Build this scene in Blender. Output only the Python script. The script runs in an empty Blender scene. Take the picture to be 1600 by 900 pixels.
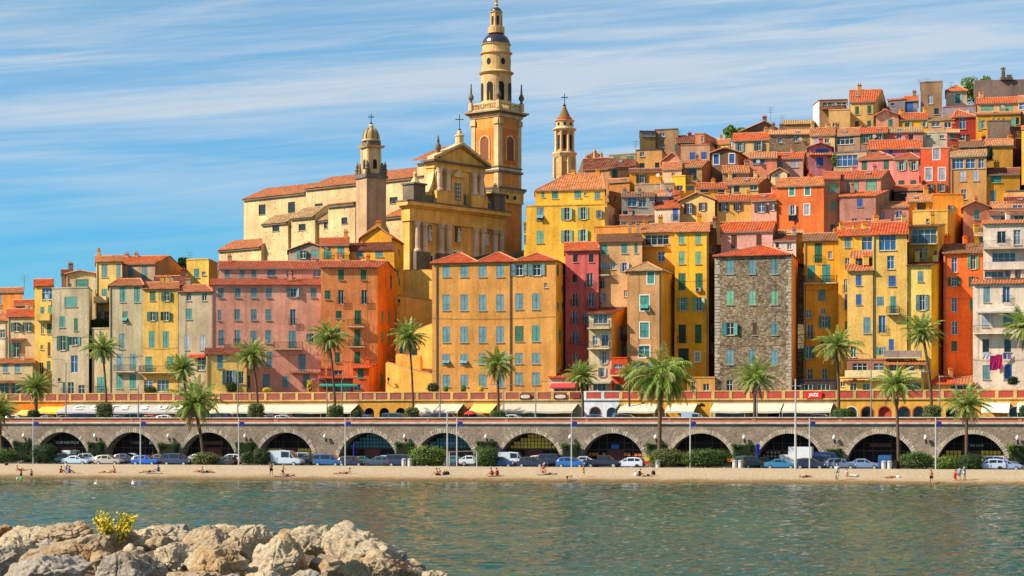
import bpy, math, random
from math import sin, cos, pi, radians, sqrt
from mathutils import Vector, noise, Matrix
random.seed(7)
SC = bpy.context.scene
COL = SC.collection
# ---------------------------------------------------------------- camera, sky, sun, exposure
F, H, YH = 3150.0, 7.3, 658.0
cd = bpy.data.cameras.new('camera'); cam = bpy.data.objects.new('camera', cd); COL.objects.link(cam)
cam.location = (0, 0, H); cam.rotation_euler = (pi/2, 0, 0)
cd.sensor_width = 36; cd.lens = 36*F/1600; cd.shift_y = (YH-450)/1600
cd.clip_start = 1; cd.clip_end = 20000
SC.camera = cam
SUN_AZ, SUN_EL = radians(75), radians(38)      # azimuth turned from "behind the camera" to the left
sd = Vector((-sin(SUN_AZ)*cos(SUN_EL), -cos(SUN_AZ)*cos(SUN_EL), sin(SUN_EL)))
sl = bpy.data.lights.new('sun', 'SUN'); sl.energy = 4.7; sl.angle = radians(0.55); sl.color = (1.0, 0.88, 0.71)
so = bpy.data.objects.new('sun', sl); COL.objects.link(so); so.rotation_euler = sd.to_track_quat('Z', 'Y').to_euler(); so.location = (-200, 0, 200)
SC.view_settings.view_transform = 'Standard'; SC.view_settings.look = 'None'
SC.view_settings.exposure = 0.88; SC.view_settings.gamma = 1.0
SC.cycles.sample_clamp_indirect = 5; SC.cycles.max_bounces = 6; SC.cycles.diffuse_bounces = 3; SC.cycles.glossy_bounces = 3
W = bpy.data.worlds.new('World'); SC.world = W; W.use_nodes = True
def build_world():
    nt = W.node_tree; N = nt.nodes; L = nt.links
    for n in list(N): N.remove(n)
    def nd(t, **k):
        n = N.new(t)
        for a, b in k.items(): setattr(n, a, b)
        return n
    def mth(op, a, b=None, c=None):
        n = nd('ShaderNodeMath', operation=op)
        for i, v in enumerate((a, b, c)):
            if v is None: continue
            if isinstance(v, (int, float)): n.inputs[i].default_value = v
            else: L.new(v, n.inputs[i])
        return n.outputs[0]
    out = nd('ShaderNodeOutputWorld'); bg = nd('ShaderNodeBackground'); bg.inputs[1].default_value = 0.15
    sky = nd('ShaderNodeTexSky', sky_type='NISHITA', sun_disc=False)
    sky.sun_elevation = SUN_EL; sky.sun_rotation = math.atan2(sd.x, sd.y); sky.air_density = 1.0; sky.dust_density = 0.5; sky.ozone_density = 2.0
    tc = nd('ShaderNodeTexCoord'); sp = nd('ShaderNodeSeparateXYZ'); L.new(tc.outputs['Generated'], sp.inputs[0])
    X, Y, Z = sp.outputs
    ya = mth('MAXIMUM', mth('ABSOLUTE', Y), 0.15)
    u = mth('DIVIDE', X, ya); v = mth('DIVIDE', Z, ya)
    el = mth('MAXIMUM', v, 0.0)
    # air colour: deeper blue low at the side away from the cirrus veil
    tint = nd('ShaderNodeMixRGB', blend_type='MULTIPLY'); tint.inputs[0].default_value = 1
    L.new(sky.outputs[0], tint.inputs[1])
    cr = nd('ShaderNodeValToRGB'); L.new(mth('MULTIPLY', el, 4.0), cr.inputs[0])
    e = cr.color_ramp.elements; e[0].position = 0.0; e[0].color = (0.19, 0.45, 0.60, 1); e[1].position = 1; e[1].color = (0.26, 0.46, 0.50, 1)
    m = e.new(0.33); m.color = (0.11, 0.37, 0.55, 1)
    m = e.new(0.62); m.color = (0.19, 0.41, 0.54, 1)
    L.new(cr.outputs[0], tint.inputs[2])
    def streak(sx, sy, tilt, scale, detail, rough, seed, dist=0.0):
        cb = nd('ShaderNodeCombineXYZ')
        vv = mth('ADD', v, mth('MULTIPLY', u, tilt))
        L.new(mth('MULTIPLY', u, sx), cb.inputs[0]); L.new(mth('MULTIPLY', vv, sy), cb.inputs[1]); cb.inputs[2].default_value = seed
        n = nd('ShaderNodeTexNoise'); n.inputs['Scale'].default_value = scale; n.inputs['Detail'].default_value = detail; n.inputs['Roughness'].default_value = rough
        n.inputs['Distortion'].default_value = dist
        L.new(cb.outputs[0], n.inputs['Vector']); return n.outputs[0]
    def sstep(x, a, b):
        n = nd('ShaderNodeMapRange', interpolation_type='SMOOTHSTEP'); L.new(x, n.inputs[0]); n.inputs[1].default_value = a; n.inputs[2].default_value = b
        return n.outputs[0]
    n1 = streak(2.1, 38, -0.05, 1.0, 7, 0.60, 3.1, 0.5)
    n2 = streak(8, 150, -0.09, 1.0, 6, 0.66, 8.4, 0.6)
    big = streak(2.0, 7, -0.05, 1.0, 2, 0.5, 1.7)
    # veil grows with height and towards +x
    env = mth('ADD', sstep(v, 0.055, 0.17), mth('MULTIPLY', sstep(u, -0.10, 0.16), 0.55))
    dens = mth('ADD', mth('MULTIPLY', sstep(n1, 0.40, 0.66), 0.62), mth('MULTIPLY', sstep(n2, 0.40, 0.72), 0.34))
    dens = mth('MULTIPLY', mth('ADD', dens, mth('MULTIPLY', env, 0.16)), mth('MINIMUM', mth('ADD', mth('MULTIPLY', env, 0.72), mth('MULTIPLY', big, 0.22)), 1.0))
    dens = mth('MINIMUM', mth('MAXIMUM', dens, 0.0), 0.82)
    mix = nd('ShaderNodeMixRGB'); L.new(dens, mix.inputs[0]); L.new(tint.outputs[0], mix.inputs[1]); mix.inputs[2].default_value = (2.35, 2.6, 2.85, 1)
    L.new(mix.outputs[0], bg.inputs[0]); L.new(bg.outputs[0], out.inputs[0])
build_world()

# ---------------------------------------------------------------- helpers
def hx(s, k=1.0):
    s = s.lstrip('#'); r = [int(s[i:i+2], 16)/255 for i in (0, 2, 4)]
    return tuple(min(1, k*(c/12.92 if c <= .04045 else ((c+.055)/1.055)**2.4)) for c in r)
def DW(px): return 3150.0/(10.44+0.00108*px)
def PT(px, py, D): return Vector(((px-800)/F*D, D, H+(YH-py)/F*D))
def XY(px, D): return ((px-800)/F*D, D)
def ZZ(py, D): return H+(YH-py)/F*D
def tag(o, label=None, cat=None, group=None, kind=None):
    if label: o['label'] = label
    if cat: o['category'] = cat
    if group: o['group'] = group
    if kind: o['kind'] = kind
    return o
def empty(name, loc, rz=0, label=None, cat=None, group=None):
    o = bpy.data.objects.new(name, None); COL.objects.link(o); o.location = loc; o.rotation_euler = (0, 0, rz); o.empty_display_size = .2
    return tag(o, label, cat, group)
class MB:
    def __init__(s): s.v = []; s.f = []; s.m = []; s.mats = []; s.uv = {}
    def mi(s, mat):
        if mat not in s.mats: s.mats.append(mat)
        return s.mats.index(mat)
    def poly(s, pts, mat, uv=None):
        n = len(s.v); s.v += [tuple(p) for p in pts]; s.f.append(tuple(range(n, n+len(pts)))); s.m.append(s.mi(mat))
        if uv: s.uv[len(s.f)-1] = uv
    def mesh(s, vs, fs, mat):
        n = len(s.v); s.v += [tuple(p) for p in vs]; k = s.mi(mat)
        for f in fs: s.f.append(tuple(n+i for i in f)); s.m.append(k)
    def box(s, c, d, mat, rz=0, taper=1.0):
        x, y, z = d[0]/2, d[1]/2, d[2]/2; cr, sr = cos(rz), sin(rz); vs = []
        for k, (a, b, h) in enumerate([(-x,-y,-z),(x,-y,-z),(x,y,-z),(-x,y,-z),(-x,-y,z),(x,-y,z),(x,y,z),(-x,y,z)]):
            if k > 3: a *= taper; b *= taper
            vs.append((c[0]+a*cr-b*sr, c[1]+a*sr+b*cr, c[2]+h))
        s.mesh(vs, [(0,3,2,1),(4,5,6,7),(0,1,5,4),(1,2,6,5),(2,3,7,6),(3,0,4,7)], mat)
    def tube(s, pts, rad, mat, n=6, cap=True):
        pts = [Vector(p) for p in pts]; rads = rad if isinstance(rad, (list, tuple)) else [rad]*len(pts); rings = []
        for i, p in enumerate(pts):
            d = (pts[min(i+1, len(pts)-1)]-pts[max(i-1, 0)]).normalized()
            a = d.orthogonal().normalized() if i == 0 else (pa - d*pa.dot(d)).normalized(); pa = a; b = d.cross(a)
            rings.append([p+(a*cos(2*pi*k/n)+b*sin(2*pi*k/n))*rads[i] for k in range(n)])
        vs = [q for r in rings for q in r]; fs = []
        for i in range(len(pts)-1):
            for k in range(n): fs.append((i*n+k, i*n+(k+1) % n, (i+1)*n+(k+1) % n, (i+1)*n+k))
        if cap: fs.append(tuple(reversed(range(n)))); fs.append(tuple(range((len(pts)-1)*n, len(pts)*n)))
        s.mesh(vs, fs, mat)
    def lathe(s, c, prof, mat, n=20, rot=0, sx=1, sy=1):
        vs = []; fs = []
        for r, z in prof:
            for k in range(n): vs.append((c[0]+r*sx*cos(2*pi*k/n+rot), c[1]+r*sy*sin(2*pi*k/n+rot), c[2]+z))
        for i in range(len(prof)-1):
            for k in range(n): fs.append((i*n+k, i*n+(k+1) % n, (i+1)*n+(k+1) % n, (i+1)*n+k))
        fs.append(tuple(reversed(range(n)))); fs.append(tuple(range((len(prof)-1)*n, len(prof)*n)))
        s.mesh(vs, fs, mat)
    def data(s, name, smooth=False):
        me = bpy.data.meshes.new(name); me.from_pydata(s.v, [], s.f)
        for m in s.mats: me.materials.append(m)
        me.polygons.foreach_set('material_index', s.m)
        if s.uv:
            ul = me.uv_layers.new(name='UVMap')
            for i, uvs in s.uv.items():
                p = me.polygons[i]
                for li, q in zip(p.loop_indices, uvs): ul.data[li].uv = q
        if smooth: me.shade_smooth()
        me.update(); return me
    def build(s, name, parent=None, smooth=False, world=True, loc=None):
        """vertices given in world space; the object's origin goes to loc (or the parent's base)"""
        o_ = Vector(loc) if loc is not None else Vector((0, 0, 0))
        if parent is not None and world and loc is None: o_ = parent.location.copy()
        if world and o_.length > 0: s.v = [(p[0]-o_.x, p[1]-o_.y, p[2]-o_.z) for p in s.v]
        o = bpy.data.objects.new(name, s.data(name, smooth)); COL.objects.link(o)
        if parent is not None: o.parent = parent
        elif loc is not None: o.location = o_
        return o
def put(name, me, parent, loc=(0,0,0), rz=0, rx=0):
    o = bpy.data.objects.new(name, me); COL.objects.link(o); o.parent = parent; o.location = loc; o.rotation_euler = (rx, 0, rz); return o

# ---------------------------------------------------------------- materials
_M = {}
def mat_nodes(name):
    m = bpy.data.materials.new(name); m.use_nodes = True; nt = m.node_tree; b = nt.nodes['Principled BSDF']; return m, nt, b
def plain(name, col, rough=0.6, metal=0.0, var=0.12, scale=1.5, spec=0.3):
    k = (name,)
    if k in _M: return _M[k]
    m, nt, b = mat_nodes(name); N = nt.nodes; L = nt.links
    b.inputs['Roughness'].default_value = rough; b.inputs['Metallic'].default_value = metal; b.inputs['Specular IOR Level'].default_value = spec
    c = col if isinstance(col, tuple) else hx(col)
    if var:
        g = N.new('ShaderNodeNewGeometry'); t = N.new('ShaderNodeTexNoise'); t.inputs['Scale'].default_value = scale; t.inputs['Detail'].default_value = 4
        L.new(g.outputs['Position'], t.inputs['Vector'])
        r = N.new('ShaderNodeMapRange'); r.inputs[1].default_value = .3; r.inputs[2].default_value = .7; r.inputs[3].default_value = 1-var; r.inputs[4].default_value = 1+var
        L.new(t.outputs[0], r.inputs[0]); x = N.new('ShaderNodeVectorMath'); x.operation = 'SCALE'; x.inputs[0].default_value = c[:3]; L.new(r.outputs[0], x.inputs['Scale'])
        L.new(x.outputs[0], b.inputs['Base Color'])
    else: b.inputs['Base Color'].default_value = (*c[:3], 1)
    _M[k] = m; return m
def wall(hexc, k=None):
    """painted plaster with patches, run-down streaks and a fine grain"""
    key = ('wall', hexc)
    if key in _M: return _M[key]
    m, nt, b = mat_nodes('plaster_'+hexc.strip('#')); N = nt.nodes; L = nt.links
    c = hx(hexc, ALB if k is None else k); lu = .3*c[0]+.6*c[1]+.1*c[2]; c = (min(.9, c[0]*1.09), min(.9, c[1]*1.09), min(.9, c[2]*1.05+.012))
    b.inputs['Roughness'].default_value = 0.95; b.inputs['Specular IOR Level'].default_value = 0.03
    g = N.new('ShaderNodeNewGeometry')
    def nz(scale, det, vec=None, ro=0.55):
        t = N.new('ShaderNodeTexNoise'); t.inputs['Scale'].default_value = scale; t.inputs['Detail'].default_value = det; t.inputs['Roughness'].default_value = ro
        L.new(vec if vec else g.outputs['Position'], t.inputs['Vector']); return t.outputs[0]
    def rng(x, a, b_, c_, d_):
        r = N.new('ShaderNodeMapRange'); r.inputs[1].default_value = a; r.inputs[2].default_value = b_; r.inputs[3].default_value = c_; r.inputs[4].default_value = d_; L.new(x, r.inputs[0]); return r.outputs[0]
    def mul(x, y):
        t = N.new('ShaderNodeMath'); t.operation = 'MULTIPLY'; L.new(x, t.inputs[0]); L.new(y, t.inputs[1]); return t.outputs[0]
    mp = N.new('ShaderNodeVectorMath'); mp.operation = 'MULTIPLY'; mp.inputs[1].default_value = (1.3, 1.3, 0.12); L.new(g.outputs['Position'], mp.inputs[0])
    f = mul(mul(rng(nz(0.28, 5), .34, .66, .80, 1.14), rng(nz(1.0, 5, mp.outputs[0], 0.6), .40, .68, 1.05, .80)), rng(nz(3.2, 6, None, 0.7), .34, .66, .84, 1.12))
    # pale bleached patches
    x = N.new('ShaderNodeVectorMath'); x.operation = 'SCALE'; x.inputs[0].default_value = c; L.new(f, x.inputs['Scale'])
    mx = N.new('ShaderNodeMixRGB'); L.new(rng(nz(0.55, 6, None, 0.65), .58, .72, 0, .22), mx.inputs[0]); L.new(x.outputs[0], mx.inputs[1])
    mx.inputs[2].default_value = (c[0]*.6+.2, c[1]*.6+.17, c[2]*.6+.13, 1)
    L.new(mx.outputs[0], b.inputs['Base Color'])
    bp = N.new('ShaderNodeBump'); bp.inputs['Strength'].default_value = 0.5; bp.inputs['Distance'].default_value = 0.06; L.new(nz(1.8, 7, None, 0.65), bp.inputs['Height']); L.new(bp.outputs[0], b.inputs['Normal'])
    _M[key] = m; return m
def stone(name, c1, c2, mortar, scale=2.6, bump=0.12, sq=(1, 1, 1.5), mw=0.06):
    key = ('stone', name)
    if key in _M: return _M[key]
    m, nt, b = mat_nodes(name); N = nt.nodes; L = nt.links; b.inputs['Roughness'].default_value = .93; b.inputs['Specular IOR Level'].default_value = .1
    g = N.new('ShaderNodeNewGeometry'); mp = N.new('ShaderNodeVectorMath'); mp.operation = 'MULTIPLY'; mp.inputs[1].default_value = sq; L.new(g.outputs['Position'], mp.inputs[0])
    nz = N.new('ShaderNodeTexNoise'); nz.inputs['Scale'].default_value = 1.2; nz.inputs['Detail'].default_value = 3; L.new(mp.outputs[0], nz.inputs['Vector'])
    ad = N.new('ShaderNodeMixRGB'); ad.blend_type = 'ADD'; ad.inputs[0].default_value = .35; L.new(mp.outputs[0], ad.inputs[1]); L.new(nz.outputs[1], ad.inputs[2])
    v = N.new('ShaderNodeTexVoronoi'); v.inputs['Scale'].default_value = scale; L.new(ad.outputs[0], v.inputs['Vector'])
    e = N.new('ShaderNodeTexVoronoi'); e.feature = 'DISTANCE_TO_EDGE'; e.inputs['Scale'].default_value = scale; L.new(ad.outputs[0], e.inputs['Vector'])
    sp = N.new('ShaderNodeSeparateColor'); L.new(v.outputs['Color'], sp.inputs[0])
    m1 = N.new('ShaderNodeMixRGB'); L.new(sp.outputs[0], m1.inputs[0]); m1.inputs[1].default_value = (*c1, 1); m1.inputs[2].default_value = (*c2, 1)
    r = N.new('ShaderNodeMapRange'); L.new(e.outputs[0], r.inputs[0]); r.inputs[1].default_value = mw*.4; r.inputs[2].default_value = mw*1.4
    m2 = N.new('ShaderNodeMixRGB'); L.new(r.outputs[0], m2.inputs[0]); m2.inputs[1].default_value = (*mortar, 1); L.new(m1.outputs[0], m2.inputs[2])
    n2 = N.new('ShaderNodeTexNoise'); n2.inputs['Scale'].default_value = .35; n2.inputs['Detail'].default_value = 5; L.new(g.outputs['Position'], n2.inputs['Vector'])
    r2 = N.new('ShaderNodeMapRange'); L.new(n2.outputs[0], r2.inputs[0]); r2.inputs[1].default_value = .3; r2.inputs[2].default_value = .7; r2.inputs[3].default_value = .72; r2.inputs[4].default_value = 1.25
    x = N.new('ShaderNodeVectorMath'); x.operation = 'SCALE'; L.new(m2.outputs[0], x.inputs[0]); L.new(r2.outputs[0], x.inputs['Scale']); L.new(x.outputs[0], b.inputs['Base Color'])
    bp = N.new('ShaderNodeBump'); bp.inputs['Strength'].default_value = 1; bp.inputs['Distance'].default_value = bump
    mm = N.new('ShaderNodeMath'); mm.operation = 'ADD'; L.new(r.outputs[0], mm.inputs[0]); L.new(sp.outputs[1], mm.inputs[1]); L.new(mm.outputs[0], bp.inputs['Height']); L.new(bp.outputs[0], b.inputs['Normal'])
    _M[key] = m; return m
def tiles(hexc, old=0.6):
    key = ('tiles', hexc)
    if key in _M: return _M[key]
    m, nt, b = mat_nodes('roof_tiles_'+hexc.strip('#')); N = nt.nodes; L = nt.links; b.inputs['Roughness'].default_value = .95; b.inputs['Specular IOR Level'].default_value = .02
    c = hx(hexc, 1.1); uv = N.new('ShaderNodeUVMap'); uv.uv_map = 'UVMap'
    mp = N.new('ShaderNodeVectorMath'); mp.operation = 'MULTIPLY'; mp.inputs[1].default_value = (1/0.42, 1/0.4, 1); L.new(uv.outputs[0], mp.inputs[0])
    fl = N.new('ShaderNodeVectorMath'); fl.operation = 'FLOOR'; L.new(mp.outputs[0], fl.inputs[0])
    wn = N.new('ShaderNodeTexWhiteNoise'); wn.noise_dimensions = '2D'; L.new(fl.outputs[0], wn.inputs['Vector'])
    g = N.new('ShaderNodeNewGeometry'); n2 = N.new('ShaderNodeTexNoise'); n2.inputs['Scale'].default_value = .7; n2.inputs['Detail'].default_value = 6; n2.inputs['Roughness'].default_value = .65; L.new(g.outputs['Position'], n2.inputs['Vector'])
    cr = N.new('ShaderNodeMapRange'); L.new(wn.outputs[0], cr.inputs[0]); cr.inputs[3].default_value = .62; cr.inputs[4].default_value = 1.25
    x = N.new('ShaderNodeVectorMath'); x.operation = 'SCALE'; x.inputs[0].default_value = c; L.new(cr.outputs[0], x.inputs['Scale'])
    mx = N.new('ShaderNodeMixRGB'); r = N.new('ShaderNodeMapRange'); L.new(n2.outputs[0], r.inputs[0]); r.inputs[1].default_value = .44; r.inputs[2].default_value = .66; r.inputs[4].default_value = old if hexc != TC['r'] else .3; L.new(r.outputs[0], mx.inputs[0])
    L.new(x.outputs[0], mx.inputs[1]); mx.inputs[2].default_value = (.21, .135, .08, 1); L.new(mx.outputs[0], b.inputs['Base Color'])
    _M[key] = m; return m
ALB = 1.0
PAL = {'t': '#3f9a92', 'g': '#1c7050', 's': '#6a9aa6', 'b': '#2468b8', 'w': '#b4bdd0', 'n': '#5a3624', 'k': '#1d4038', 'm': '#7fbf9e', 'd': '#20242a', 'l': '#5fb07a'}
def louvre(c):
    key = ('louvre', c)
    if key in _M: return _M[key]
    m, nt, b = mat_nodes('shutter_paint_'+c); N = nt.nodes; L = nt.links; b.inputs['Roughness'].default_value = .6
    g = N.new('ShaderNodeNewGeometry'); w = N.new('ShaderNodeTexWave'); w.bands_direction = 'Z'; w.inputs['Scale'].default_value = 2.6; w.inputs['Distortion'].default_value = 0; L.new(g.outputs['Position'], w.inputs['Vector'])
    n2 = N.new('ShaderNodeTexNoise'); n2.inputs['Scale'].default_value = .9; n2.inputs['Detail'].default_value = 4; L.new(g.outputs['Position'], n2.inputs['Vector'])
    r = N.new('ShaderNodeMapRange'); L.new(n2.outputs[0], r.inputs[0]); r.inputs[1].default_value = .3; r.inputs[2].default_value = .7; r.inputs[3].default_value = .72; r.inputs[4].default_value = 1.22
    x = N.new('ShaderNodeVectorMath'); x.operation = 'SCALE'; x.inputs[0].default_value = hx(PAL[c], .72); L.new(r.outputs[0], x.inputs['Scale']); L.new(x.outputs[0], b.inputs['Base Color'])
    bp = N.new('ShaderNodeBump'); bp.inputs['Strength'].default_value = .8; bp.inputs['Distance'].default_value = .03; L.new(w.outputs[0], bp.inputs['Height']); L.new(bp.outputs[0], b.inputs['Normal'])
    _M[key] = m; return m
def glassy(c='d'):
    key = ('glass', c)
    if key in _M: return _M[key]
    base = {'d': (.012, .014, .018), 'b': (.02, .09, .22), 's': (.05, .10, .13), 'w': (.16, .19, .24), 't': (.02, .14, .15), 'k': (.01, .022, .02)}.get(c, (.02, .03, .04))
    m, nt, b = mat_nodes('window_glass_'+c); b.inputs['Roughness'].default_value = .12; b.inputs['Base Color'].default_value = (*base, 1); b.inputs['Specular IOR Level'].default_value = .6
    _M[key] = m; return m
IRON = lambda: plain('wrought_iron', (.02, .02, .022), .5, .3, 0)
WHITE = lambda: plain('white_joinery', (.62, .62, .6), .5, 0, .08)
STONEW = lambda: plain('sill_stone', (.42, .36, .28), .85, 0, .15)
ZINC = lambda: plain('zinc_pipe', (.16, .15, .14), .5, .4, .15)
# ---------------------------------------------------------------- window, shutter and railing meshes (cached, shared between copies)
_WC = {}
def ring(mb, w, h, y0, t, dp, mat):
    mb.box((-w/2+t/2, y0, 0), (t, dp, h), mat); mb.box((w/2-t/2, y0, 0), (t, dp, h), mat)
    mb.box((0, y0, h/2-t/2), (w-2*t, dp, t), mat); mb.box((0, y0, -h/2+t/2), (w-2*t, dp, t), mat)
def win_mesh(kind, c, w, h, sur):
    k = ('w', kind, c, w, h, sur)
    if k in _WC: return _WC[k]
    mb = MB()
    gl = glassy(c if kind in 'gkr' else ('d' if kind != 'o' else ('b' if c == 'n' else 'd')))
    mb.poly([(-w/2-.01, .17, -h/2-.01), (w/2+.01, .17, -h/2-.01), (w/2+.01, .17, h/2+.01), (-w/2-.01, .17, h/2+.01)], gl)
    if kind in 'gok':
        ring(mb, w, h, .13, .06, .06, WHITE())
        n = max(1, round(w/1.1))
        for i in range(1, n+1) if n > 1 else [1]:
            x = -w/2 + w*i/(n+1) if n > 1 else 0
            mb.box((x, .13, 0), (.06, .05, h-.12), WHITE())
        if kind != 'k' and h > 1.1: mb.box((0, .125, h*.12), (w-.13, .04, .045), WHITE())
    if sur:
        t = .16; W2, H2 = w+2*t, h+2*t; m = plain('white_surround', (.66, .62, .56), .8, 0, .1)
        ring(mb, W2, H2, -.02, t-.005, .05, m)
    elif kind not in 'bk' and h < 2.6: mb.box((0, -.05, -h/2-.05), (w+.2, .16, .08), STONEW())
    _WC[k] = mb.data('window'); return _WC[k]
def leaf_mesh(c, w, h, half=False):
    k = ('l', c, w, h, half)
    if k in _WC: return _WC[k]
    mb = MB(); m = louvre(c)
    z0 = -h/2
    if half:
        z0 = -h/2+h*.42
        a = radians(48); L_ = h*.42
        p = [(-w/2+.02, -.01, z0), (w/2-.02, -.01, z0), (w/2-.02, -.01-L_*sin(a), z0-L_*cos(a)), (-w/2+.02, -.01-L_*sin(a), z0-L_*cos(a))]
        q = [(x, y+.03, z+.03) for x, y, z in p]
        mb.mesh(p+q, [(0, 1, 2, 3), (7, 6, 5, 4), (0, 4, 5, 1), (1, 5, 6, 2), (2, 6, 7, 3), (3, 7, 4, 0)], m)
    hh = h/2-z0; zc = (h/2+z0)/2
    mb.box((0, .01, zc), (w-.02, .03, hh-.02), m)
    t = .07
    for x in (-w/2+t/2+.01, w/2-t/2-.01): mb.box((x, -.015, zc), (t, .03, hh-.02), m)
    for z in ([z0+.06, h/2-.06] if half else [z0+.06, -h*.08, h/2-.06]): mb.box((0, -.015, z), (w-.17, .03, .09), m)
    _WC[k] = mb.data('shutter'); return _WC[k]
def rail_mesh(w, hgt=1.0, d=.3, solid=None):
    k = ('r', round(w, 1), hgt, d)
    if k in _WC: return _WC[k]
    mb = MB(); m = IRON(); t = .022
    for z in (.06, hgt): mb.box((0, -d, z), (w, .03, .035), m); mb.box((-w/2, -d/2, z), (.03, d-.04, .035), m); mb.box((w/2, -d/2, z), (.03, d-.04, .035), m)
    n = max(3, int(w/.14))
    for i in range(n+1): mb.box((-w/2+w*i/n, -d, hgt/2+.03), (t, t, hgt-.1), m)
    for s_ in (-1, 1):
        for j in range(1, max(2, int(d/.15))): mb.box((s_*w/2, -d*j/max(2, int(d/.15)), hgt/2+.03), (t, t, hgt-.1), m)
    _WC[k] = mb.data('railing'); return _WC[k]
def wall_face(mb, A, B, zb, zt, holes, mat, rev=.2):
    t = Vector((B[0]-A[0], B[1]-A[1])); L = t.length; t /= L; inn = Vector((-t.y, t.x))
    P3 = lambda u, z, d=0: (A[0]+t.x*u+inn.x*d, A[1]+t.y*u+inn.y*d, z)
    hs = []
    for (a, b, c, d) in holes:
        a = max(a, .05); b = min(b, L-.05); c = max(c, zb+.05); d = min(d, zt-.05)
        if b-a > .15 and d-c > .15: hs.append((a, b, c, d))
    us = sorted({0, L, *[h[0] for h in hs], *[h[1] for h in hs]}); zs = sorted({zb, zt, *[h[2] for h in hs], *[h[3] for h in hs]})
    for j in range(len(zs)-1):
        zc = (zs[j]+zs[j+1])/2; run = None
        if zs[j+1]-zs[j] < 1e-4: continue
        for i in range(len(us)-1):
            uc = (us[i]+us[i+1])/2
            inside = any(h[0] < uc < h[1] and h[2] < zc < h[3] for h in hs)
            if not inside and run is None: run = us[i]
            if inside and run is not None:
                mb.poly([P3(run, zs[j]), P3(us[i], zs[j]), P3(us[i], zs[j+1]), P3(run, zs[j+1])], mat); run = None
        if run is not None: mb.poly([P3(run, zs[j]), P3(L, zs[j]), P3(L, zs[j+1]), P3(run, zs[j+1])], mat)
    for (a, b, c, d) in hs:
        q = [(a, c), (b, c), (b, d), (a, d)]
        for i in range(4):
            p0, p1 = q[i], q[(i+1) % 4]
            mb.poly([P3(*p0), P3(*p0, rev), P3(*p1, rev), P3(*p1)], mat)
def roof_face(mb, pts, mat, per=.42, amp=.05, step=.105, cap=True):
    """corrugated tile sheet over the convex polygon pts, whose first edge is the eave"""
    pts = [Vector(p) for p in pts]; eu = (pts[1]-pts[0]); 
    if eu.length < .3: return
    eu.normalize(); n = Vector((0, 0, 0))
    for i in range(1, len(pts)-1): n += (pts[i]-pts[0]).cross(pts[i+1]-pts[0])
    n.normalize()
    if n.z < 0: n = -n
    ev = n.cross(eu)
    if ev.z < 0: ev = -ev
    uv = [((p-pts[0]).dot(eu), (p-pts[0]).dot(ev)) for p in pts]
    u0, u1 = min(q[0] for q in uv), max(q[0] for q in uv); k = max(4, int((u1-u0)/step)); cols = []
    for i in range(k+1):
        u = u0+(u1-u0)*i/k; uc = min(max(u, u0+1e-4), u1-1e-4); vv = []
        for j in range(len(uv)):
            a, b = uv[j], uv[(j+1) % len(uv)]
            if (a[0]-uc)*(b[0]-uc) <= 0 and abs(a[0]-b[0]) > 1e-9: vv.append(a[1]+(b[1]-a[1])*(uc-a[0])/(b[0]-a[0]))
        if not vv: vv = [0, 0]
        h = amp*abs(sin(pi*u/per))*2-amp
        cols.append((u, min(vv), max(vv), h))
    for i in range(k):
        a, b = cols[i], cols[i+1]
        p = lambda c, v: pts[0]+eu*c[0]+ev*v+n*(c[3]+.06)
        mb.poly([p(a, a[1]), p(b, b[1]), p(b, b[2]), p(a, a[2])], mat, [(a[0], a[1]), (b[0], b[1]), (b[0], b[2]), (a[0], a[2])])
        dn = Vector((0, 0, -.08))
        mb.poly([p(a, a[1])+dn, p(b, b[1])+dn, p(b, b[1]), p(a, a[1])], mat, [(a[0], 0), (b[0], 0), (b[0], 0), (a[0], 0)])
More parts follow.
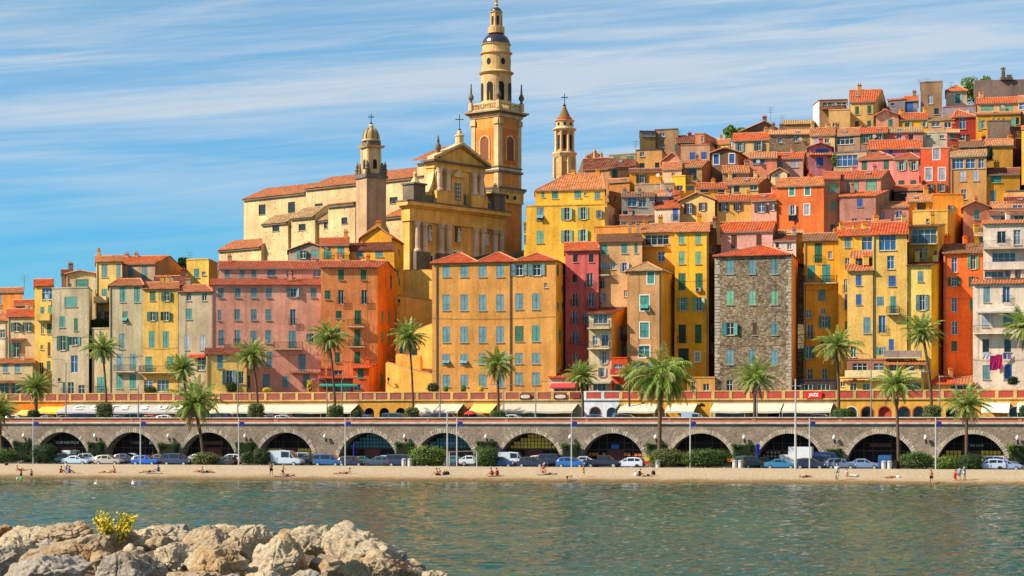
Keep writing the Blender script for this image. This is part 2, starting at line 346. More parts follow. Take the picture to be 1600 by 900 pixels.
# zoom frame: coordinates below are read off enlarged views of the photograph
_Z = [0, 0, 1.0]
def ZF(ox, oy, s): _Z[:] = [ox, oy, s]
def zx(x): return _Z[0]+x/_Z[2]
def zy(y): return _Z[1]+y/_Z[2]
def pxof(p): return 800+F*p[0]/p[1]
def parse(ws):
    out = []
    for w in ws.split(';'):
        w = w.strip()
        if not w: continue
        q = w.split(); 
        for xx in q[1].split(','): out.append((q[0], zx(float(xx)), zy(float(q[2])), float(q[3])/_Z[2], float(q[4])/_Z[2]))
    return out
def place_windows(root, A, B, wins, name='window'):
    """returns holes; adds window objects to root"""
    t = Vector((B[0]-A[0], B[1]-A[1])); L = t.length; t /= L; inn = Vector((-t.y, t.x)); rz = math.atan2(t.y, t.x); holes = []
    def upx(px):
        m = (px-800)/F   # (A.x+t.x u) = m (A.y + t.y u)
        return (m*A[1]-A[0])/(t.x-m*t.y)
    for (st, cx, cy, w, h) in wins:
        try: ua, ub = upx(cx-w/2), upx(cx+w/2)
        except ZeroDivisionError: continue
        u = upx(cx); 
        if not (0 < u < L): u = min(max(u, .5), L-.5)
        W_ = min(max(.5, round(abs(ub-ua), 1)), 9); D_ = A[1]+t.y*u; H_ = max(.5, round(h/F*D_, 1)); z = ZZ(cy, D_)
        if u-W_/2 < .12: W_ = max(.5, round(2*(u-.12), 1)) if u > .4 else W_
        if u+W_/2 > L-.12: W_ = max(.4, round(2*(L-.12-u), 1))
        kind, c = st[0], st[1]; sur = len(st) > 2 and st[2] == 's'
        holes.append((u-W_/2, u+W_/2, z-H_/2, z+H_/2))
        loc = (A[0]+t.x*u-root.location.x, A[1]+t.y*u-root.location.y, z-root.location.z)
        kk = {'c': 'c', 'a': 'c', 'b': 'b', 'o': 'o', 'g': 'g', 'k': 'k', 'd': 'd', 'r': 'r'}[kind]
        o = put('window', win_mesh(kk, c if kind in 'gkr' else ('n' if c == 'n' else 'x'), W_, H_, sur), root, loc, rz)
        if kind in 'cba':
            n = 2 if W_ < 1.9 else max(2, 2*round(W_/1.6)); lw = round(W_/n, 2)
            for i in range(n): put('shutter', leaf_mesh(c, lw, H_, kind == 'a'), o, (-W_/2+W_/n*(i+.5), .03, 0))
        elif kind == 'o':
            lw = round(min(W_/2+.05, 1.0), 2)
            for s_ in (-1, 1): an = s_*-random.choice((.05, .12, .12, .5, .9)); put('shutter', leaf_mesh(c, lw, H_), o, (s_*(W_/2+.02+lw/2*cos(an)), -.05-lw/2*abs(sin(an)), 0), -an if False else an)
        elif kind == 'r': put('roller_blind', leaf_mesh(c, round(W_-.1, 1), round(H_-.05, 2)), o, (0, .05, 0))
        if kind in 'bk' and H_ > 1.4: put('railing', rail_mesh(W_+.3), o, (0, 0, -H_/2+.02))
    return holes
TC = {'r': '#a8482a', 'o': '#a0603e', 'b': '#74503c', 'd': '#66342a', 'y': '#967a56', 'n': '#a06040', 's': '#4c5460'}
TV = {'r': ['#b04e2a', '#a44e30', '#b45a32', '#9c4a2c'], 'n': ['#b06a42', '#a46c4a', '#b87850', '#9c6240'], 'o': ['#b06c44', '#a87450', '#b87e54']}
class House: pass
def house(label, x0, x1, yt, yb, col, roof=None, wins='', o=None, sk=0, xs=None, sl=None, side=None, dep=9, swins='', lwins='', D=None,
          name='house', cat='house', ext=3.0, lside=None, group=None, chims=None, wmat=None, raw=False, fence=True):
    if not raw:
        x0, x1, yt, yb = zx(x0), zx(x1), zy(yt), zy(yb)
        xs = zx(xs) if xs is not None else None; sl = zx(sl) if sl is not None else None
    if o is None: o = max(0.0, (600-yb)*0.28)
    h = House()
    D0, D1 = D if D else (DW(x0)+20+o, DW(x1)+20+o)
    D1 += sk if (sk or side or sl or o < 12 or D) else random.uniform(-1.3, 1.0); ep = .012*random.random()+.004
    D0 += ep; D1 += ep
    A = Vector(XY(x0+.05, D0)); B = Vector(XY(x1-.05, D1))
    C = Vector(XY(xs if xs is not None else x1-.05, D1+dep)); E = Vector(XY(sl if sl is not None else x0+.05, D0+dep))
    Dm = (D0+D1)/2; zt = ZZ(yt, Dm); zb = ZZ(yb, Dm)-ext
    if o > 12 and not D: zt += random.uniform(-.08, .08)
    base = Vector(((A.x+B.x)/2, (A.y+B.y)/2, zb))
    root = empty(name, base, 0, label, cat, group)
    h.root, h.A, h.B, h.C, h.E, h.zt, h.zb, h.Dm = root, A, B, C, E, zt, zb, Dm
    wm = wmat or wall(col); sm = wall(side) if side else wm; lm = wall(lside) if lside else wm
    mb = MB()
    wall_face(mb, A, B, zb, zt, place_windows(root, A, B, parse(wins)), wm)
    wall_face(mb, B, C, zb, zt, place_windows(root, B, C, parse(swins)) if swins else [], sm)
    wall_face(mb, E, A, zb, zt, place_windows(root, E, A, parse(lwins)) if lwins else [], lm)
    wall_face(mb, C, E, zb, zt, [], wm)
    rfs = roof if isinstance(roof, list) else [roof or ('f',)]
    rb = MB(); RM = None; ridgem = plain('ridge_tile', '#c8825c' if False else hx('#b97a58'), .85, 0, .2)
    h.ridges = []
    for rf in rfs:
        kd = rf[0]; a, b, c, e = A, B, C, E
        if len(rf) > 4 and rf[4] is not None:
            px0, px1 = (rf[4] if raw else (zx(rf[4][0]), zx(rf[4][1])))
            fa = (px0-x0)/(x1-x0); fb = (px1-x0)/(x1-x0); a = A.lerp(B, fa); b = A.lerp(B, fb); e = E.lerp(C, fa); c = E.lerp(C, fb)
        if kd == 'f':
            m2 = wall(rf[1]) if len(rf) > 1 and rf[1] else wm
            cen = (a+b+c+e)/4
            for (p, q) in ((a, b), (b, c), (c, e), (e, a)):
                d = (q-p); L = d.length
                if L < .1: continue
                ang = math.atan2(d.y, d.x); mid = (p+q)/2; mid = mid+(cen-mid).normalized()*.1
                rb.box((mid.x, mid.y, zt+.1), (L+.08, .34, .2), m2, ang)
            rb.poly([(p.x, p.y, zt-.25) for p in (a, b, c, e)], m2); h.ridges.append(((e+c)/2, zt)); continue
        yr = rf[1] if raw else zy(rf[1]); tm = tiles(random.choice(TV[rf[2]]) if (rf[2] in TV and o > 3) else TC[rf[2]] if rf[2] in TC else rf[2]); RM = tm
        t = (b-a).normalized(); bk = ((c-b)+(e-a)).normalized(); f_ = .38 if o < 12 else .2; sd_ = .22 if o < 12 else .12
        def V3(p, z): return Vector((p.x, p.y, z))
        if kd in 'gh':
            m0, m1 = (a+e)/2, (b+c)/2; zr = max(ZZ(yr, (m0.y+m1.y)/2), zt+.35)
            sl_ = (zr-zt)/max(.5, ((m0-a).length+(m1-b).length)/2)
            fa_, fb_ = V3(a-t*sd_-bk*f_, zt-sl_*f_), V3(b+t*sd_-bk*f_, zt-sl_*f_)
            ba_, bb_ = V3(e-t*sd_+bk*f_, zt-sl_*f_), V3(c+t*sd_+bk*f_, zt-sl_*f_)
            if kd == 'g':
                r0, r1 = V3(m0-t*sd_, zr), V3(m1+t*sd_, zr)
                for (p, q, r, w_) in ((a, e, m0, lm), (b, c, m1, sm)):
                    mb.poly([V3(p, zt), V3(q, zt), V3(r, zr)], w_)
            else:
                pk = rf[3] if isinstance(rf[3], (list, tuple)) else (rf[3], rf[3]); pk = pk if raw else [zx(v) for v in pk]
                def onr(px):
                    tt = (px-pxof(m0))/(pxof(m1)-pxof(m0)+1e-9); tt = min(max(tt, .04), .96); return V3(m0.lerp(m1, tt), zr)
                r0, r1 = onr(pk[0]), onr(pk[1])
                if (r1-r0).length < .3: r1 = r0+Vector((t.x, t.y, 0))*.3
                roof_face(rb, [bb_, fb_, r1], tm); roof_face(rb, [fa_, ba_, r0], tm)
                for p, q in ((fa_, r0), (fb_, r1)): rb.tube([p+Vector((0, 0, .1)), q+Vector((0, 0, .1))], .11, ridgem, 5)
            roof_face(rb, [fa_, fb_, r1, r0], tm); roof_face(rb, [bb_, ba_, r0, r1], tm)
            rb.tube([r0+Vector((0, 0, .08)), r1+Vector((0, 0, .08))], .12, ridgem, 5)
            h.ridges.append(((m0+m1)/2, zr, m0, m1))
            rb.box(((a.x+b.x)/2-bk.x*.12, (a.y+b.y)/2-bk.y*.12, zt-.1), ((b-a).length+.1, .26, .2), plain('eave_board', (.2, .15, .11), .8), math.atan2(t.y, t.x))
        elif kd == 's':
            zr = max(ZZ(yr, (e.y+c.y)/2), zt+.3); sl_ = (zr-zt)/max(.5, (e-a).length)
            roof_face(rb, [V3(a-t*sd_-bk*f_, zt-sl_*f_), V3(b+t*sd_-bk*f_, zt-sl_*f_), V3(c+t*sd_, zr), V3(e-t*sd_, zr)], tm)
            for (p, q, w_) in ((a, e, lm), (b, c, sm)): mb.poly([V3(p, zt), V3(q, zt), V3(q, zr)], w_)
            mb.poly([V3(e, zt), V3(c, zt), V3(c, zr), V3(e, zr)], wm); h.ridges.append(((e+c)/2, zr, (a+e)/2, (b+c)/2))
        elif kd == 'p':
            px = rf[3] if raw else zx(rf[3]); tt = (px-pxof(a))/(pxof(b)-pxof(a)); tt = min(max(tt, .05), .95)
            pf = a.lerp(b, tt); pb = e.lerp(c, tt); zr = max(ZZ(yr, pf.y), zt+.3); k0 = (zr-zt)/max(.4, (pf-a).length); k1 = (zr-zt)/max(.4, (b-pf).length)
            mb.poly([V3(a, zt), V3(b, zt), V3(pf, zr)], wm); mb.poly([V3(e, zt), V3(c, zt), V3(pb, zr)], wm)
            roof_face(rb, [V3(a-t*.3-bk*.35, zt-k0*.3), V3(e-t*.3, zt-k0*.3), V3(pb, zr), V3(pf-bk*.35, zr)], tm)
            roof_face(rb, [V3(b+t*.3-bk*.35, zt-k1*.3), V3(c+t*.3, zt-k1*.3), V3(pb, zr), V3(pf-bk*.35, zr)], tm)
            for q_, s_, kq in ((a, -1, k0), (b, 1, k1)): rb.tube([V3(q_+t*.3*s_-bk*.36, zt-kq*.3+.1), V3(pf-bk*.36, zr+.1)], .1, ridgem, 5)
            h.ridges.append(((pf+pb)/2, zr, pf, pb))
    mb.build('wall', root)
    if rb.v:
        rfo = rb.build('roof', root)
        # chimneys
        n = chims if chims is not None else (random.choice((0, 1, 1, 2)) if rfs[0][0] != 'f' else 0)
        tts = random.sample((.1, .3, .55, .72, .9), 5)
        for k in range(n):
            R = h.ridges[min(k, len(h.ridges)-1)]
            if len(R) < 4: continue
            tt = tts[k]; p = R[2].lerp(R[3], tt); z = R[1]
            cb = MB(); wd = random.uniform(.5, .8); hh = random.uniform(.8, 1.5)
            cb.box((p.x, p.y, z+hh/2-.4), (wd, .55, hh), wm); cb.box((p.x, p.y, z+hh-.36), (wd+.16, .7, .1), wm)
            for s_ in (-1, 1): cb.lathe((p.x+s_*wd*.24, p.y, z+hh-.32), [(.11, 0), (.09, .3), (.13, .32)], tiles(TC['r']), 8)
            cb.build('chimney', root)
    # a downpipe beside one corner
    if random.random() < .5 and (zt-zb) > 8 and (B-A).length > 4:
        t = (B-A).normalized(); inn = Vector((-t.y, t.x)); p = (A+t*.25 if random.random() < .5 else B-t*.25)-inn*.08
        pb_ = MB(); pb_.tube([(p.x, p.y, zt-.3), (p.x, p.y, zb)], .06, ZINC(), 6); pb_.build('downpipe', root)
    return h
def balcony(h, x0, x1, y, d=1.0, rail=True, slabc='#b8a888', solid=None, face='f', roofc=None, hgt=1.0):
    A, B = (h.A, h.B) if face == 'f' else (h.B, h.C)
    x0, x1 = zx(x0), zx(x1); t = (B-A).normalized(); inn = Vector((-t.y, t.x))
    def u(px): m = (px-800)/F; return (m*A.y-A.x)/(t.x-m*t.y)
    u0, u1 = u(x0), u(x1); um = (u0+u1)/2; p = A+t*um; z = ZZ(zy(y), p.y); w = u1-u0; rz = math.atan2(t.y, t.x)
    mb = MB(); mb.box((0, -d/2-.01, -.09), (w, d, .18), wall(slabc))
    if solid: mb.box((0, -d+.06, .45), (w, .1, .9), wall(solid)); mb.box((-w/2+.05, -d/2, .45), (.1, d-.14, .9), wall(solid)); mb.box((w/2-.05, -d/2, .45), (.1, d-.14, .9), wall(solid))
    o = put('balcony', mb.data('balcony'), h.root, (p.x-h.root.location.x, p.y-h.root.location.y, z-h.root.location.z), rz)
    if rail and not solid: put('railing', rail_mesh(w-.1, hgt, d-.06), o, (0, 0, 0))
    if roofc:
        r = MB(); roof_face(r, [(-w/2-.2, -d-.2, 0), (w/2+.2, -d-.2, 0), (w/2+.2, .0, .6), (-w/2-.2, .0, .6)], tiles(TC[roofc]))
        put('canopy', r.data('canopy'), h.root, (p.x-h.root.location.x, p.y-h.root.location.y, ZZ(zy(y), p.y)+2.3-h.root.location.z), rz)
    return o
def canopy(h, x0, x1, y0, y1, tc='o', d=1.2):
    A, B = h.A, h.B; x0, x1 = zx(x0), zx(x1); t = (B-A).normalized()
    def u(px): m = (px-800)/F; return (m*A.y-A.x)/(t.x-m*t.y)
    u0, u1 = u(x0), u(x1); p = A+t*((u0+u1)/2); w = u1-u0; za, zb_ = ZZ(zy(y1), p.y-d), ZZ(zy(y0), p.y)
    r = MB(); m = tiles(TC[tc]) if tc in TC else None
    roof_face(r, [(-w/2, -d, za), (w/2, -d, za), (w/2, 0, max(zb_, za+.2)), (-w/2, 0, max(zb_, za+.2))], m) if m else r.mesh([(-w/2, -d, za), (w/2, -d, za), (w/2, 0, zb_), (-w/2, 0, zb_), (-w/2, -d, za-.2), (w/2, -d, za-.2)], [(0, 1, 2, 3), (4, 5, 1, 0)], plain('awning_'+tc, hx(tc), .8))
    r.box((0, -.1, za), (w, .2, .12), WHITE()) if m is None else None
    put('canopy', r.data('canopy'), h.root, (p.x-h.root.location.x, p.y-h.root.location.y, -h.root.location.z), math.atan2(t.y, t.x))
# ================================================================ THE OLD TOWN
HS = {}
def hh(key, *a, **k): HS[key] = house(*a, **k); return HS[key]
# ---- west end (view 0,370 x3.103)
ZF(0, 370, 3.103)
hh('w1', 'orange house with a low tiled roof behind the beige houses at the west end', -70, 112, 268, 400, '#d5853c', ('g', 250, 'o'), 'cs 2 300 14 60', o=24)
hh('w1b', 'small red roofed house tucked between the orange house and the tall yellow one', 70, 168, 330, 420, '#b9764c', ('g', 308, 'r'), 'dd 95 350 24 20;dd 140 345 20 16', o=14)
hh('w2', 'pale cream house cut by the west edge of the town, with a low tiled roof', -80, 36, 405, 590, '#c6b494', ('g', 372, 'o'), 'gs 12 470 24 40', o=9)
hh('w3', 'beige house with bright green open shutters on two storeys near the west end', 38, 168, 386, 592, '#b89f7c', ('g', 352, 'r'), 'og 80,138 437 24 44;og 78 548 28 72', o=6)
canopy(HS['w3'], 44, 126, 494, 502, 'b', .6)
hh('w4', 'low beige shop house with a tiled lean-to roof and glass shopfront at the west end', -40, 168, 612, 775, '#b7a079', ('s', 590, 'o'), 'cs 27,85 637 28 42;gk 20,75,135 735 44 66', o=0, dep=6)
canopy(HS['w4'], -30, 165, 698, 710, 'b', 1.2)
hh('w5', 'tall narrow yellow house with wash hanging at its top window', 168, 256, 236, 775, '#d6ab52', ('g', 208, 'r'), 'gb 228 276 48 58;ct 205 357 20 36;bl 243 368 20 72;gd 205 445 12 52;cg 239 445 22 52;gs 203 536 12 22;cn 238 545 14 66;gk 200 640 22 60;cg 236 625 18 44', o=3)
balcony(HS['w5'], 182, 254, 402, .9, solid='#d6ab52')
hh('w6', 'grey flat-topped house with a wide turquoise blind below its parapet', 252, 430, 250, 775, '#ab9c80', ('f',), 'rt 343 315 60 50;ct 301 412 28 56;cg 368 425 20 62;og 303 515 26 70;ot 363 505 24 40;gb 360 617 32 84;dd 287 692 12 14;gk 343 735 30 60;bg 310 735 12 60;gk 395 740 30 44', xs=446, side='#cfc4ae', o=1)
hh('w7', 'small house with an arched gable and a broad turquoise window above the grey block', 322, 462, 182, 330, '#c2ad86', ('p', 166, 'o', 385), 'rt 398 227 62 42;gs 340 235 12 18', o=16)
hh('w7b', 'little brown attic house with a tiled roof behind the arched gable', 298, 348, 176, 260, '#8f6a48', ('g', 162, 'd'), '', o=22, chims=1)
hh('w8', 'tall yellow house with grey shutters and a projecting roof terrace, above the balconies', 466, 592, 118, 520, '#d3b062', ('g', 94, 'o'), 'cs 507 165 30 64;cs 575 163 22 62;ct 506 272 28 40;gs 492 345 14 50;bt 482 398 20 72;gk 515 390 24 60', o=9)
balcony(HS['w8'], 470, 530, 318, 1.2, solid='#d8c69c'); balcony(HS['w8'], 426, 530, 440, 1.4, solid='#8e6e4c')
hh('w9', 'beige house with a reddish roof and a bare brown flank, topmost at the west end', 592, 752, 130, 260, '#b39a7b', ('g', 96, 'r'), 'cs 633 172 28 60;cs 702 172 28 60', xs=890, side='#b07c50', o=17, dep=14, chims=2)
hh('w10', 'beige entrance block with a big turquoise window below the planted balcony', 446, 532, 446, 775, '#b5a27c', ('f',), 'bt 490 718 40 76;bt 495 590 12 44;gs 465 560 14 30', o=1.5, D=None)
hh('w11', 'tall grey-beige house with turquoise shutters and a shallow hipped roof', 530, 693, 234, 775, '#aa9b7d', ('h', 206, 'o', (575, 680)), 'ct 595,664 280 28 74;at 607 388 26 52;cs 590 507 28 74;cs 580,646 608 30 80;ct 579,644 702 30 68', o=0)
balcony(HS['w11'], 560, 664, 652, .8)
hh('w12', 'ochre yellow house with green shutters and a long iron balcony', 693, 864, 250, 775, '#c8a050', ('g', 222, 'n'), 'cg 740 287 28 46;og 808 288 24 46;og 739,805 385 24 44;ct 736,804 498 28 82;bt 721 618 34 74;bt 826 610 30 60;gs 718,790 722 56 58', o=0)
balcony(HS['w12'], 684, 866, 656, 1.0)
hh('w13', 'dark red tiled attic roof with a small white dormer behind the ochre house', 752, 905, 232, 300, '#7d4a3a', ('g', 192, 'd'), 'gw 818 212 34 24', o=9, chims=1)
hh('w14', 'grey plastered house with lavender shutters next to the pink building', 866, 1026, 264, 775, '#a8977c', ('h', 234, 'n', (905, 1000)), 'gk 915,990 290 24 42;ct 916 375 30 52;cw 904,983 513 26 72;gs 975 610 40 74;bs 910 620 26 74;gk 950 740 60 50', o=0)
canopy(HS['w14'], 920, 1000, 570, 580, '#b03020', .8)
hh('w15', 'small bright yellow house standing alone against the sky with one green shutter', 905, 1012, 110, 215, '#dfb553', ('f',), 'ct 953 177 26 42;gw 988 178 18 16', xs=1056, side='#b98545', o=26)
# ---- pink building, terracotta building (view 310,340 x3.0)
ZF(310, 340, 3.0)
d_ = DW(560)+20.5
hh('p1', 'long dusty pink apartment building with two tiers of red roof and teal shutters', 60, 574, 314, 822, '#cf9078', ('s', 288, '#8a4030'), 'cs 105,184,260,330 353 28 44;os 445 352 26 42;cs 540 352 26 44;cs 98 457 16 52;cs 182,260,328 455 28 52;ks 443 467 26 76;bs 107,183 563 26 72;cs 257 560 28 62;cs 327 558 28 62;bs 440 572 32 86;os 530 563 22 40;cs 333 665 28 72;cs 486 677 32 72;gs 230 770 26 60;cs 318 767 32 66;cs 408 768 30 52;bs 507 768 30 66', D=(d_+6, d_+6), dep=5)
balcony(HS['p1'], 355, 492, 614, 1.0); canopy(HS['p1'], 424, 566, 722, 730, 'b', .7)
hh('p1b', 'set-back top storey in dusty pink with its own red roof above the long pink building', 97, 592, 238, 320, '#cf9078', ('g', 207, '#904432'), 'cs 135,204,259 263 24 36;cs 342 258 40 34;gd 430 262 34 30;gw 555 260 38 32', D=(d_+12, d_+12), dep=10, chims=2)
hh('p2', 'small cream yellow house with a dark red roof in front of the pink building', 36, 226, 640, 822, '#d6ae60', ('s', 612, 'd'), 'cs 102 675 28 62;os 144 750 30 68;gk 200 750 26 60', D=(d_+1, d_+1), dep=4.5)
hh('p3', 'tall terracotta red building with green shutters and a bright orange flank', 574, 840, 232, 822, '#d0804a', ('g', 206, '#904432'), 'cg 669,774 268 28 48;cg 606 362 26 42;kk 668,777 372 28 66;cg 658 455 28 36;bg 748 468 30 66;bg 746 563 28 80;cg 652 655 24 50;bg 745 658 28 60;cg 655 545 24 44;gk 655 740 40 50', D=(d_+5, d_+5), xs=924, side='#f87a1c', dep=9, swins='cg 903 300 9 60;cl 862 465 10 52;cl 895 465 10 52;cl 862,895 558 10 52;cl 860 762 11 60;gd 895 655 12 28', chims=2)  # flank: orange paint, brightened in colour to stand in for bounced light
balcony(HS['p3'], 700, 780, 510, .8); balcony(HS['p3'], 705, 782, 604, 1.0)
hh('p4', 'tiny orange tile-roofed annex with one green shutter beside the terracotta building', 724, 800, 704, 822, '#d4602a', ('s', 686, 'r'), 'cg 761 730 28 42;gs 745 795 44 30', D=(d_+1, d_+1), xs=836, side='#f87a1c', dep=4)  # annex flank takes the same raised orange, reflected light put into its colour
hh('p5', 'brownish red porch with a green awning beside the orange annex', 566, 726, 752, 824, '#8e4a34', ('s', 740, 'r'), 'gk 640 795 44 44;gw 690 795 50 40', D=(d_+1.5, d_+1.5), dep=3)
canopy(HS['p5'], 570, 745, 779, 786, '#2b8a78', 1.3)
hh('p6', 'golden yellow gabled house rising behind the terracotta building, with a narrow windowed flank', 760, 905, 92, 330, '#d8982a', ('p', 36, 'r', 838), '', o=32, xs=962, side='#d99a24', swins='ct 915 175 8 40;ct 935 255 8 40;ct 942,918 300 7 30;ct 940 160 7 26', dep=12)
hh('p7', 'yellow house under a wide dark red lean-to roof with pale blue shutters', 708, 918, 152, 215, '#d89a34', ('s', 118, 'd'), 'cs 757,847 170 36 28', o=24, dep=8)
hh('p8', 'yellow loggia with tall teal doors and a red roof behind the pink building', 570, 706, 130, 210, '#cf9440', ('g', 96, 'r'), 'bt 605,668 165 32 58', o=23)
hh('p9', 'grey brown attic house with green shutters under a shallow gable', 424, 602, 152, 210, '#8f8272', ('p', 118, 'b', 520), 'ot 490 173 26 38;ct 545 172 30 40', o=24)
# ---- ochre block and its stairs (view 590,340 x3.0)
ZF(590, 340, 3.0)
hh('o1', 'big ochre apartment block with six columns of pale blue shutters and three hipped roofs', 255, 836, 205, 822, '#c28a46', [('h', 168, 'r', (383, 387), (255, 470)), ('h', 165, 'r', (565, 569), (470, 655)), ('h', 168, 'r', (748, 752), (655, 836))],
   'cs 322,406,492,574 250 36 56;os 664 245 34 54;os 746 245 36 54;cs 322,406,492,574 398 36 76;cs 664,742 393 38 76;cs 322,406,492,574 548 36 76;rg 664 545 40 74;ct 742 543 38 76;as 322,406 664 36 50;cs 492,590 662 36 50;cs 662,742 660 38 52;cs 322,406 765 36 56;cs 492,575 765 36 60;cs 662,742 755 38 56;gs 788 317 16 22', xs=890, side='#f8a622', o=-.5, dep=11,  # side colour raised well above the front to carry reflected light
   swins='cg 845 245 9 50;cg 877 248 16 50;ct 866 332 7 24;ct 846,867 415 7 34;ct 854 555 9 62', chims=0)
for px_, w_ in ((277, 5), (622, 5)):
    h_ = HS['o1']; pb_ = MB(); m_ = (zx(px_)-800)/F; t_ = (h_.B-h_.A).normalized(); u_ = (m_*h_.A.y-h_.A.x)/(t_.x-m_*t_.y); q_ = h_.A+t_*u_
    pb_.tube([(q_.x-.03, q_.y-.12, h_.zt-.2), (q_.x-.03, q_.y-.12, h_.zb+1)], .08, ZINC(), 6); pb_.build('downpipe', h_.root)
def stairwall(label, x0, x1, ytl, ytr, yb, o, col='#e8b052', thick=1.2, name='retaining_wall', ops=(), lamp=None):
    x0, x1, ytl, ytr, yb = zx(x0), zx(x1), zy(ytl), zy(ytr), zy(yb); D0, D1 = DW(x0)+20+o, DW(x1)+20+o
    a, b = XY(x0, D0), XY(x1, D1); za, zb_, z0 = ZZ(ytl, D0), ZZ(ytr, D1), ZZ(yb, (D0+D1)/2)-2
    base = Vector(((a[0]+b[0])/2, (a[1]+b[1])/2, z0)); r = empty(name, base, 0, label, 'wall')
    mb = MB(); n = Vector((b[0]-a[0], b[1]-a[1])).normalized(); q = Vector((-n.y, n.x))*thick; m = wall(col)
    v = [(a[0], a[1], z0), (b[0], b[1], z0), (b[0], b[1], zb_), (a[0], a[1], za)]; v += [(p[0]+q.x, p[1]+q.y, p[2]) for p in v]
    mb.mesh(v, [(0, 1, 2, 3), (7, 6, 5, 4), (3, 2, 6, 7), (1, 5, 6, 2), (0, 3, 7, 4)], m); mb.build('wall', r)
    tt = Vector((b[0]-a[0], b[1]-a[1])).normalized(); nn_ = Vector((-tt.y, tt.x)); A2 = Vector(a)
    def at_(px): m_ = (px-800)/F; u = (m_*a[1]-a[0])/(tt.x-m_*tt.y); return A2+tt*u
    for (ox, oy, ow, oh) in ops:
        q_ = at_(zx(ox)); w_, h2 = ow/_Z[2]/F*q_.y, oh/_Z[2]/F*q_.y; om = MB(); om.box((q_.x, q_.y+.03, ZZ(zy(oy), q_.y)), (w_, .12, h2), glassy('d'), math.atan2(tt.y, tt.x)); om.box((q_.x-nn_.x*.06, q_.y-nn_.y*.06, ZZ(zy(oy), q_.y)+h2/2+.08), (w_+.3, .2, .12), STONEW(), math.atan2(tt.y, tt.x)); om.build('opening', r)
    if lamp:
        q_ = at_(zx(lamp[0])); z_ = ZZ(zy(lamp[1]), q_.y); lm = MB(); lm.tube([(q_.x, q_.y-.05, z_), (q_.x+.1, q_.y-.5, z_-.1), (q_.x+.2, q_.y-.75, z_+.3)], .05, IRON(), 5); lm.lathe((q_.x+.2, q_.y-.75, z_+.3), [(.1, 0), (.2, .3), (.22, .35), (.04, .55)], IRON(), 8); lm.build('wall_lantern', r)
    c = MB(); k = Vector((q.x, q.y, 0))*.06; c.tube([(a[0]+q.x*.5, a[1]+q.y*.5, za+.05), (b[0]+q.x*.5, b[1]+q.y*.5, zb_+.05)], .3, wall('#b98f52'), 4); c.build('coping', r); return r
stairwall('upper ochre terrace wall below the church forecourt', 120, 262, 250, 250, 400, 27)
stairwall('middle ochre stair wall with a wall lamp, sloping beside the ochre block', 88, 262, 368, 392, 560, 17, lamp=(96, 408))
stairwall('lower ochre stair wall under the middle one', 84, 262, 560, 500, 690, 9, '#e4aa50', ops=((116, 618, 24, 36), (172, 630, 28, 30)))
stairwall('ochre ramp parapet descending to the terrace beside the ochre block', 38, 262, 682, 742, 830, 3, '#e2a84e', lamp=(46, 775))
stairwall('short ochre stair wall with small dark openings between the ramps', 84, 200, 645, 655, 740, 6.5, '#dca248')
hh('o2', 'low tile-roofed shop house with a striped red awning beside the ochre block', 806, 936, 748, 824, '#b3a184', ('s', 716, 'r'), 'gk 880 806 110 28', o=-1, dep=5)
canopy(HS['o2'], 815, 938, 776, 794, '#b83a3a', 1.2)
hh('m0', 'slim yellow house seen between the church tower and the big yellow house', 686, 712, 20, 150, '#dda63a', ('f',), 'gk 692 45 8 36;gk 692 100 8 36', o=58)
# ---- centre (view 870,340 x3.0)
ZF(870, 340, 3.0)
hh('c1', 'narrow raspberry red house with dark windows and a bright red roof', 40, 196, 152, 745, '#bc5c54', ('g', 118, 'r'), 'dk 87,161 190 20 38;dk 85 286 20 38;kk 154 293 30 66;kk 85,161 385 26 66;kb 85 470 28 66;kb 140 470 24 60;kb 85 560 28 66;gs 86 655 24 40', o=6)
hh('c2', 'sandy beige house with a brown roof and small white railings beside the raspberry house', 194, 400, 112, 720, '#c3976a', ('s', 76, 'b'), 'ct 224 148 28 48;ct 317 145 28 46;ct 371 143 14 48;gw 222,262 225 26 34;ow 318 232 22 42;kd 212 307 22 52;ow 219 376 14 40;gs 322 355 14 30', o=7, chims=2, dep=10)
balcony(HS['c2'], 196, 250, 268, .8)
hh('c3', 'cream stair-like stack of four open balconies under a small red roof', 150, 256, 450, 755, '#bda884', ('s', 418, 'd'), 'gs 205 475 66 44;kb 226 575 30 54;gw 180 575 26 44;ow 222 655 20 60;ow 212 725 18 42', xs=332, side='#ee9a38', o=.5, dep=7, swins='kk 306 545 24 70;gk 312 620 20 44')  # orange flank colour lifted to imitate reflected light on a shaded side
for y_ in (517, 612): balcony(HS['c3'], 151, 254, y_, 1.1)
hh('c4', 'small orange red terrace house with a glazed front among the shop roofs', 256, 330, 660, 820, '#c2491f', ('f',), 'gw 288 708 48 42;cg 290 797 30 34', o=-.5, xs=345, side='#c97a28', dep=5)
balcony(HS['c4'], 256, 330, 738, .8, solid='#a83a24')
hh('c4b', 'low shop with a grey sloping canopy between the balcony stack and the red terrace house', 150, 258, 770, 822, '#9c8a6c', ('f',), 'gk 200 795 60 34', o=-1, dep=4)
canopy(HS['c4b'], 145, 262, 756, 772, '#9a8f78', 1.6)
hh('c5', 'tan tower-like house with white framed windows and a mossy pyramid roof', 330, 490, 247, 770, '#b58757', ('h', 212, 'y', (418, 424)), 'cts 441 282 30 56;ats 412 400 40 70;cts 411 527 40 70;gts 410 628 50 56;os 410 700 40 40', xs=552, side='#f6ac3a', o=2, dep=9, chims=0)  # flank yellow lightened: bounced light painted into the colour
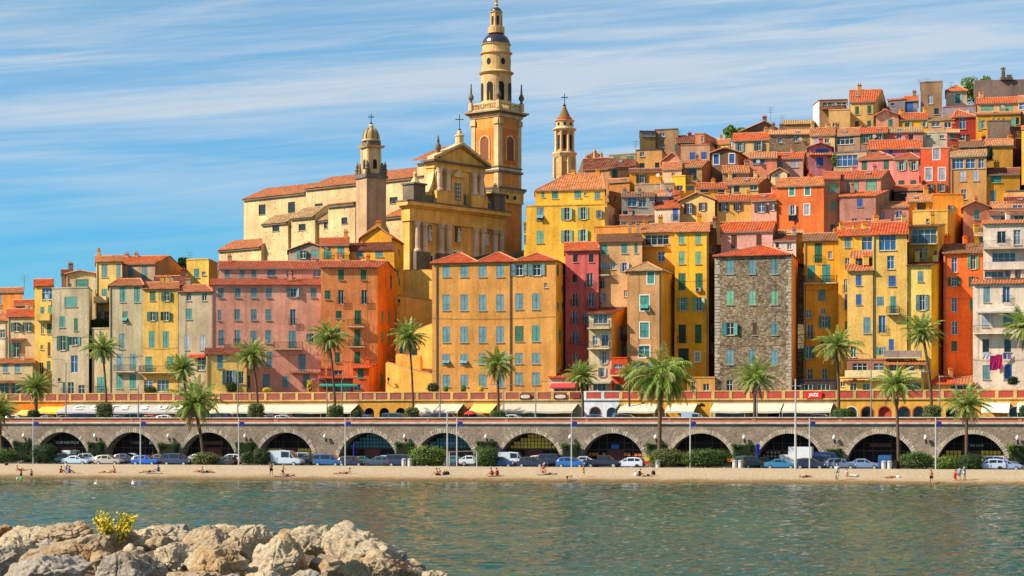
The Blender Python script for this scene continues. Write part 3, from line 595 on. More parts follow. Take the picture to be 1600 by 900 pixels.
hh('c6', 'bright yellow house with mint and green shutters in five rows', 553, 712, 64, 745, '#dc9f26', ('g', 27, 'n'), 'cm 586,663 98 28 52;cm 586,663 188 28 60;cg 587,667 300 34 80;om 591 405 26 62;om 666 405 28 62;bk 588 545 34 88;cg 663 545 32 88;bk 594 655 50 84;gws 659 652 22 44', o=8, sl=553, chims=1)
hh('c6b', 'yellow wing with a recessed roof terrace attached to the bright yellow house', 400, 556, 66, 420, '#d29a3a', ('g', 30, 'n'), 'gd 470 104 110 46;gb 490 183 34 48', o=11)
balcony(HS['c6b'], 405, 508, 132, .6)
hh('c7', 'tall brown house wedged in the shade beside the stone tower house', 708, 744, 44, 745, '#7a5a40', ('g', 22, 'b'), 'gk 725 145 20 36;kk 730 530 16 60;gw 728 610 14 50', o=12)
hh('c7b', 'small ochre house with an outside stair at the foot of the stone tower house', 612, 742, 752, 824, '#b88844', ('f',), 'gk 700 795 30 34;gk 640 790 20 40', o=-.5, dep=4)
# ---- stone tower and the yellow houses (view 1100,340 x3.0)
ZF(1100, 340, 3.0)
STW = stone('rubble_wall_of_tower_house', (.12, .085, .055), (.38, .285, .185), (.36, .29, .21), 2.8, .16, (1, 1, 1.35), .05)
hh('s1', 'rubble stone tower house with three columns of teal shutters and a bright red hipped roof', 50, 410, 175, 824, '#c58a45', ('h', 134, 'r', (272, 280)), 'csx 122,226,331 232 34 64;cmx 122,226,331 376 34 64;otx 123 522 34 60;cnx 238 521 20 60;csx 331 521 34 60;csx 122,226,331 655 34 68;gkx 120 790 30 60', xs=440, side='#eea050', wmat=STW, o=0, dep=11, chims=0)  # side wall colour brightened in place of reflected light
hh('s2', 'pale pink attic house with a bright corrugated red roof above the stone tower house', 80, 322, 64, 190, '#cf9c8c', ('g', 22, 'r'), 'cn 141 112 28 64;cn 258 108 26 56', o=12.5, xs=345, side='#8c6a50', chims=0)
hh('s3', 'small whitish house with one dark window and a sloping red roof beside the attic house', 325, 432, 108, 200, '#b9a79c', ('g', 84, 'd'), 'dd 344 128 16 26;gw 400 135 22 30', o=12)
hh('s4', 'deep yellow house in shade with green doors and a long balcony', 468, 632, 107, 824, '#cc9128', ('g', 76, 'b'), 'bg 536 165 36 94;gw 591 175 18 36;ct 503 255 36 64;bt 573 262 38 86;cs 552 363 34 52;gs 490 452 26 38;gs 558 440 24 30;kk 497 535 28 72;ot 565 490 26 56;ot 490 632 26 60;gk 497,565 735 26 50', o=7, chims=1)
balcony(HS['s4'], 470, 625, 306, .9, slabc='#a8a088')
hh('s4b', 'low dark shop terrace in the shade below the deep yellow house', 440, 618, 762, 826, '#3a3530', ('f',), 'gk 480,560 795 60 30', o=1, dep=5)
hh('s5', 'red-roofed yellow house with slate windows between the shaded one and the straw yellow one', 630, 764, 84, 824, '#d8a23c', ('g', 56, 'r'), 'cs 674 115 30 52;gs 672 213 24 50;ks 663 320 16 64;cb 667 395 16 70;ct 668 505 16 40', o=5, chims=2)
hh('s5b', 'low yellow house with a balustraded terrace at the foot of the wide ochre house', 638, 790, 752, 824, '#d8ad58', ('f',), 'gk 650 780 22 24;gk 712 790 30 54;ct 765 790 34 44', o=-.5, dep=5)
qn = MB(); h_ = HS['s1']; t_ = (h_.B-h_.A).normalized(); n_ = Vector((-t_.y, t_.x)); z_ = h_.zb+.4
while z_ < h_.zt-.5:
    for s_ in (0, 1):
        w_ = random.choice((.45, .75)); hh_ = random.uniform(.34, .48); u_ = w_/2 if s_ == 0 else (h_.B-h_.A).length-w_/2; q_ = h_.A+t_*u_+n_*.14
        qn.box((q_.x, q_.y, z_+hh_/2), (w_, .34, hh_-.04), plain('pale_quoin', (.36, .31, .24), .9, 0, .3, 2), math.atan2(t_.y, t_.x))
    z_ += .46
qn.build('quoin', h_.root)
ZF(1340, 340, 3.0)
hh('e1', 'pale ochre house front with an orange tiled balcony roof and small blue shutters', -48, 72, 247, 824, '#cfa55a', ('s', 216, 'o'), 'cb 5 293 26 48;cb 5 384 26 50;cs 44 505 32 76;gt -20 630 26 50', o=1, dep=4)
hh('e1b', 'yellow loggia with a big blue glazed window over the pale ochre front', -22, 74, 82, 260, '#d8a840', ('g', 54, 'r'), 'gb 44 120 50 66;gb 30 213 80 44', o=4.5)
canopy(HS['e1b'], -36, 72, 155, 190, 'o', 1.3)
hh('e2', 'wide straw yellow house with a large square blue window under its red roof', 70, 232, 76, 824, '#cfa656', ('g', 24, 'r'), 'gb 140 117 80 72;gb 155 210 34 64;cb 162 297 32 50;bs 107 392 32 42;bt 167 408 28 78;kb 115 500 32 84;cb 158 596 24 52', o=1.2)
balcony(HS['e2'], 136, 198, 450, .9); balcony(HS['e2'], 130, 300, 655, 1.4, solid='#8d7a72')
hh('e3', 'tall pale yellow house with lavender shutters and a deep yellow flank', 236, 346, 222, 824, '#d3b05c', ('s', 204, 'd'), 'cs 295 276 26 50;os 303 398 28 72;gk 300 530 26 50', xs=406, side='#f8b41e', o=1.5, dep=7)  # deep yellow flank, its colour raised to mimic light on that side
hh('e4', 'yellow top storey with a wide glazed balcony above the pale yellow house', 240, 376, 42, 230, '#c9983c', ('s', 34, 'b'), 'gs 312 88 116 68;gk 288 166 30 52;gk 319 165 12 50;dd 366 166 14 22', xs=410, side='#dfa23a', o=6)
balcony(HS['e4'], 250, 372, 122, .7)
hh('e5', 'narrow vivid orange red house with blue windows and green open shutters', 403, 586, 166, 780, '#ec6826', ('s', 122, 'b'), 'gb 453 220 26 72;ol 541 207 24 68;og 452 300 26 42;og 543 300 22 50;gb 452 408 28 66;gb 454 517 28 64;cg 453 602 26 46;cl 534 408 8 54', o=5)
hh('e6', 'small low house with two red sloping roofs below the orange red house', 350, 552, 780, 826, '#b88c4a', [('s', 738, 'r', None, (350, 470)), ('s', 735, 'o', None, (470, 552))], 'gk 480 800 90 30', o=-.5, dep=6)
hh('e7', 'yellow veranda house with an orange tile canopy and glass front under the wide straw house', 130, 312, 688, 824, '#d6a448', ('s', 662, 'o'), 'gk 170 710 44 44;gb 245 708 44 40;cs 297 710 16 40;gs 220 790 160 34', o=-1, dep=4)
balcony(HS['e7'], 126, 300, 748, 1.1, solid='#cdb37c')
hh('e7b', 'low yellow shop house with a balustrade in front of the pale ochre house', -60, 132, 766, 826, '#d8b056', ('s', 750, 'o'), 'gt 40 795 34 34;gk -20 795 30 40', o=-1, dep=4)
balcony(HS['e7b'], -56, 128, 746, 1.0, solid='#d2bc8a')
hh('e7c', 'pinkish house with blue curtains set back over the balustraded terrace', -50, 132, 668, 762, '#8f5f48', ('f',), 'gs 100 702 50 40;gk 10 702 70 40;ot 110 625 20 40', o=.6, dep=4)
hh('e8', 'cream white apartment house with open balconies and washing lines at the east end', 540, 800, 308, 826, '#cbb8a6', ('s', 280, 'o'), 'cs 605 360 30 74;kb 697 360 34 78;cw 600 480 34 66;cs 705 475 44 60;dk 601,703 600 30 62;cs 603 725 36 68;cb 706 722 34 66', o=0, dep=7)
balcony(HS['e8'], 545, 740, 540, 1.3, slabc='#d6cabc'); canopy(HS['e8'], 556, 742, 422, 440, '#a89e94', 1.3)
hh('e9', 'pinkish white house of stacked balconies with wide glazed bays above the cream apartment house', 588, 800, 26, 320, '#cdb7a8', ('s', 12, 'o'), 'kk 675 92 40 56;gw 748 92 34 70;gs 686 200 110 74;gb 720 262 60 30;gs 640 266 90 30', o=4)
balcony(HS['e9'], 590, 790, 144, 1.4, slabc='#b5a698'); balcony(HS['e9'], 590, 790, 240, 1.2, slabc='#c9bcae', solid='#cdbcae')
# ---- the hill: middle slopes (view 810,180 x4.285)
ZF(810, 180, 4.285)
hh('h1', 'large lemon yellow house with pale green open shutters and a long roof terrace', 52, 592, 606, 960, '#dba838', ('f', '#c79a44'), 'as 146 660 46 84;om 325 660 38 82;om 434 657 34 82;os 543 663 22 52;cm 146 815 46 88;om 325 810 38 82;om 434 805 34 78', xs=690, side='#cb9676', swins='dk 655 560 12 40;gk 640 700 14 60', o=32, dep=16)
hh('h1b', 'set-back yellow storey with green shutters and a broad brown hipped roof on the lemon house', 112, 578, 500, 640, '#d9a638', [('h', 396, 'n', (330, 560), (112, 578))], 'ct 245 530 44 56;ct 398 528 46 54;gs 448 528 16 20;cs 530 535 40 50;ct 165 530 14 42', o=39, chims=2)
hh('h2', 'long low brown house with a dark red roof beside the slim bell tower', 436, 786, 356, 470, '#a98058', ('g', 288, 'd'), 'cg 647 390 36 56', o=62, chims=1)
hh('h2b', 'grey green dormer storey with teal shutters over the dark red roof', 610, 786, 268, 330, '#8d8468', ('f',), 'cg 660 295 40 38;cg 750 293 50 36', o=66, chims=2)
hh('h2c', 'low lean-to with a reddish roof under the long brown house', 606, 745, 448, 520, '#a8703c', ('g', 428, 'o'), '', o=47)
hh('h3', 'sandy square house with a flat slate-blue roof and three small windows', 790, 962, 236, 420, '#bf8f52', ('f', '#4a4a58'), 'gb 828 262 30 30;dk 828 340 32 36;dk 929 336 30 36', xs=996, side='#c28a48', o=64)
hh('h4', 'brown house with a long glass attic window, topmost beside the antennas', 812, 918, 112, 270, '#8e7440', ('f', '#5a4c44'), 'gw 872 128 84 24', o=82)
hh('h4b', 'tall brown house with a slanted roof edge and one small blue window on the ridge', 915, 1068, 100, 260, '#8f7050', ('f', '#5f4a3c'), 'gb 962 132 36 24;gg 960 205 30 20;cg 1055 220 26 54', o=84)
hh('h4c', 'dark red roofed house just behind the slanted brown house', 1060, 1180, 180, 250, '#7d4f3c', ('g', 140, 'd'), '', o=80)
hh('h5', 'amber yellow house with blue casement and dark open shutters', 742, 967, 374, 500, '#d8902a', ('g', 360, 'd'), 'ok 826 425 34 58', xs=966, o=52, chims=0)
hh('h6', 'bare grey brown wall house below the amber house', 778, 1044, 462, 580, '#a08567', ('f',), '', o=44)
hh('h7', 'old whitewashed house with blue awnings in a shadowed court', 690, 912, 545, 720, '#8f877c', ('g', 520, 'b'), 'gb 760 580 60 60;gb 830 590 50 50;dk 740 660 80 40', o=33, sk=1)
hh('h7b', 'low white ruin with a collapsed brown tiled roof in the shadowed court', 680, 908, 704, 800, '#a89a90', ('g', 672, 'd'), 'gt 702 725 30 22;gt 770 722 30 20;dk 845 720 24 24', o=24)
hh('h7c', 'pale blue washed lean-to house with open sheds on the east side of the court', 870, 1010, 545, 640, '#7f8f9c', ('g', 520, 'o'), 'gb 900 590 60 60', o=36)
hh('h8', 'small canary yellow cube house with a lavender window', 1035, 1118, 408, 530, '#e8b432', ('f',), 'gb 1080 487 44 32', xs=1122, o=47, dep=7)
hh('h8b', 'cream terrace room attached to the canary yellow cube', 1112, 1195, 450, 530, '#dcb45c', ('g', 438, 'o'), 'cs 1150 487 50 28', o=48)
hh('h9', 'low orange parapet house in front of the shadowed court', 512, 842, 748, 900, '#d2863c', ('f', '#b87840'), '', o=18)
# ---- (view 1000,180 x4.285)
ZF(1000, 180, 4.285)
hh('i1', 'peach flat-roofed house with two blue shutters below the ridge', 272, 468, 200, 330, '#b88c6c', ('f', '#a8745a'), 'cb 351 275 38 52;cb 428 270 36 50', xs=520, side='#c08460', o=68)
hh('i1b', 'tall peach block with a gabled flank and chimney on the ridge', 368, 430, 128, 230, '#bd7c58', ('f',), 'gs 418 160 14 40', xs=520, side='#c4805a', o=78, chims=1)
hh('i1c', 'small orange roofed house against the sky near the green treetop', 516, 606, 192, 260, '#cf9a44', ('g', 166, 'n'), '', o=80)
hh('i2', 'dark rubble gabled house with two turquoise white-framed shutters', 480, 656, 252, 400, '#72583f', ('p', 218, 'b', 572), 'cbs 511 295 34 64;cbs 615 290 36 62', xs=728, side='#9c6238', o=60, lside='#8a6a4a')
hh('i3', 'brown house with a wide black loggia window', 288, 415, 345, 450, '#a5855a', ('g', 305, 'n'), 'dk 348 390 62 62', xs=498, side='#a3683c', o=53)
hh('i4', 'low house with a mottled pink red roof and an arched window', 150, 280, 362, 450, '#c09a78', ('g', 318, 'n'), 'gk 222 396 24 22', o=51)
hh('i4b', 'pink gable end peeking between the sandy house and the brown house', 150, 272, 300, 340, '#c2836c', ('p', 255, 'o', 215), '', o=60)
hh('i5', 'peach house with a broad white-edged gable and brown open shutters', 265, 502, 572, 740, '#d8a868', ('p', 520, 'r', 385), 'on 330 625 32 72;on 420 612 26 56', o=34, dep=11)
hh('i5b', 'whitish wing with a bright blue door under a long red slope', 98, 266, 622, 760, '#c4ab92', ('s', 505, 'r'), 'bb 237 665 34 82', o=33, dep=9)
hh('i6', 'straw yellow terraced house with two pairs of brown shutters on blue windows', 514, 745, 572, 740, '#d6a356', ('g', 536, 'r'), 'on 560 615 28 56;on 653 613 30 50', o=34)
hh('i7', 'dusty rose house with brown shutters between the straw and the orange house', 745, 914, 574, 740, '#c48a74', ('g', 532, 'r'), 'on 812 620 44 58;on 890 612 24 50', o=33)
hh('i8', 'cream veranda house under a brown roof with a bare brown flank', 577, 792, 462, 560, '#c6a862', ('g', 424, 'n'), 'dk 647 490 38 48;gt 760 482 50 40;gm 600 500 28 50', xs=906, side='#99602f', o=43)
hh('i8b', 'low yellow house with dark openings under a red roof', 380, 582, 488, 560, '#d29c40', ('g', 456, 'r'), 'dk 432 506 50 22;dk 545 500 44 34', o=42)
hh('i9', 'small house with a shallow brown roof and a dark doorway behind the veranda house', 552, 732, 384, 440, '#a88468', ('g', 342, 'n'), 'dk 620 410 44 28', o=52)
hh('i10', 'sand coloured ridge house with pale blue open shutters and a red roof', 624, 868, 168, 300, '#bd9a66', ('g', 122, 'r'), 'os 668 212 26 62;os 795 206 30 62', o=72, chims=1)
hh('i11', 'brown gabled house with a pale eave, highest between the treetop and the antennas', 672, 952, 108, 180, '#86664a', ('p', 42, 'b', 835), '', o=86, lside='#cfc0a0')
RUB = stone('old_rubble_house_wall', (.20, .15, .10), (.34, .25, .16), (.30, .23, .15), 2.2, .12)
hh('i12', 'long low rubble house with small blue windows and orange shutters', 865, 1142, 127, 250, '#9f8262', ('g', 100, 'o'), 'gb 937 166 26 38;gb 1041 158 28 40', wmat=RUB, o=70)
hh('i13', 'salmon house with a wide three-part blue shutter', 732, 917, 286, 440, '#d08464', ('g', 252, 'n'), 'cb 795 309 80 36;dk 770 402 36 26;gb 862 410 24 22', o=57)
hh('i14', 'low house with lavender shutters and a bright red roof beside the salmon house', 915, 1092, 292, 380, '#b9957c', ('g', 254, 'r'), 'cs 938 335 40 46;cw 1033 325 48 46', xs=1120, side='#c9978c', o=60)
hh('i15', 'little cream gabled house with a tall orange chimney and green door', 878, 986, 388, 480, '#c4ad80', ('p', 356, 'o', 935), 'cs 922 430 30 62', o=50)
# ---- orange and rose group (view 1200,230 x5.296)
ZF(1200, 230, 5.296)
hh('j1', 'orange house with white framed windows and laundry at the lower shutter', 70, 462, 316, 720, '#d06c32', ('g', 256, 'n'), 'cts 198 365 44 68;cts 327 362 44 66;ow 203 520 30 80;cws 322 515 40 84', o=32, chims=1)
hh('j1b', 'pale yellow band-like wall house crowned with a brown roof below the orange house', 90, 290, 708, 800, '#c99038', ('g', 690, 'o'), '', o=16)
hh('j2', 'narrow peach brown house with large mint blinds', 460, 594, 264, 720, '#bd8562', ('g', 208, 'r'), 'rm 540 335 80 74;cm 537 487 48 62;dd 535 665 40 54', o=33, chims=0)
hh('j3', 'rose pink top floor with two wide mint blinds and a long red roof', 592, 935, 254, 420, '#c58474', ('g', 200, 'r'), 'rm 702 322 92 92;rm 855 312 92 92', xs=1052, side='#8f775c', o=36.5, chims=2)
hh('j3b', 'mauve grey house front with a single blue shutter under the rose top floor', 592, 892, 404, 660, '#ad7c6c', ('s', 366, 'r'), 'cb 760 460 50 70;gb 715,832 602 50 28', xs=1000, side='#8f775c', o=32.5, dep=4)
hh('j4', 'lilac pink house with blue windows and a mossy orange roof', 890, 1166, 496, 630, '#b0827e', ('g', 456, 'n'), 'gb 943 568 38 74;gb 1085 556 52 60', xs=1212, side='#d28a34', o=34)
hh('j5', 'wide yellow low house with stepped red roofs and a white rendered chimney', 575, 865, 706, 800, '#d69e34', ('g', 668, 'r'), '', o=14, chims=0)
hh('j5b', 'yellow attic strip with an orange roof over the stepped red roofs', 600, 1010, 655, 720, '#d49c3c', ('g', 616, 'r'), 'gb 860 668 90 14', o=22, chims=1)
# ---- upper terraces (view 1200,120 x5)
ZF(1200, 120, 5.0)
hh('k1', 'lilac gabled house with a strip of blue shutters', 318, 502, 548, 720, '#ba7276', ('p', 520, 'n', 412), 'cb 420 580 94 34;cb 404 663 54 64', o=58)
canopy(HS['k1'], 305, 505, 596, 610, 'n', .8)
hh('k2', 'blue glass conservatory house under a flat slate roof with plants', 512, 772, 588, 730, '#a58a68', ('f', '#59646c'), 'gb 620 655 160 86', o=57)
hh('k3', 'cream house with a red painted strip and a small window in the long terrace', 330, 522, 455, 560, '#c2a070', ('g', 402, 'n'), 'cw 378 485 34 66;gk 460 500 34 34', o=67)
hh('k4', 'grey brown house with a wide dark loggia in the long terrace', 520, 720, 455, 570, '#94765c', ('g', 405, 'n'), 'gk 600 495 140 66', o=67)
hh('k5', 'brown house with two vivid green and blue shutter pairs in the long terrace', 718, 932, 440, 570, '#94705e', ('g', 398, 'r'), 'og 765 482 36 72;og 870 472 38 62', o=66)
hh('k6', 'pink house with a mossy tan roof next to the vivid green shutters', 930, 1210, 432, 520, '#c08074', ('g', 400, 'y'), 'gb 1024 466 42 42;dk 1114 468 42 42', o=67)
hh('k7', 'rose house under a long bright corrugated red roof', 785, 1200, 560, 640, '#c0747a', ('g', 498, 'r'), 'cb 958 583 32 48;gk 830 573 40 30;gk 1112 575 54 44', o=58)
hh('k8', 'rose pink hip-roofed house with two deep green shutters', 703, 985, 640, 790, '#c8807a', ('h', 588, 'r', (862, 868)), 'cg 753 692 44 74;cg 925 688 44 74', o=50, xs=990, chims=0)
hh('k9', 'salmon pink hip-roofed house with mint open shutters beside the rose pink one', 985, 1182, 642, 860, '#d07c70', ('h', 598, 'r', (1103, 1109)), 'om 1042,1138 695 36 72;cg 1043 826 46 34;cg 1135 824 46 32', o=48, chims=0)
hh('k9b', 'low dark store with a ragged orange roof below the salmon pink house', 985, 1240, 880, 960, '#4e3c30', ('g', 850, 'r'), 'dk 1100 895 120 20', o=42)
hh('k10', 'cream gabled house with four green shutters and a steep bright red roof', 640, 836, 196, 430, '#cda560', ('g', 106, 'r'), 'cg 696 262 32 64;cg 792 255 32 62;cg 695 373 32 54;cg 790 370 30 56', xs=938, side='#d8b070', o=84, dep=12, chims=1)
hh('k11', 'weathered cream wall house with a sloping top and a walled-up opening', 474, 642, 262, 440, '#bd9660', ('f',), 'gs 520 380 32 38', o=80)
hh('k11b', 'long brown lean-to under the skyline beside the white house', 118, 360, 372, 440, '#8f6e48', ('s', 338, 'y'), '', o=84)
hh('k12', 'boxy brown house with a white sunlit flank and a wide flat roof on the skyline', 400, 620, 184, 430, '#85684a', ('f', '#7d4a3a'), 'gk 520 225 190 50', sl=352, lside='#e6dccc', o=86, dep=6)
canopy(HS['k12'], 400, 600, 232, 250, 'd', 1.0)
hh('k13', 'peach gabled house with one teal shutter below the cream gabled house', 842, 1022, 304, 430, '#cf9474', ('p', 264, 'r', 915), 'ct 957 360 36 58', o=77)
hh('k14', 'blue grey shed-like house with a red edge on the skyline', 934, 1070, 182, 330, '#726c72', ('s', 172, 'r'), 'dk 972 215 26 20', o=87)
# ---- summit (view 1390,100 x5.624)
ZF(1390, 100, 5.624)
hh('l1', 'pale house with a tall sky blue door on the skyline', 132, 250, 318, 460, '#8a8078', ('g', 284, 'r'), 'bb 178 385 62 108', o=86)
hh('l2', 'tall grey brown block with antennas, highest of the eastern skyline houses', 272, 462, 160, 460, '#82684e', ('f',), 'gw 357 310 44 84;dk 412 415 40 52', o=86)
hh('l3', 'cream pavilion house with a pyramid roof and turquoise shutter', 495, 682, 234, 400, '#c8bb9c', ('h', 192, 'r', (583, 589)), 'cts 600 305 46 84', o=90, chims=0)
hh('l3b', 'lavender garden wall house below the cream pavilion', 470, 760, 372, 440, '#7f747c', ('f', '#8a4a34'), '', o=84)
hh('l5', 'cream house with two very wide mint shutters beneath the fortress wall', 768, 1130, 342, 470, '#c79c6c', ('g', 298, 'r'), 'cm 858 390 118 56;cm 1026 388 124 56', o=80)
hh('l5b', 'orange roofed house with blue glazing at the east end under the fortress wall', 1130, 1220, 325, 480, '#a88a74', ('g', 282, 'n'), 'gb 1170 370 60 60', o=78)
hh('l6', 'amber house with a red roof and pale green open shutters below the blue door', 78, 338, 487, 590, '#d2962c', ('g', 434, 'r'), 'om 160 535 36 42;om 305 530 22 42', o=78)
hh('l7', 'tan terrace house with a pergola roof beside the dark red house', 338, 572, 492, 600, '#a8805c', ('s', 464, 'y'), 'gs 405 530 76 42;gk 510 535 60 50', o=76)
hh('l8', 'dark red house with blue glazed doors and a hipped red roof', 566, 760, 458, 730, '#93382a', ('h', 406, 'r', (590, 600)), 'gb 640 520 54 104;gb 640 650 52 62', sl=460, lside='#8f4030', o=75, chims=0)
hh('l9', 'golden house with a white flagged balcony door and mint shutters', 758, 1150, 438, 700, '#cf9026', ('g', 426, 'r'), 'gb 822 530 32 72;cm 792 530 20 100;gs 915,960,1005 488 24 18;cm 1087 510 38 82;dk 1170 500 30 60', o=73, chims=0)
hh('l9b', 'windowless grey brown block in front of the golden house', 862, 1062, 500, 720, '#7f6a5a', ('f',), '', o=66)
hh('l10', 'whitewashed roof terrace house with faded green patches', 288, 510, 606, 700, '#b9b09a', ('f',), 'gt 345 636 40 24;gt 460 640 40 30', o=68)
hh('l10b', 'brick red house with a teal shutter beside the whitewashed terrace', 505, 612, 600, 720, '#b85a42', ('g', 572, 'n'), 'ct 550 630 40 52', o=67)
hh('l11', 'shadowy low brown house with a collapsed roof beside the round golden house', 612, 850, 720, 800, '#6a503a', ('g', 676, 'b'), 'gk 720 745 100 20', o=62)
hh('l12', 'round cornered golden rubble house with ivy and a low brown roof', 842, 1082, 712, 900, '#b48232', ('g', 664, 'n'), 'dk 875 790 44 80', o=57)
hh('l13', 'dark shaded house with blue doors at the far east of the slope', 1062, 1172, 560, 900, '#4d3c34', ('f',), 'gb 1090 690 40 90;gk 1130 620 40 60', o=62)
hh('l14', 'tall yellow sliver of a house at the far east edge of the slope', 1160, 1230, 566, 900, '#d4932c', ('g', 545, 'r'), 'gk 1200 640 30 60', o=58)
# ---- east slope (view 1390,230 x5.295)
ZF(1390, 230, 5.295)
hh('n1', 'weathered vermilion house with tall lavender shutters', 256, 502, 8, 400, '#cc5a36', ('f', '#b09a84'), 'cws 387 52 52 98;cws 323,432 222 50 104;og 324 332 40 58;og 434 334 34 62', o=46)
hh('n2', 'tan house with a glazed top balcony and lavender shutters', 504, 802, 76, 500, '#ad8048', ('g', 30, 'y'), 'gb 565 135 94 86;gb 668 135 80 84;gb 758 132 48 82;cw 607 237 50 86;cw 715 235 50 86;gb 613 392 44 82', o=42, chims=1)
hh('n3', 'yellow house with a dark red roof and a teal arched shutter', 803, 1078, 226, 520, '#c88c2a', ('g', 176, 'd'), 'ct 880 258 90 66;cs 857 420 46 122', o=42, chims=1)
hh('n4', 'yellow roof terrace house with a dark loggia below the vermilion house', 150, 358, 447, 560, '#d29630', ('g', 388, 'n'), 'dk 263 485 72 62;gs 340 500 26 30', o=35)
hh('n5', 'amber block with one open green shuttered window', 355, 612, 388, 680, '#d68a2c', ('f',), 'og 505 525 28 92', o=31)
hh('n6', 'sunlit cream cube with a tiny window and a sloping amber flank', 190, 480, 532, 680, '#d2a350', ('f',), 'gk 323 605 44 28', xs=628, side='#dc9d40', o=20, dep=14)
hh('n7', 'rose brown gabled house with two turquoise shutters', 608, 832, 494, 830, '#c07a5a', ('p', 450, 'n', 712), 'ct 722 560 46 74;ct 728 690 42 44', o=25)
hh('n8', 'low yellow house with a mossy roof beside the rose brown gable', 702, 812, 736, 830, '#d09a34', ('s', 706, 'y'), 'ct 765 765 50 40', o=13)
hh('n9', 'peach house with a brown roof and white trims above the stacked balconies', 838, 1130, 505, 600, '#c88858', ('g', 458, 'n'), 'gb 1060 495 90 40', o=30)
hh('n10', 'cream penthouse with dark openings and a red eave', 832, 1140, 556, 640, '#c4b09c', ('g', 528, 'd'), 'gk 965 590 90 40;gk 1070 585 80 44', o=20)
hh('n11', 'orange cube with a dark red roof at the east edge', 950, 1140, 462, 560, '#a84a34', ('g', 414, 'd'), 'gb 1060 492 90 34', o=34)
hh('n12', 'bright cream wall house catching the sun at the east edge', 962, 1140, 366, 460, '#e0a468', ('f', '#5a5a60'), '', sl=955, lside='#f0d878', o=41)
# ================================================================ GROUND, SEA, HILL
def DL(px): return 258-28*px/1600.0          # waterline
def DE(px): return DW(px)-21+8*px/1600.0     # top edge of the beach
GZ, RZ, TZ = 1.15, 6.75, 10.4                # car park, upper road, house terrace
def DS(px): return DW(px)+15                 # shop fronts
def water_mat():
    m, nt, b = mat_nodes('sea_water'); N = nt.nodes; L = nt.links
    b.inputs['Roughness'].default_value = .03; b.inputs['IOR'].default_value = 1.33; b.inputs['Specular IOR Level'].default_value = .15; b.inputs['Specular Tint'].default_value = (.62, 1, .92, 1)
    g = N.new('ShaderNodeNewGeometry')
    def nz(s, sc, det, ro=.5, dist=0):
        v = N.new('ShaderNodeVectorMath'); v.operation = 'MULTIPLY'; v.inputs[1].default_value = s; L.new(g.outputs['Position'], v.inputs[0])
        t = N.new('ShaderNodeTexNoise'); t.inputs['Scale'].default_value = sc; t.inputs['Detail'].default_value = det; t.inputs['Roughness'].default_value = ro; t.inputs['Distortion'].default_value = dist
        L.new(v.outputs[0], t.inputs['Vector']); return t.outputs[0]
    big = nz((1, 1, 1), .02, 4)
    cr = N.new('ShaderNodeValToRGB'); L.new(big, cr.inputs[0]); e = cr.color_ramp.elements
    e[0].position = .35; e[0].color = (.001, .042, .029, 1); e[1].position = .65; e[1].color = (.003, .066, .037, 1)
    L.new(cr.outputs[0], b.inputs['Base Color'])
    h1 = nz((.75, 1.3, 1), .9, 3, .55, .4); h2 = nz((1, 1.5, 1), 3.2, 3, .6); h3 = nz((1, 1, 1), .12, 3)
    a = N.new('ShaderNodeMath'); a.operation = 'MULTIPLY'; L.new(h2, a.inputs[0]); a.inputs[1].default_value = .22
    s = N.new('ShaderNodeMath'); s.operation = 'ADD'; L.new(h1, s.inputs[0]); L.new(a.outputs[0], s.inputs[1])
    # calmer and rougher patches where the breeze touches the surface
    r = N.new('ShaderNodeMapRange'); L.new(h3, r.inputs[0]); r.inputs[1].default_value = .35; r.inputs[2].default_value = .65; r.inputs[3].default_value = .55; r.inputs[4].default_value = 1.0
    q = N.new('ShaderNodeMath'); q.operation = 'MULTIPLY'; L.new(s.outputs[0], q.inputs[0]); L.new(r.outputs[0], q.inputs[1])
    sy = N.new('ShaderNodeSeparateXYZ'); L.new(g.outputs['Position'], sy.inputs[0]); lee = N.new('ShaderNodeMapRange'); L.new(sy.outputs[1], lee.inputs[0]); lee.inputs[1].default_value = 232; lee.inputs[2].default_value = 196; lee.inputs[3].default_value = .3; lee.inputs[4].default_value = 1.15   # calmer in the lee of the shore
    q2 = N.new('ShaderNodeMath'); q2.operation = 'MULTIPLY'; L.new(q.outputs[0], q2.inputs[0]); L.new(lee.outputs[0], q2.inputs[1]); q = q2
    bp = N.new('ShaderNodeBump'); bp.inputs['Strength'].default_value = 1; bp.inputs['Distance'].default_value = .2; L.new(q.outputs[0], bp.inputs['Height']); L.new(bp.outputs[0], b.inputs['Normal'])
    return m
def sheet(name, rows, mat, kind='structure', smooth=True):
    """rows of world points -> one grid sheet"""
    vs = [p for r in rows for p in r]; n = len(rows[0]); fs = [(i*n+j, i*n+j+1, (i+1)*n+j+1, (i+1)*n+j) for i in range(len(rows)-1) for j in range(n-1)]
    mb = MB(); mb.mesh(vs, fs, mat); o = mb.build(name, smooth=smooth); tag(o, kind=kind); return o
wm_ = MB(); wm_.mesh([(-3000, -200, -.3), (3000, -200, -.3), (3000, 300, -.3), (-3000, 300, -.3)], [(0, 1, 2, 3)], water_mat()); tag(wm_.build('sea_water'), kind='structure')
import numpy as np
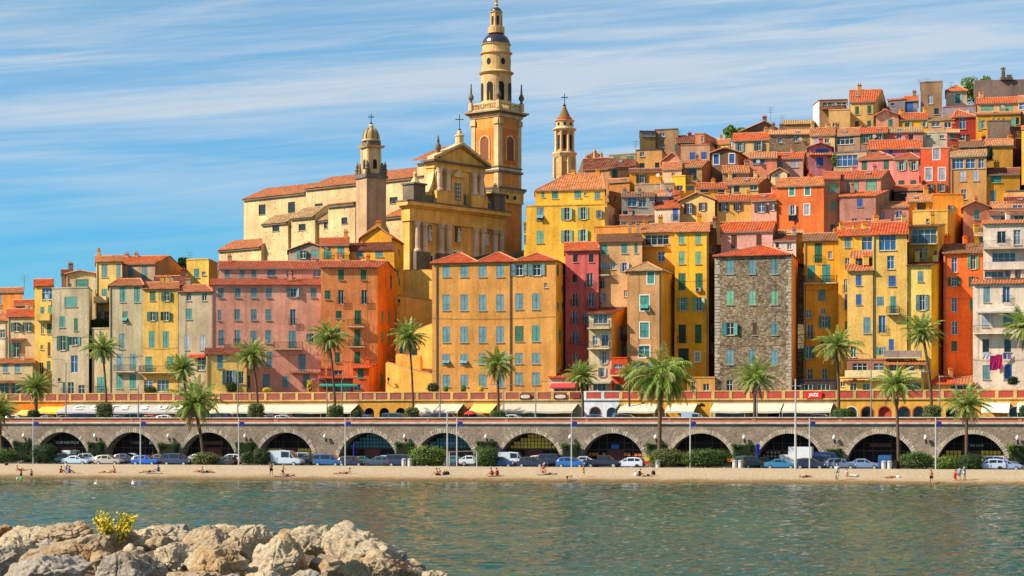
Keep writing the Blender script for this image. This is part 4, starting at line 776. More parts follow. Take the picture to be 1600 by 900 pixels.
def waves():
    rg = np.random.RandomState(3); nu, nv = 430, 560
    D = 82+(266-82)*(np.linspace(0, 1, nv))**1.25; U = np.linspace(-.40, .40, nu); DD, UU = np.meshgrid(D, U, indexing='ij'); X = UU*DD; Z = np.zeros_like(X)
    for k in range(70):
        lam = .45*(3.2/.45)**rg.rand(); th = rg.normal(-.5, .75); kx, ky = 2*pi/lam*sin(th), 2*pi/lam*cos(th); a = .0062*lam**.9*(.6+.8*rg.rand()); ph = rg.rand()*6.28
        gate = .5+.5*np.sin(X*.05*rg.normal()+DD*.06*rg.normal()+rg.rand()*6); s = np.sin(kx*X+ky*DD+ph); Z += a*(s+.25*s*s)*gate
    calm = np.clip((DL(0)-DD)/60, .25, 1); Z *= calm
    me = bpy.data.meshes.new('sea_waves'); me.vertices.add(nu*nv); me.vertices.foreach_set('co', np.stack([X, DD, Z], -1).astype(np.float32).ravel())
    i, j = np.meshgrid(np.arange(nv-1), np.arange(nu-1), indexing='ij'); q = np.stack([i*nu+j, i*nu+j+1, (i+1)*nu+j+1, (i+1)*nu+j], -1).reshape(-1).astype(np.int32); n = (nu-1)*(nv-1)
    me.loops.add(n*4); me.loops.foreach_set('vertex_index', q); me.polygons.add(n); me.polygons.foreach_set('loop_start', np.arange(n, dtype=np.int32)*4); me.polygons.foreach_set('use_smooth', np.ones(n, dtype=bool)); me.update(calc_edges=True)
    me.materials.append(wm_.mats[0]); o = bpy.data.objects.new('sea_waves', me); COL.objects.link(o); tag(o, kind='structure')
waves()
def sand_mat():
    m, nt, b = mat_nodes('beach_sand'); N = nt.nodes; L = nt.links; b.inputs['Roughness'].default_value = .95; b.inputs['Specular IOR Level'].default_value = .1
    g = N.new('ShaderNodeNewGeometry'); sp = N.new('ShaderNodeSeparateXYZ'); L.new(g.outputs['Position'], sp.inputs[0])
    n = N.new('ShaderNodeTexNoise'); n.inputs['Scale'].default_value = .35; n.inputs['Detail'].default_value = 9; n.inputs['Roughness'].default_value = .68; L.new(g.outputs['Position'], n.inputs['Vector'])
    n2 = N.new('ShaderNodeTexNoise'); n2.inputs['Scale'].default_value = 3; n2.inputs['Detail'].default_value = 6; L.new(g.outputs['Position'], n2.inputs['Vector'])
    a = N.new('ShaderNodeMath'); a.operation = 'MULTIPLY_ADD'; L.new(n.outputs[0], a.inputs[0]); a.inputs[1].default_value = .5; L.new(sp.outputs[2], a.inputs[2])
    cr = N.new('ShaderNodeValToRGB'); L.new(a.outputs[0], cr.inputs[0]); e = cr.color_ramp.elements
    e[0].position = .3; e[0].color = (.15, .09, .038, 1); e[1].position = .95; e[1].color = (.39, .305, .205, 1)
    k = e.new(.52); k.color = (.22, .145, .075, 1); k = e.new(.66); k.color = (.34, .255, .16, 1)
    r = N.new('ShaderNodeMapRange'); L.new(n2.outputs[0], r.inputs[0]); r.inputs[1].default_value = .3; r.inputs[2].default_value = .7; r.inputs[3].default_value = .72; r.inputs[4].default_value = 1.16
    x = N.new('ShaderNodeVectorMath'); x.operation = 'SCALE'; L.new(cr.outputs[0], x.inputs[0]); L.new(r.outputs[0], x.inputs['Scale']); L.new(x.outputs[0], b.inputs['Base Color'])
    bp = N.new('ShaderNodeBump'); bp.inputs['Strength'].default_value = 1; bp.inputs['Distance'].default_value = .12; L.new(n2.outputs[0], bp.inputs['Height']); L.new(bp.outputs[0], b.inputs['Normal'])
    return m
PXS = [-500+i*10 for i in range(261)]
rows = []
for t_ in [-.6, -.3, -.1, 0, .05, .1, .16, .25, .36, .48, .6, .72, .84, .93, 1.0, 1.05, 1.12]:
    r_ = []
    for px in PXS:
        d0, d1 = DL(px)+1.0*noise.noise(Vector((px*.006, 2, 0)))+.9*noise.noise(Vector((px*.03, 7, 0))), DE(px); D = d0+(d1-d0)*t_; x, y = XY(px, D)
        z = (-1.2*abs(t_)**.8 if t_ < 0 else 1.38*min(1, t_)**.62)
        if 0 < t_ < 1: z += .10*noise.noise(Vector((x*.25, y*.25, 0)))+.03*noise.noise(Vector((x*1.1, y*1.1, 3)))
        if t_ > 1: z = 1.38-(t_-1)*3
        r_.append((x, y, z))
    rows.append(r_)
sheet('beach', rows, sand_mat())
asph = plain('asphalt', (.055, .052, .05), .9, 0, .2, .6); concr = plain('concrete', (.30, .28, .25), .9, 0, .15, 1.2)
def strip(name, fa, fb, z, mat, z2=None):
    r0 = [(*XY(px, fa(px)), z if z2 is None else z2) for px in PXS]; r1 = [(*XY(px, fb(px)), z) for px in PXS]
    return sheet(name, [r0, r1], mat, smooth=False)
strip('car_park', lambda p: DE(p)+.5, lambda p: DW(p)+12, GZ, asph)
mkb = MB(); wl = plain('road_paint', (.7, .7, .68), .7, 0, .1)
for i in range(60):
    px = -60+i*29; a, b = XY(px, DW(px)-7.5), XY(px+2, DW(px)-2.8); mkb.mesh([(a[0], a[1], GZ+.005), (a[0]+.12, a[1], GZ+.005), (b[0]+.12, b[1], GZ+.005), (b[0], b[1], GZ+.005)], [(0, 1, 2, 3)], wl)
tag(mkb.build('parking_markings'), kind='structure')
strip('promenade_road', lambda p: DW(p)+.5, lambda p: DS(p)+.2, RZ, asph)
strip('terrace_pavement', lambda p: DS(p)+.3, lambda p: DW(p)+40, TZ, plain('terrace_paving', (.34, .24, .15), .9, 0, .15))
# hill under the town
def ground_z(px, o):
    yb = 600-o/.28 if o > 0 else 600
    sky = [(-500, 470), (0, 470), (150, 425), (330, 400), (640, 395), (830, 360), (900, 300), (1000, 262), (1270, 205), (1600, 170), (2200, 170)]
    for (a, b), (c, d) in zip(sky, sky[1:]):
        if a <= px <= c: s_ = b+(d-b)*(px-a)/(c-a)
    lim = (600-s_)*.28; oo = min(o, lim); D = DW(px)+20+oo; z = H+(658-(600-oo/.28))/F*D-2.2
    if o > lim: z -= (o-lim)*.12
    return z
rows = []
for i in range(46):
    o = 20+i*4; r_ = []
    for px in PXS:
        D = DW(px)+o; x, y = XY(px, D); r_.append((x, y, max(TZ-.3, ground_z(px, o-28))+.5*noise.noise(Vector((x*.1, y*.1, 0)))))
    rows.append(r_)
sheet('hill', rows, stone('hillside_earth', (.10, .085, .05), (.20, .15, .09), (.07, .09, .035), .9, .3))
# ================================================================ PROMENADE WALL WITH ARCHES
ARC = [-16, 96, 206, 325, 446, 574, 695, 828, 957, 1095, 1233, 1376, 1518, 1663]
pA, pB = Vector(XY(-420, DW(-420))), Vector(XY(1900, DW(1900))); wt = (pB-pA).normalized(); wn_ = Vector((-wt.y, wt.x)); wrz = math.atan2(wt.y, wt.x)
def wu(px): m = (px-800)/F; return (m*pA.y-pA.x)/(wt.x-m*wt.y)
def wp(u, d=0, z=0): q = pA+wt*u+wn_*d; return (q.x, q.y, z)
ASHL = stone('promenade_masonry', (.20, .155, .12), (.38, .30, .235), (.38, .31, .25), 4.2, .08, (1, 1, 1.6), .06)
ring_m = [plain('voussoir_'+n, c, .9, 0, .25, 3) for n, c in (('pale', (.45, .375, .29)), ('grey', (.34, .285, .225)), ('dark', (.26, .225, .19)))]
conc2 = plain('weathered_coping', (.46, .44, .41), .9, 0, .25, 1)
R_, CZ = 4.5, 5.67-4.5
wroot = empty('promenade_wall', wp(wu(800), 0, 0), 0, 'long grey rubble wall with round arches carrying the seafront promenade', 'wall')
mb = MB(); top = 6.95; us = [wu(p) for p in ARC]
def arc_z(du): return CZ+sqrt(max(0, R_*R_-du*du))
prev = 0.0
for u in us+[None]:
    e = (u-R_) if u is not None else wu(1900)
    mb.mesh([wp(prev, 0, .6), wp(e, 0, .6), wp(e, 0, top), wp(prev, 0, top)], [(0, 1, 2, 3)], ASHL)
    if u is None: break
    n = 28
    for i in range(n):
        a0, a1 = pi-pi*i/n, pi-pi*(i+1)/n; x0, x1 = R_*cos(a0), R_*cos(a1); z0, z1 = CZ+R_*sin(a0), CZ+R_*sin(a1)
        mb.mesh([wp(u+x0, 0, z0), wp(u+x1, 0, z1), wp(u+x1, 0, top), wp(u+x0, 0, top)], [(0, 1, 2, 3)], ASHL)
        mb.mesh([wp(u+x0, 0, z0), wp(u+x1, 0, z1), wp(u+x1, 5.6, z1), wp(u+x0, 5.6, z0)], [(3, 2, 1, 0)], ring_m[1] if i % 2 else ring_m[2])
    prev = u+R_
mb.build('masonry', wroot)
for u in us:
    rb = MB()
    n = 45
    for i in range(n):
        a0, a1 = pi-pi*i/n-.008, pi-pi*(i+1)/n+.008; r1 = R_+.55+.2*(random.random()-.3); m_ = random.choice(ring_m[:2]+[ring_m[0]] if u > wu(1040) else ring_m); pr = -.05-.04*random.random()
        q = [(R_*cos(a0), CZ+R_*sin(a0)), (R_*cos(a1), CZ+R_*sin(a1)), (r1*cos(a1), CZ+r1*sin(a1)), (r1*cos(a0), CZ+r1*sin(a0))]
        v = [wp(u+x, pr, z) for x, z in q]+[wp(u+x, .06, z) for x, z in q]
        rb.mesh(v, [(0, 1, 2, 3), (4, 5, 1, 0), (5, 6, 2, 1), (6, 7, 3, 2), (7, 4, 0, 3)], m_)
    rb.build('arch_ring', wroot)
cb = MB(); Lw = wu(1900)
def wbox(mbx, u0, u1, d0, d1, z0, z1, m):
    v = [wp(u0, d0, z0), wp(u1, d0, z0), wp(u1, d1, z0), wp(u0, d1, z0), wp(u0, d0, z1), wp(u1, d0, z1), wp(u1, d1, z1), wp(u0, d1, z1)]
    mbx.mesh(v, [(0, 3, 2, 1), (4, 5, 6, 7), (0, 1, 5, 4), (1, 2, 6, 5), (2, 3, 7, 6), (3, 0, 4, 7)], m)
wbox(cb, 0, Lw, -.28, .7, top, top+.2, conc2); wbox(cb, 0, Lw, -.16, .2, top-.14, top-.002, conc2); cb.build('cornice', wroot)
# parapet: terracotta wall with a pale groove line and a pale coping, rows from the photograph rise slightly westward
rz0 = ZZ(651.9, DW(800)); red = plain('terracotta_parapet', (.40, .115, .05), .85, 0, .18, .8); pp = MB()
zl = top+.202; zm = rz0-.13
wbox(pp, 0, Lw, .1, .3, zl, zl+(zm-zl)*.42, red); wbox(pp, 0, Lw, .14, .3, zl+(zm-zl)*.42, zl+(zm-zl)*.56, plain('parapet_line', (.45, .27, .17), .85)); wbox(pp, 0, Lw, .1, .3, zl+(zm-zl)*.56, zm, red)
k = 0
while k < Lw: wbox(pp, k, k+.5, .06, .34, zl, zm, plain('parapet_pier', (.42, .15, .08), .85, 0, .2)); k += 11.5
pp.build('parapet', wroot)
co = MB(); wbox(co, 0, Lw, -.06, .46, zm+.002, rz0, conc2); co.build('coping', wroot)
# shop fronts set back inside the arches
def text_mesh(txt, size, name='lettering', ex=.015, bold=False, sx=1.0, shear=0):
    cu = bpy.data.curves.new(name, 'FONT'); cu.body = txt; cu.size = size; cu.align_x = 'CENTER'; cu.align_y = 'CENTER'; cu.extrude = ex; cu.resolution_u = 2; cu.shear = shear
    if bold: cu.offset = size*.03
    ob = bpy.data.objects.new(name, cu); COL.objects.link(ob); bpy.context.view_layer.update()
    me = bpy.data.meshes.new_from_object(ob.evaluated_get(bpy.context.evaluated_depsgraph_get())); bpy.data.objects.remove(ob); bpy.data.curves.remove(cu)
    for v in me.vertices: v.co.x *= sx
    me.name = name; return me
lit = lambda n, c, k=1: plain(n, c, .5, 0, .15)
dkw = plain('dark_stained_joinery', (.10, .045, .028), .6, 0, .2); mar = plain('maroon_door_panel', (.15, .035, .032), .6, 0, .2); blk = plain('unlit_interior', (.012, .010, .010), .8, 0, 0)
yel = plain('yellow_pane', (.85, .52, .06), .3, 0, .2); ora = plain('orange_pane', (.62, .18, .03), .4, 0, .2); tea = plain('teal_pane', (.06, .18, .2), .3, 0, .2); blu = plain('blue_panel', (.03, .12, .38), .5, 0, .1)
AF = {0: ('o', 'a dim orange glow low down', None), 1: ('m', 'the words club nautique over a maroon door', 'CLUB NAUTIQUE'), 2: ('d', 'small pale lettering and a square white notice', "L'UNIVERS"), 3: ('r', 'a faint reddish board over a plum door', None), 4: ('y', 'yellow panes low on both sides', None), 5: ('t', 'a grid of blue grey panes over a plum door', None), 6: ('t2', 'slate panes and a blue sign board', None),
      7: ('Y', 'a tall grid of yellow panes', None), 8: ('O', 'orange lanterns and blue panels', None), 9: ('o', 'a long band of orange glazing', None), 10: ('s', 'two rows of pale round shapes on shelves', None), 11: ('b', 'a brown board and dark entry', None), 12: ('y2', 'yellow panes flanking white lettering', 'THE CAFE'), 13: ('d', 'a plain dark entry beyond the frame edge', None)}
for i, u in enumerate(us):
    st, desc, txt = AF[i]
    r = empty('arch_shop', wp(u, 1.9, GZ), 0, 'dark arch shop with '+desc, 'shop front')
    f = MB(); D_ = 1.9
    n = 24
    pts = [(R_*.99*cos(pi*k/n), CZ+R_*.99*sin(pi*k/n)) for k in range(n+1)]
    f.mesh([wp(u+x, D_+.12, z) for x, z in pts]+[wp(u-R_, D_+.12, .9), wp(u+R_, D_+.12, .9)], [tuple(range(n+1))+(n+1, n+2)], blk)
    for x in [-3.6, -2.4, -1.2, 1.2, 2.4, 3.6]:
        wbox(f, u+x-.06, u+x+.06, D_, D_+.1, GZ, min(arc_z(x)-.05, 9), dkw)
    wbox(f, u-4.0, u+4.0, D_-.02, D_+.1, 3.3, 3.45, dkw); wbox(f, u-3.3, u+3.3, D_-.02, D_+.1, 4.3, 4.4, dkw)
    f.build('frame', r)
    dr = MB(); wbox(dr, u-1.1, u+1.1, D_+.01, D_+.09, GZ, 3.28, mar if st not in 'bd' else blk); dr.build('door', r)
    pn = {'y': yel, 'y2': yel, 'Y': yel, 'o': ora, 'O': ora, 't': tea, 't2': tea, 's': plain('pale_jars', (.30, .24, .17), .5), 'r': plain('reddish_board', (.16, .04, .025), .6), 'm': mar, 'd': blk, 'b': blk}[st]
    zz_ = {'y': (1.9, 3.25), 'y2': (2.0, 3.2), 'Y': (3.5, 5.3), 'o': (1.8, 3.0), 'O': (2.0, 2.9), 't': (3.5, 5.3), 't2': (3.5, 5.3), 's': (1.9, 3.2)}.get(st)
    if zz_:
        x = -3.9
        while x < 3.9:
            z = zz_[0]
            while z < zz_[1]-.1:
                if abs(x+.22) > 1.25 or st in ('Y', 't', 't2'):
                    if z+.5 < arc_z(abs(x+.2)+.25) and (st not in 'oO' or random.random() < .55):
                        g_ = MB()
                        if st == 's': g_.lathe(wp(u+x+.25, D_-.1, z), [(.13, 0), (.2, .1), (.2, .28), (.12, .38)], pn, 8)
                        else: wbox(g_, u+x+.04, u+x+.44, D_-.03, D_+.0, z+.03, z+.45, pn)
                        g_.build('pane' if st != 's' else 'jar', r)
                z += .5
            x += .5
    if st == 'r':
        b_ = MB(); wbox(b_, u-1.6, u+1.6, D_-.1, D_-.03, 3.9, 4.3, pn); b_.build('sign_board', r)
    if txt:
        me = text_mesh(txt, .5 if i == 1 else .42); me.materials.append(plain('sign_letters_'+str(i), {1: (.75, .75, .75), 2: (.4, .4, .42), 3: (.45, .12, .08), 12: (.5, .5, .5)}[i], .5, 0, 0))
        p = wp(u+(.0 if i < 12 else .5), D_-.14, 4.1); o = put('lettering', me, r, (p[0]-r.location.x, p[1]-r.location.y, p[2]-r.location.z), wrz, pi/2)
    if st == 't2': b_ = MB(); wbox(b_, u-.7, u+1.0, D_-.14, D_-.05, 4.0, 4.4, plain('pale_blue_board', (.12, .24, .42), .5)); b_.build('sign_board', r)
    if st == 'O':
        b_ = MB(); wbox(b_, u-.6, u+.5, D_-.14, D_-.05, 3.5, 4.1, blu); b_.build('sign_board', r)
    if st in ('d', 'b') and i == 2: b_ = MB(); wbox(b_, u+1.9, u+2.4, D_-.14, D_-.05, 3.9, 4.3, plain('notice', (.6, .6, .6), .5)); b_.build('notice', r)
    if st == 'b': b_ = MB(); wbox(b_, u-1.6, u+1.2, D_-.14, D_-.05, 3.9, 4.35, plain('brown_board', (.14, .05, .02), .5)); b_.build('sign_board', r)
# ================================================================ SHOP TERRACE ABOVE THE ROAD
sA, sB = Vector(XY(-300, DS(-300))), Vector(XY(1900, DS(1900))); st_ = (sB-sA).normalized(); sn_ = Vector((-st_.y, st_.x)); srz = math.atan2(st_.y, st_.x)
def su(px): m = (px-800)/F; return (m*sA.y-sA.x)/(st_.x-m*st_.y)
def spt(u, d=0, z=0): q = sA+st_*u+sn_*d; return (q.x, q.y, z)
def sbox(mbx, u0, u1, d0, d1, z0, z1, m):
    v = [spt(u0, d0, z0), spt(u1, d0, z0), spt(u1, d1, z0), spt(u0, d1, z0), spt(u0, d0, z1), spt(u1, d0, z1), spt(u1, d1, z1), spt(u0, d1, z1)]
    mbx.mesh(v, [(0, 3, 2, 1), (4, 5, 6, 7), (0, 1, 5, 4), (1, 2, 6, 5), (2, 3, 7, 6), (3, 0, 4, 7)], m)
SEG = [(-120, 30, '#b07a34', 'orange and beige', 'behind the west corner palm', [(-20, 'r'), (10, 'r')]), (30, 108, '#d0741c', 'vivid orange', 'with small yellow awnings', []), (108, 340, '#a89468', 'dull beige', 'under the grey lettered awning', []), (340, 562, '#b08a58', 'beige', 'under the long cream awning', []),
       (562, 650, '#c8923c', 'golden yellow', 'with three bare round arches', [(577, 'n'), (600.5, 'n'), (626, 'n')]), (650, 786, '#bb8a44', 'sand yellow', 'with a pair of cream awnings and a yellow one', [(737, 'r')]), (786, 912, '#a49878', 'greenish beige', 'under the wide putty awning', []),
       (912, 968, '#c8ccd4', 'whitewashed', 'with a maroon arch and a blue arch', [(930, 'r'), (956, 'b')]), (968, 1112, '#c8912a', 'yellow', 'behind the biggest palm, with a small round window', [(1097, 'o')]), (1112, 1306, '#a58a66', 'pinkish beige', 'at the foot of the stone tower, under two cream awnings', []), (1306, 1470, '#d09a3c', 'bright yellow', 'with five arches in red surrounds', [(1330, 'w'), (1355, 'r'), (1382, 'R'), (1412, 'r'), (1436, 'r')]), (1470, 1700, '#cc9a48', 'straw yellow', 'at the east end with a white awning', [(1487, 'k'), (1587, 'w')])]
BT = ZZ(611.5, DS(800))
for (xa, xb, col, cname, where, arcs) in SEG:
    ua, ub = su(xa)+.01, su(xb)-.01; r = empty('shop_building', spt((ua+ub)/2, 0, RZ), 0, f'{cname} seafront shop {where}', 'shop'); m = wall(col)
    mb = MB(); zt = TZ-.05; holes = []; cur = ua
    for (px, kd) in sorted(arcs):
        u = su(px); w = .78; 
        if kd == 'o': w = .5
        zc = RZ+ (1.75 if kd != 'o' else 2.6)
        zb0 = RZ if kd != 'o' else zc
        mb.mesh([spt(cur, 0, RZ), spt(u-w, 0, RZ), spt(u-w, 0, zt), spt(cur, 0, zt)], [(0, 1, 2, 3)], m); cur = u+w
        if kd == 'o': mb.mesh([spt(u-w, 0, RZ), spt(u+w, 0, RZ), spt(u+w, 0, zc), spt(u-w, 0, zc)], [(0, 1, 2, 3)], m)
        n = 10
        for i in range(n):
            a0, a1 = pi-pi*i/n, pi-pi*(i+1)/n
            mb.mesh([spt(u+w*cos(a0), 0, zc+w*sin(a0)), spt(u+w*cos(a1), 0, zc+w*sin(a1)), spt(u+w*cos(a1), 0, zt), spt(u+w*cos(a0), 0, zt)], [(0, 1, 2, 3)], m)
            mb.mesh([spt(u+w*cos(a0), 0, zc+w*sin(a0)), spt(u+w*cos(a1), 0, zc+w*sin(a1)), spt(u+w*cos(a1), .5, zc+w*sin(a1)), spt(u+w*cos(a0), .5, zc+w*sin(a0))], [(3, 2, 1, 0)], m)
        for s_ in (-1, 1): mb.mesh([spt(u+s_*w, 0, zb0), spt(u+s_*w, .5, zb0), spt(u+s_*w, .5, zc), spt(u+s_*w, 0, zc)], [(0, 1, 2, 3)], m)
        dm = MB(); cc = {'n': blk, 'r': glassy('d'), 'R': plain('red_door', (.45, .05, .03), .6), 'b': plain('blue_shop_door', (.10, .16, .24), .5), 'w': glassy('d'), 'k': glassy('k'), 'o': glassy('d')}[kd]
        pts = [(w*cos(pi*k/n), zc+w*sin(pi*k/n)) for k in range(n+1)]+[(-w, zb0-.02), (w, zb0-.02)]
        dm.mesh([spt(u+x, .4, z) for x, z in pts], [tuple(range(len(pts)))], cc)
        if kd in 'rRwb':
            fm = plain('maroon_surround', (.33, .045, .04), .7) if kd in 'rR' else WHITE()
            for i in range(n):
                a0, a1 = pi-pi*i/n, pi-pi*(i+1)/n; q = [(w*cos(a0), w*sin(a0)), (w*cos(a1), w*sin(a1)), ((w+.14)*cos(a1), (w+.14)*sin(a1)), ((w+.14)*cos(a0), (w+.14)*sin(a0))]
                dm.mesh([spt(u+x, -.03, zc+z) for x, z in q], [(0, 1, 2, 3)], fm)
            for s_ in (-1, 1): sbox(dm, u+min(s_*w, s_*(w+.14)), u+max(s_*w, s_*(w+.14)), -.03, .0, RZ, zc, fm)
        dm.build('arched_door', r)
    # plain fronts get dark openings under their awnings
    if not arcs or xa in (650,):
        u = cur+.5; end = ub-.5 if xa != 650 else su(722)
        oc = MB(); k = 0
        while u < end-1.5:
            w = random.choice((1.6, 2.2, 2.8)); wbx = min(w, end-u-.2)
            sbox(oc, u, u+wbx, -.02, .3, RZ+.05, RZ+2.2, [glassy('d'), glassy('s'), plain('amber_shop_interior', (.35, .15, .04), .6), blk][k % 4]); sbox(oc, u-.06, u-.005, -.05, 0, RZ, RZ+2.3, WHITE())
            u += wbx+.5; k += 1
        oc.build('shop_window', r)
    mb.mesh([spt(cur, 0, RZ), spt(ub, 0, RZ), spt(ub, 0, zt), spt(cur, 0, zt)], [(0, 1, 2, 3)], m)
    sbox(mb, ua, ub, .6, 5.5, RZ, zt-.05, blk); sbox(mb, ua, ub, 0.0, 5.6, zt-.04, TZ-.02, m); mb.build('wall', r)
    # balustrade with red panels
    bb = MB(); pil = wall('#c09a62' if xa not in (912,) else '#c8c4c0'); z0 = TZ+.0
    sbox(bb, ua, ub, -.18, .25, z0-.12, z0+.08, pil); sbox(bb, ua, ub, -.1, .2, BT-.16, BT, pil)
    n = max(2, round((ub-ua)/2.45)); stp = (ub-ua)/n; pan = MB()
    pr = plain('red_panel_dull', (.30, .075, .06), .8, 0, .15) if xa < 912 else plain('red_panel_bright', (.42, .055, .04), .8, 0, .15)
    for i in range(n):
        sbox(bb, ua+i*stp, ua+i*stp+.42, -.12, .22, z0+.082, BT-.162, pil)
        sbox(bb, ua+i*stp+.42, ua+(i+1)*stp, .0, .12, z0+.082, BT-.162, pil)
        pw = MB(); sbox(pw, ua+i*stp+.56, ua+(i+1)*stp-.14, -.05, -.002, z0+.2, BT-.28, pr); pw.build('red_panel', r)
    bb.build('balustrade', r)
# awnings
def awning(label, xa, xb, col, txt=None, d=3.2, z0=None, z1=None, txtcol=None):
    ua, ub = su(xa), su(xb); zt = z0 or RZ+3.05; zl = z1 or RZ+1.95; r = empty('awning', spt((ua+ub)/2, 0, zt), 0, label, 'awning'); m = plain('awning_cloth_'+col.strip('#'), hx(col), .85, 0, .07, 1.5)
    mb = MB(); n = max(2, int((ub-ua)/1.2))
    for i in range(n):
        a, b = ua+(ub-ua)*i/n, ua+(ub-ua)*(i+1)/n; s0 = .04*sin(i*1.7); s1 = .04*sin((i+1)*1.7)
        mb.mesh([spt(a, -.02, zt), spt(b, -.02, zt), spt(b, -d, zl+s1), spt(a, -d, zl+s0), spt(b, -d-.01, zl-.28+s1), spt(a, -d-.01, zl-.28+s0)], [(0, 3, 2, 1), (3, 5, 4, 2)], m)
    mb.build('cloth', r)
    ar = MB(); k = max(2, int((ub-ua)/4)+1)
    for i in range(k):
        a = ua+.1+(ub-ua-.2)*i/(k-1); ar.tube([spt(a, -.05, zl-.1), spt(a, -d+.05, zl-.12)], .03, WHITE(), 5); ar.tube([spt(a, -d+.1, zl-.15), spt(a, -d+.1, RZ)], .03, WHITE(), 5)
    ar.build('frame', r)
    if txt:
        sl = math.atan2(zt-zl, d)
        for (px, t) in txt:
            me = text_mesh(t, 1.9, ex=.004, bold=True, sx=1.25, shear=-.35); me.materials.append(plain('awning_letters', (.82, .82, .82), .8, 0, 0)); u = su(px); p = spt(u, -d*.5-.06, (zt+zl)/2+.16)
            o = put('lettering', me, r, (p[0]-r.location.x, p[1]-r.location.y, p[2]-r.location.z), srz, sl)
            for v in me.vertices: v.co.y *= 1.45
    return r
awning('wide grey awning with large white capital letters', 104, 292, '#a5a3a2', [(133, 'C'), (161, 'O'), (186, 'T'), (205, 'E'), (236, 'S'), (264, 'U'), (288, 'D')], 3.4)
awning('small cream awning between the lettered grey one and the long cream one', 338, 374, '#d8c8a6', d=2.6)
awning('longest cream awning, running between two clipped balls', 376, 560, '#c0b6a2')
awning('cream awning with a grey fringe next to the bare arches', 650, 687, '#c0b6a2', d=2.8); awning('cream awning of the pair nearest the red parasol', 688.5, 724, '#c0b6a2', d=2.8)
awning('lemon yellow awning by the trunk of a palm', 741, 777, '#d2bc62', d=3.2)
awning('wide putty coloured awning in two bays', 786, 903, '#b0a796', d=3.3)
awning('cream awning behind the fronds of the biggest palm', 972, 1030, '#c0b6a2', d=3); awning('cream awning with a sloping end behind the biggest palm', 1045, 1090, '#c0b6a2', d=3)
awning('long pale yellow awning below the stone tower house', 1115, 1224, '#c0b6a2', d=3); awning('pale yellow awning under the red sign', 1226, 1302, '#c0b6a2', d=3)
awning('white awning with a striped fringe at the east end', 1535, 1578, '#e2dccb', d=3.2); awning('white side awning cut by the east edge', 1590, 1640, '#e2dccb', d=3.2)
awning('small bright yellow awning on the vivid orange shop', 66, 102, '#d8b248', d=2.5, z0=RZ+2.8); awning('tiny yellow awning next to the west palms', 34, 64, '#d4b25a', d=2.3, z0=RZ+2.3, z1=RZ+1.6)
# red sign on the balustrade and small plaques
def board(label, xc, yc, w, h, col, txt=None, tcol=(.9, .9, .85), size=.6, d=-.3, plate=0):
    u = su(xc); z = ZZ(yc, DS(xc)); r = empty('sign', spt(u, d, z), 0, label, 'sign'); mb = MB(); sbox(mb, u-w/2, u+w/2, d, d+.08, z-h/2, z+h/2, plain('sign_'+str(int(xc)), hx(col), .5, 0, .05)); mb.build('panel', r)
    if plate:
        pl = MB(); n = 16; pts = [spt(u+.42*w*(abs(cos(2*pi*k/n))**.5)*(1 if cos(2*pi*k/n) > 0 else -1), d-.03, z+.36*h*sin(2*pi*k/n)) for k in range(n)]; pl.poly(pts, plain('plaque_cream', (.5, .45, .42), .6, 0, .3, 9)); pl.build('plate', r)
    if txt:
        me = text_mesh(txt, size, bold=True); me.materials.append(plain('sign_text_'+str(int(xc)), tcol, .5, 0, 0)); p = spt(u, d-.03, z); put('lettering', me, r, (p[0]-r.location.x, p[1]-r.location.y, 0), srz, pi/2)
board('bright red sign with white letters on the balustrade', 1272, 617, 2.2, .95, '#e01a14', 'JAZZ')
board('oval cream plaque in a maroon frame on the balustrade above the putty awning', 821.5, 619.5, 1.7, .75, '#4a1c20', plate=1)
board('second cream plaque in a maroon frame, nearer the whitewashed shop', 876.5, 619.5, 1.9, .75, '#4a1c20', plate=1)
board('plain maroon board at the end of the balustrade by the small palm', 900, 618, 1.3, .8, '#7a3028')
# ================================================================ CHURCH AND TOWERS
CR, ORN, GRY = wall('#c4a87c'), wall('#cc8440'), wall('#6f6454')
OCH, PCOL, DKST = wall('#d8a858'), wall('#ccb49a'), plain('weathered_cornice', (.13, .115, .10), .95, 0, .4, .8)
fA, fB = Vector(XY(641, 360)), Vector(XY(787, 379.5)); ft = (fB-fA).normalized(); fn = Vector((-ft.y, ft.x)); FW = (fB-fA).length; frz = math.atan2(ft.y, ft.x)
def fu(px): m = (px-800)/F; return (m*fA.y-fA.x)/(ft.x-m*ft.y)
def fz(px, py): u = fu(px); return ZZ(py, fA.y+ft.y*u)
def fp(u, d, z): q = fA+ft*u+fn*d; return (q.x, q.y, z)
def fbox(mb, u0, u1, d0, d1, z0, z1, m):
    v = [fp(u0, d0, z0), fp(u1, d0, z0), fp(u1, d1, z0), fp(u0, d1, z0), fp(u0, d0, z1), fp(u1, d0, z1), fp(u1, d1, z1), fp(u0, d1, z1)]
    mb.mesh(v, [(0, 3, 2, 1), (4, 5, 6, 7), (0, 1, 5, 4), (1, 2, 6, 5), (2, 3, 7, 6), (3, 0, 4, 7)], m)
zb0 = fz(715, 412); zE0 = fz(642, 345); zE1 = fz(642, 322); zC = fz(642, 315)
ch = empty('church', fp(FW/2, 5, zb0), 0, 'baroque basilica with a two-tier columned facade and scrolled gable, above the ochre block', 'church')
mb = MB(); fbox(mb, 0, FW, .2, 1.8, zb0-4, zE0, OCH); mb.build('facade_wall', ch)
mb = MB(); fbox(mb, -.25, FW+.25, -.15, 2.0, zE0+.005, zE1-.25, OCH); fbox(mb, -.5, FW+.5, -.5, 2.2, zE1-.245, zE1+.1, OCH); fbox(mb, -1.0, FW+1.0, -1.0, 2.5, zE1+.105, zC, OCH); fbox(mb, -1.1, FW+1.1, -1.1, 2.6, zC+.003, zC+.25, DKST); mb.build('cornice', ch)
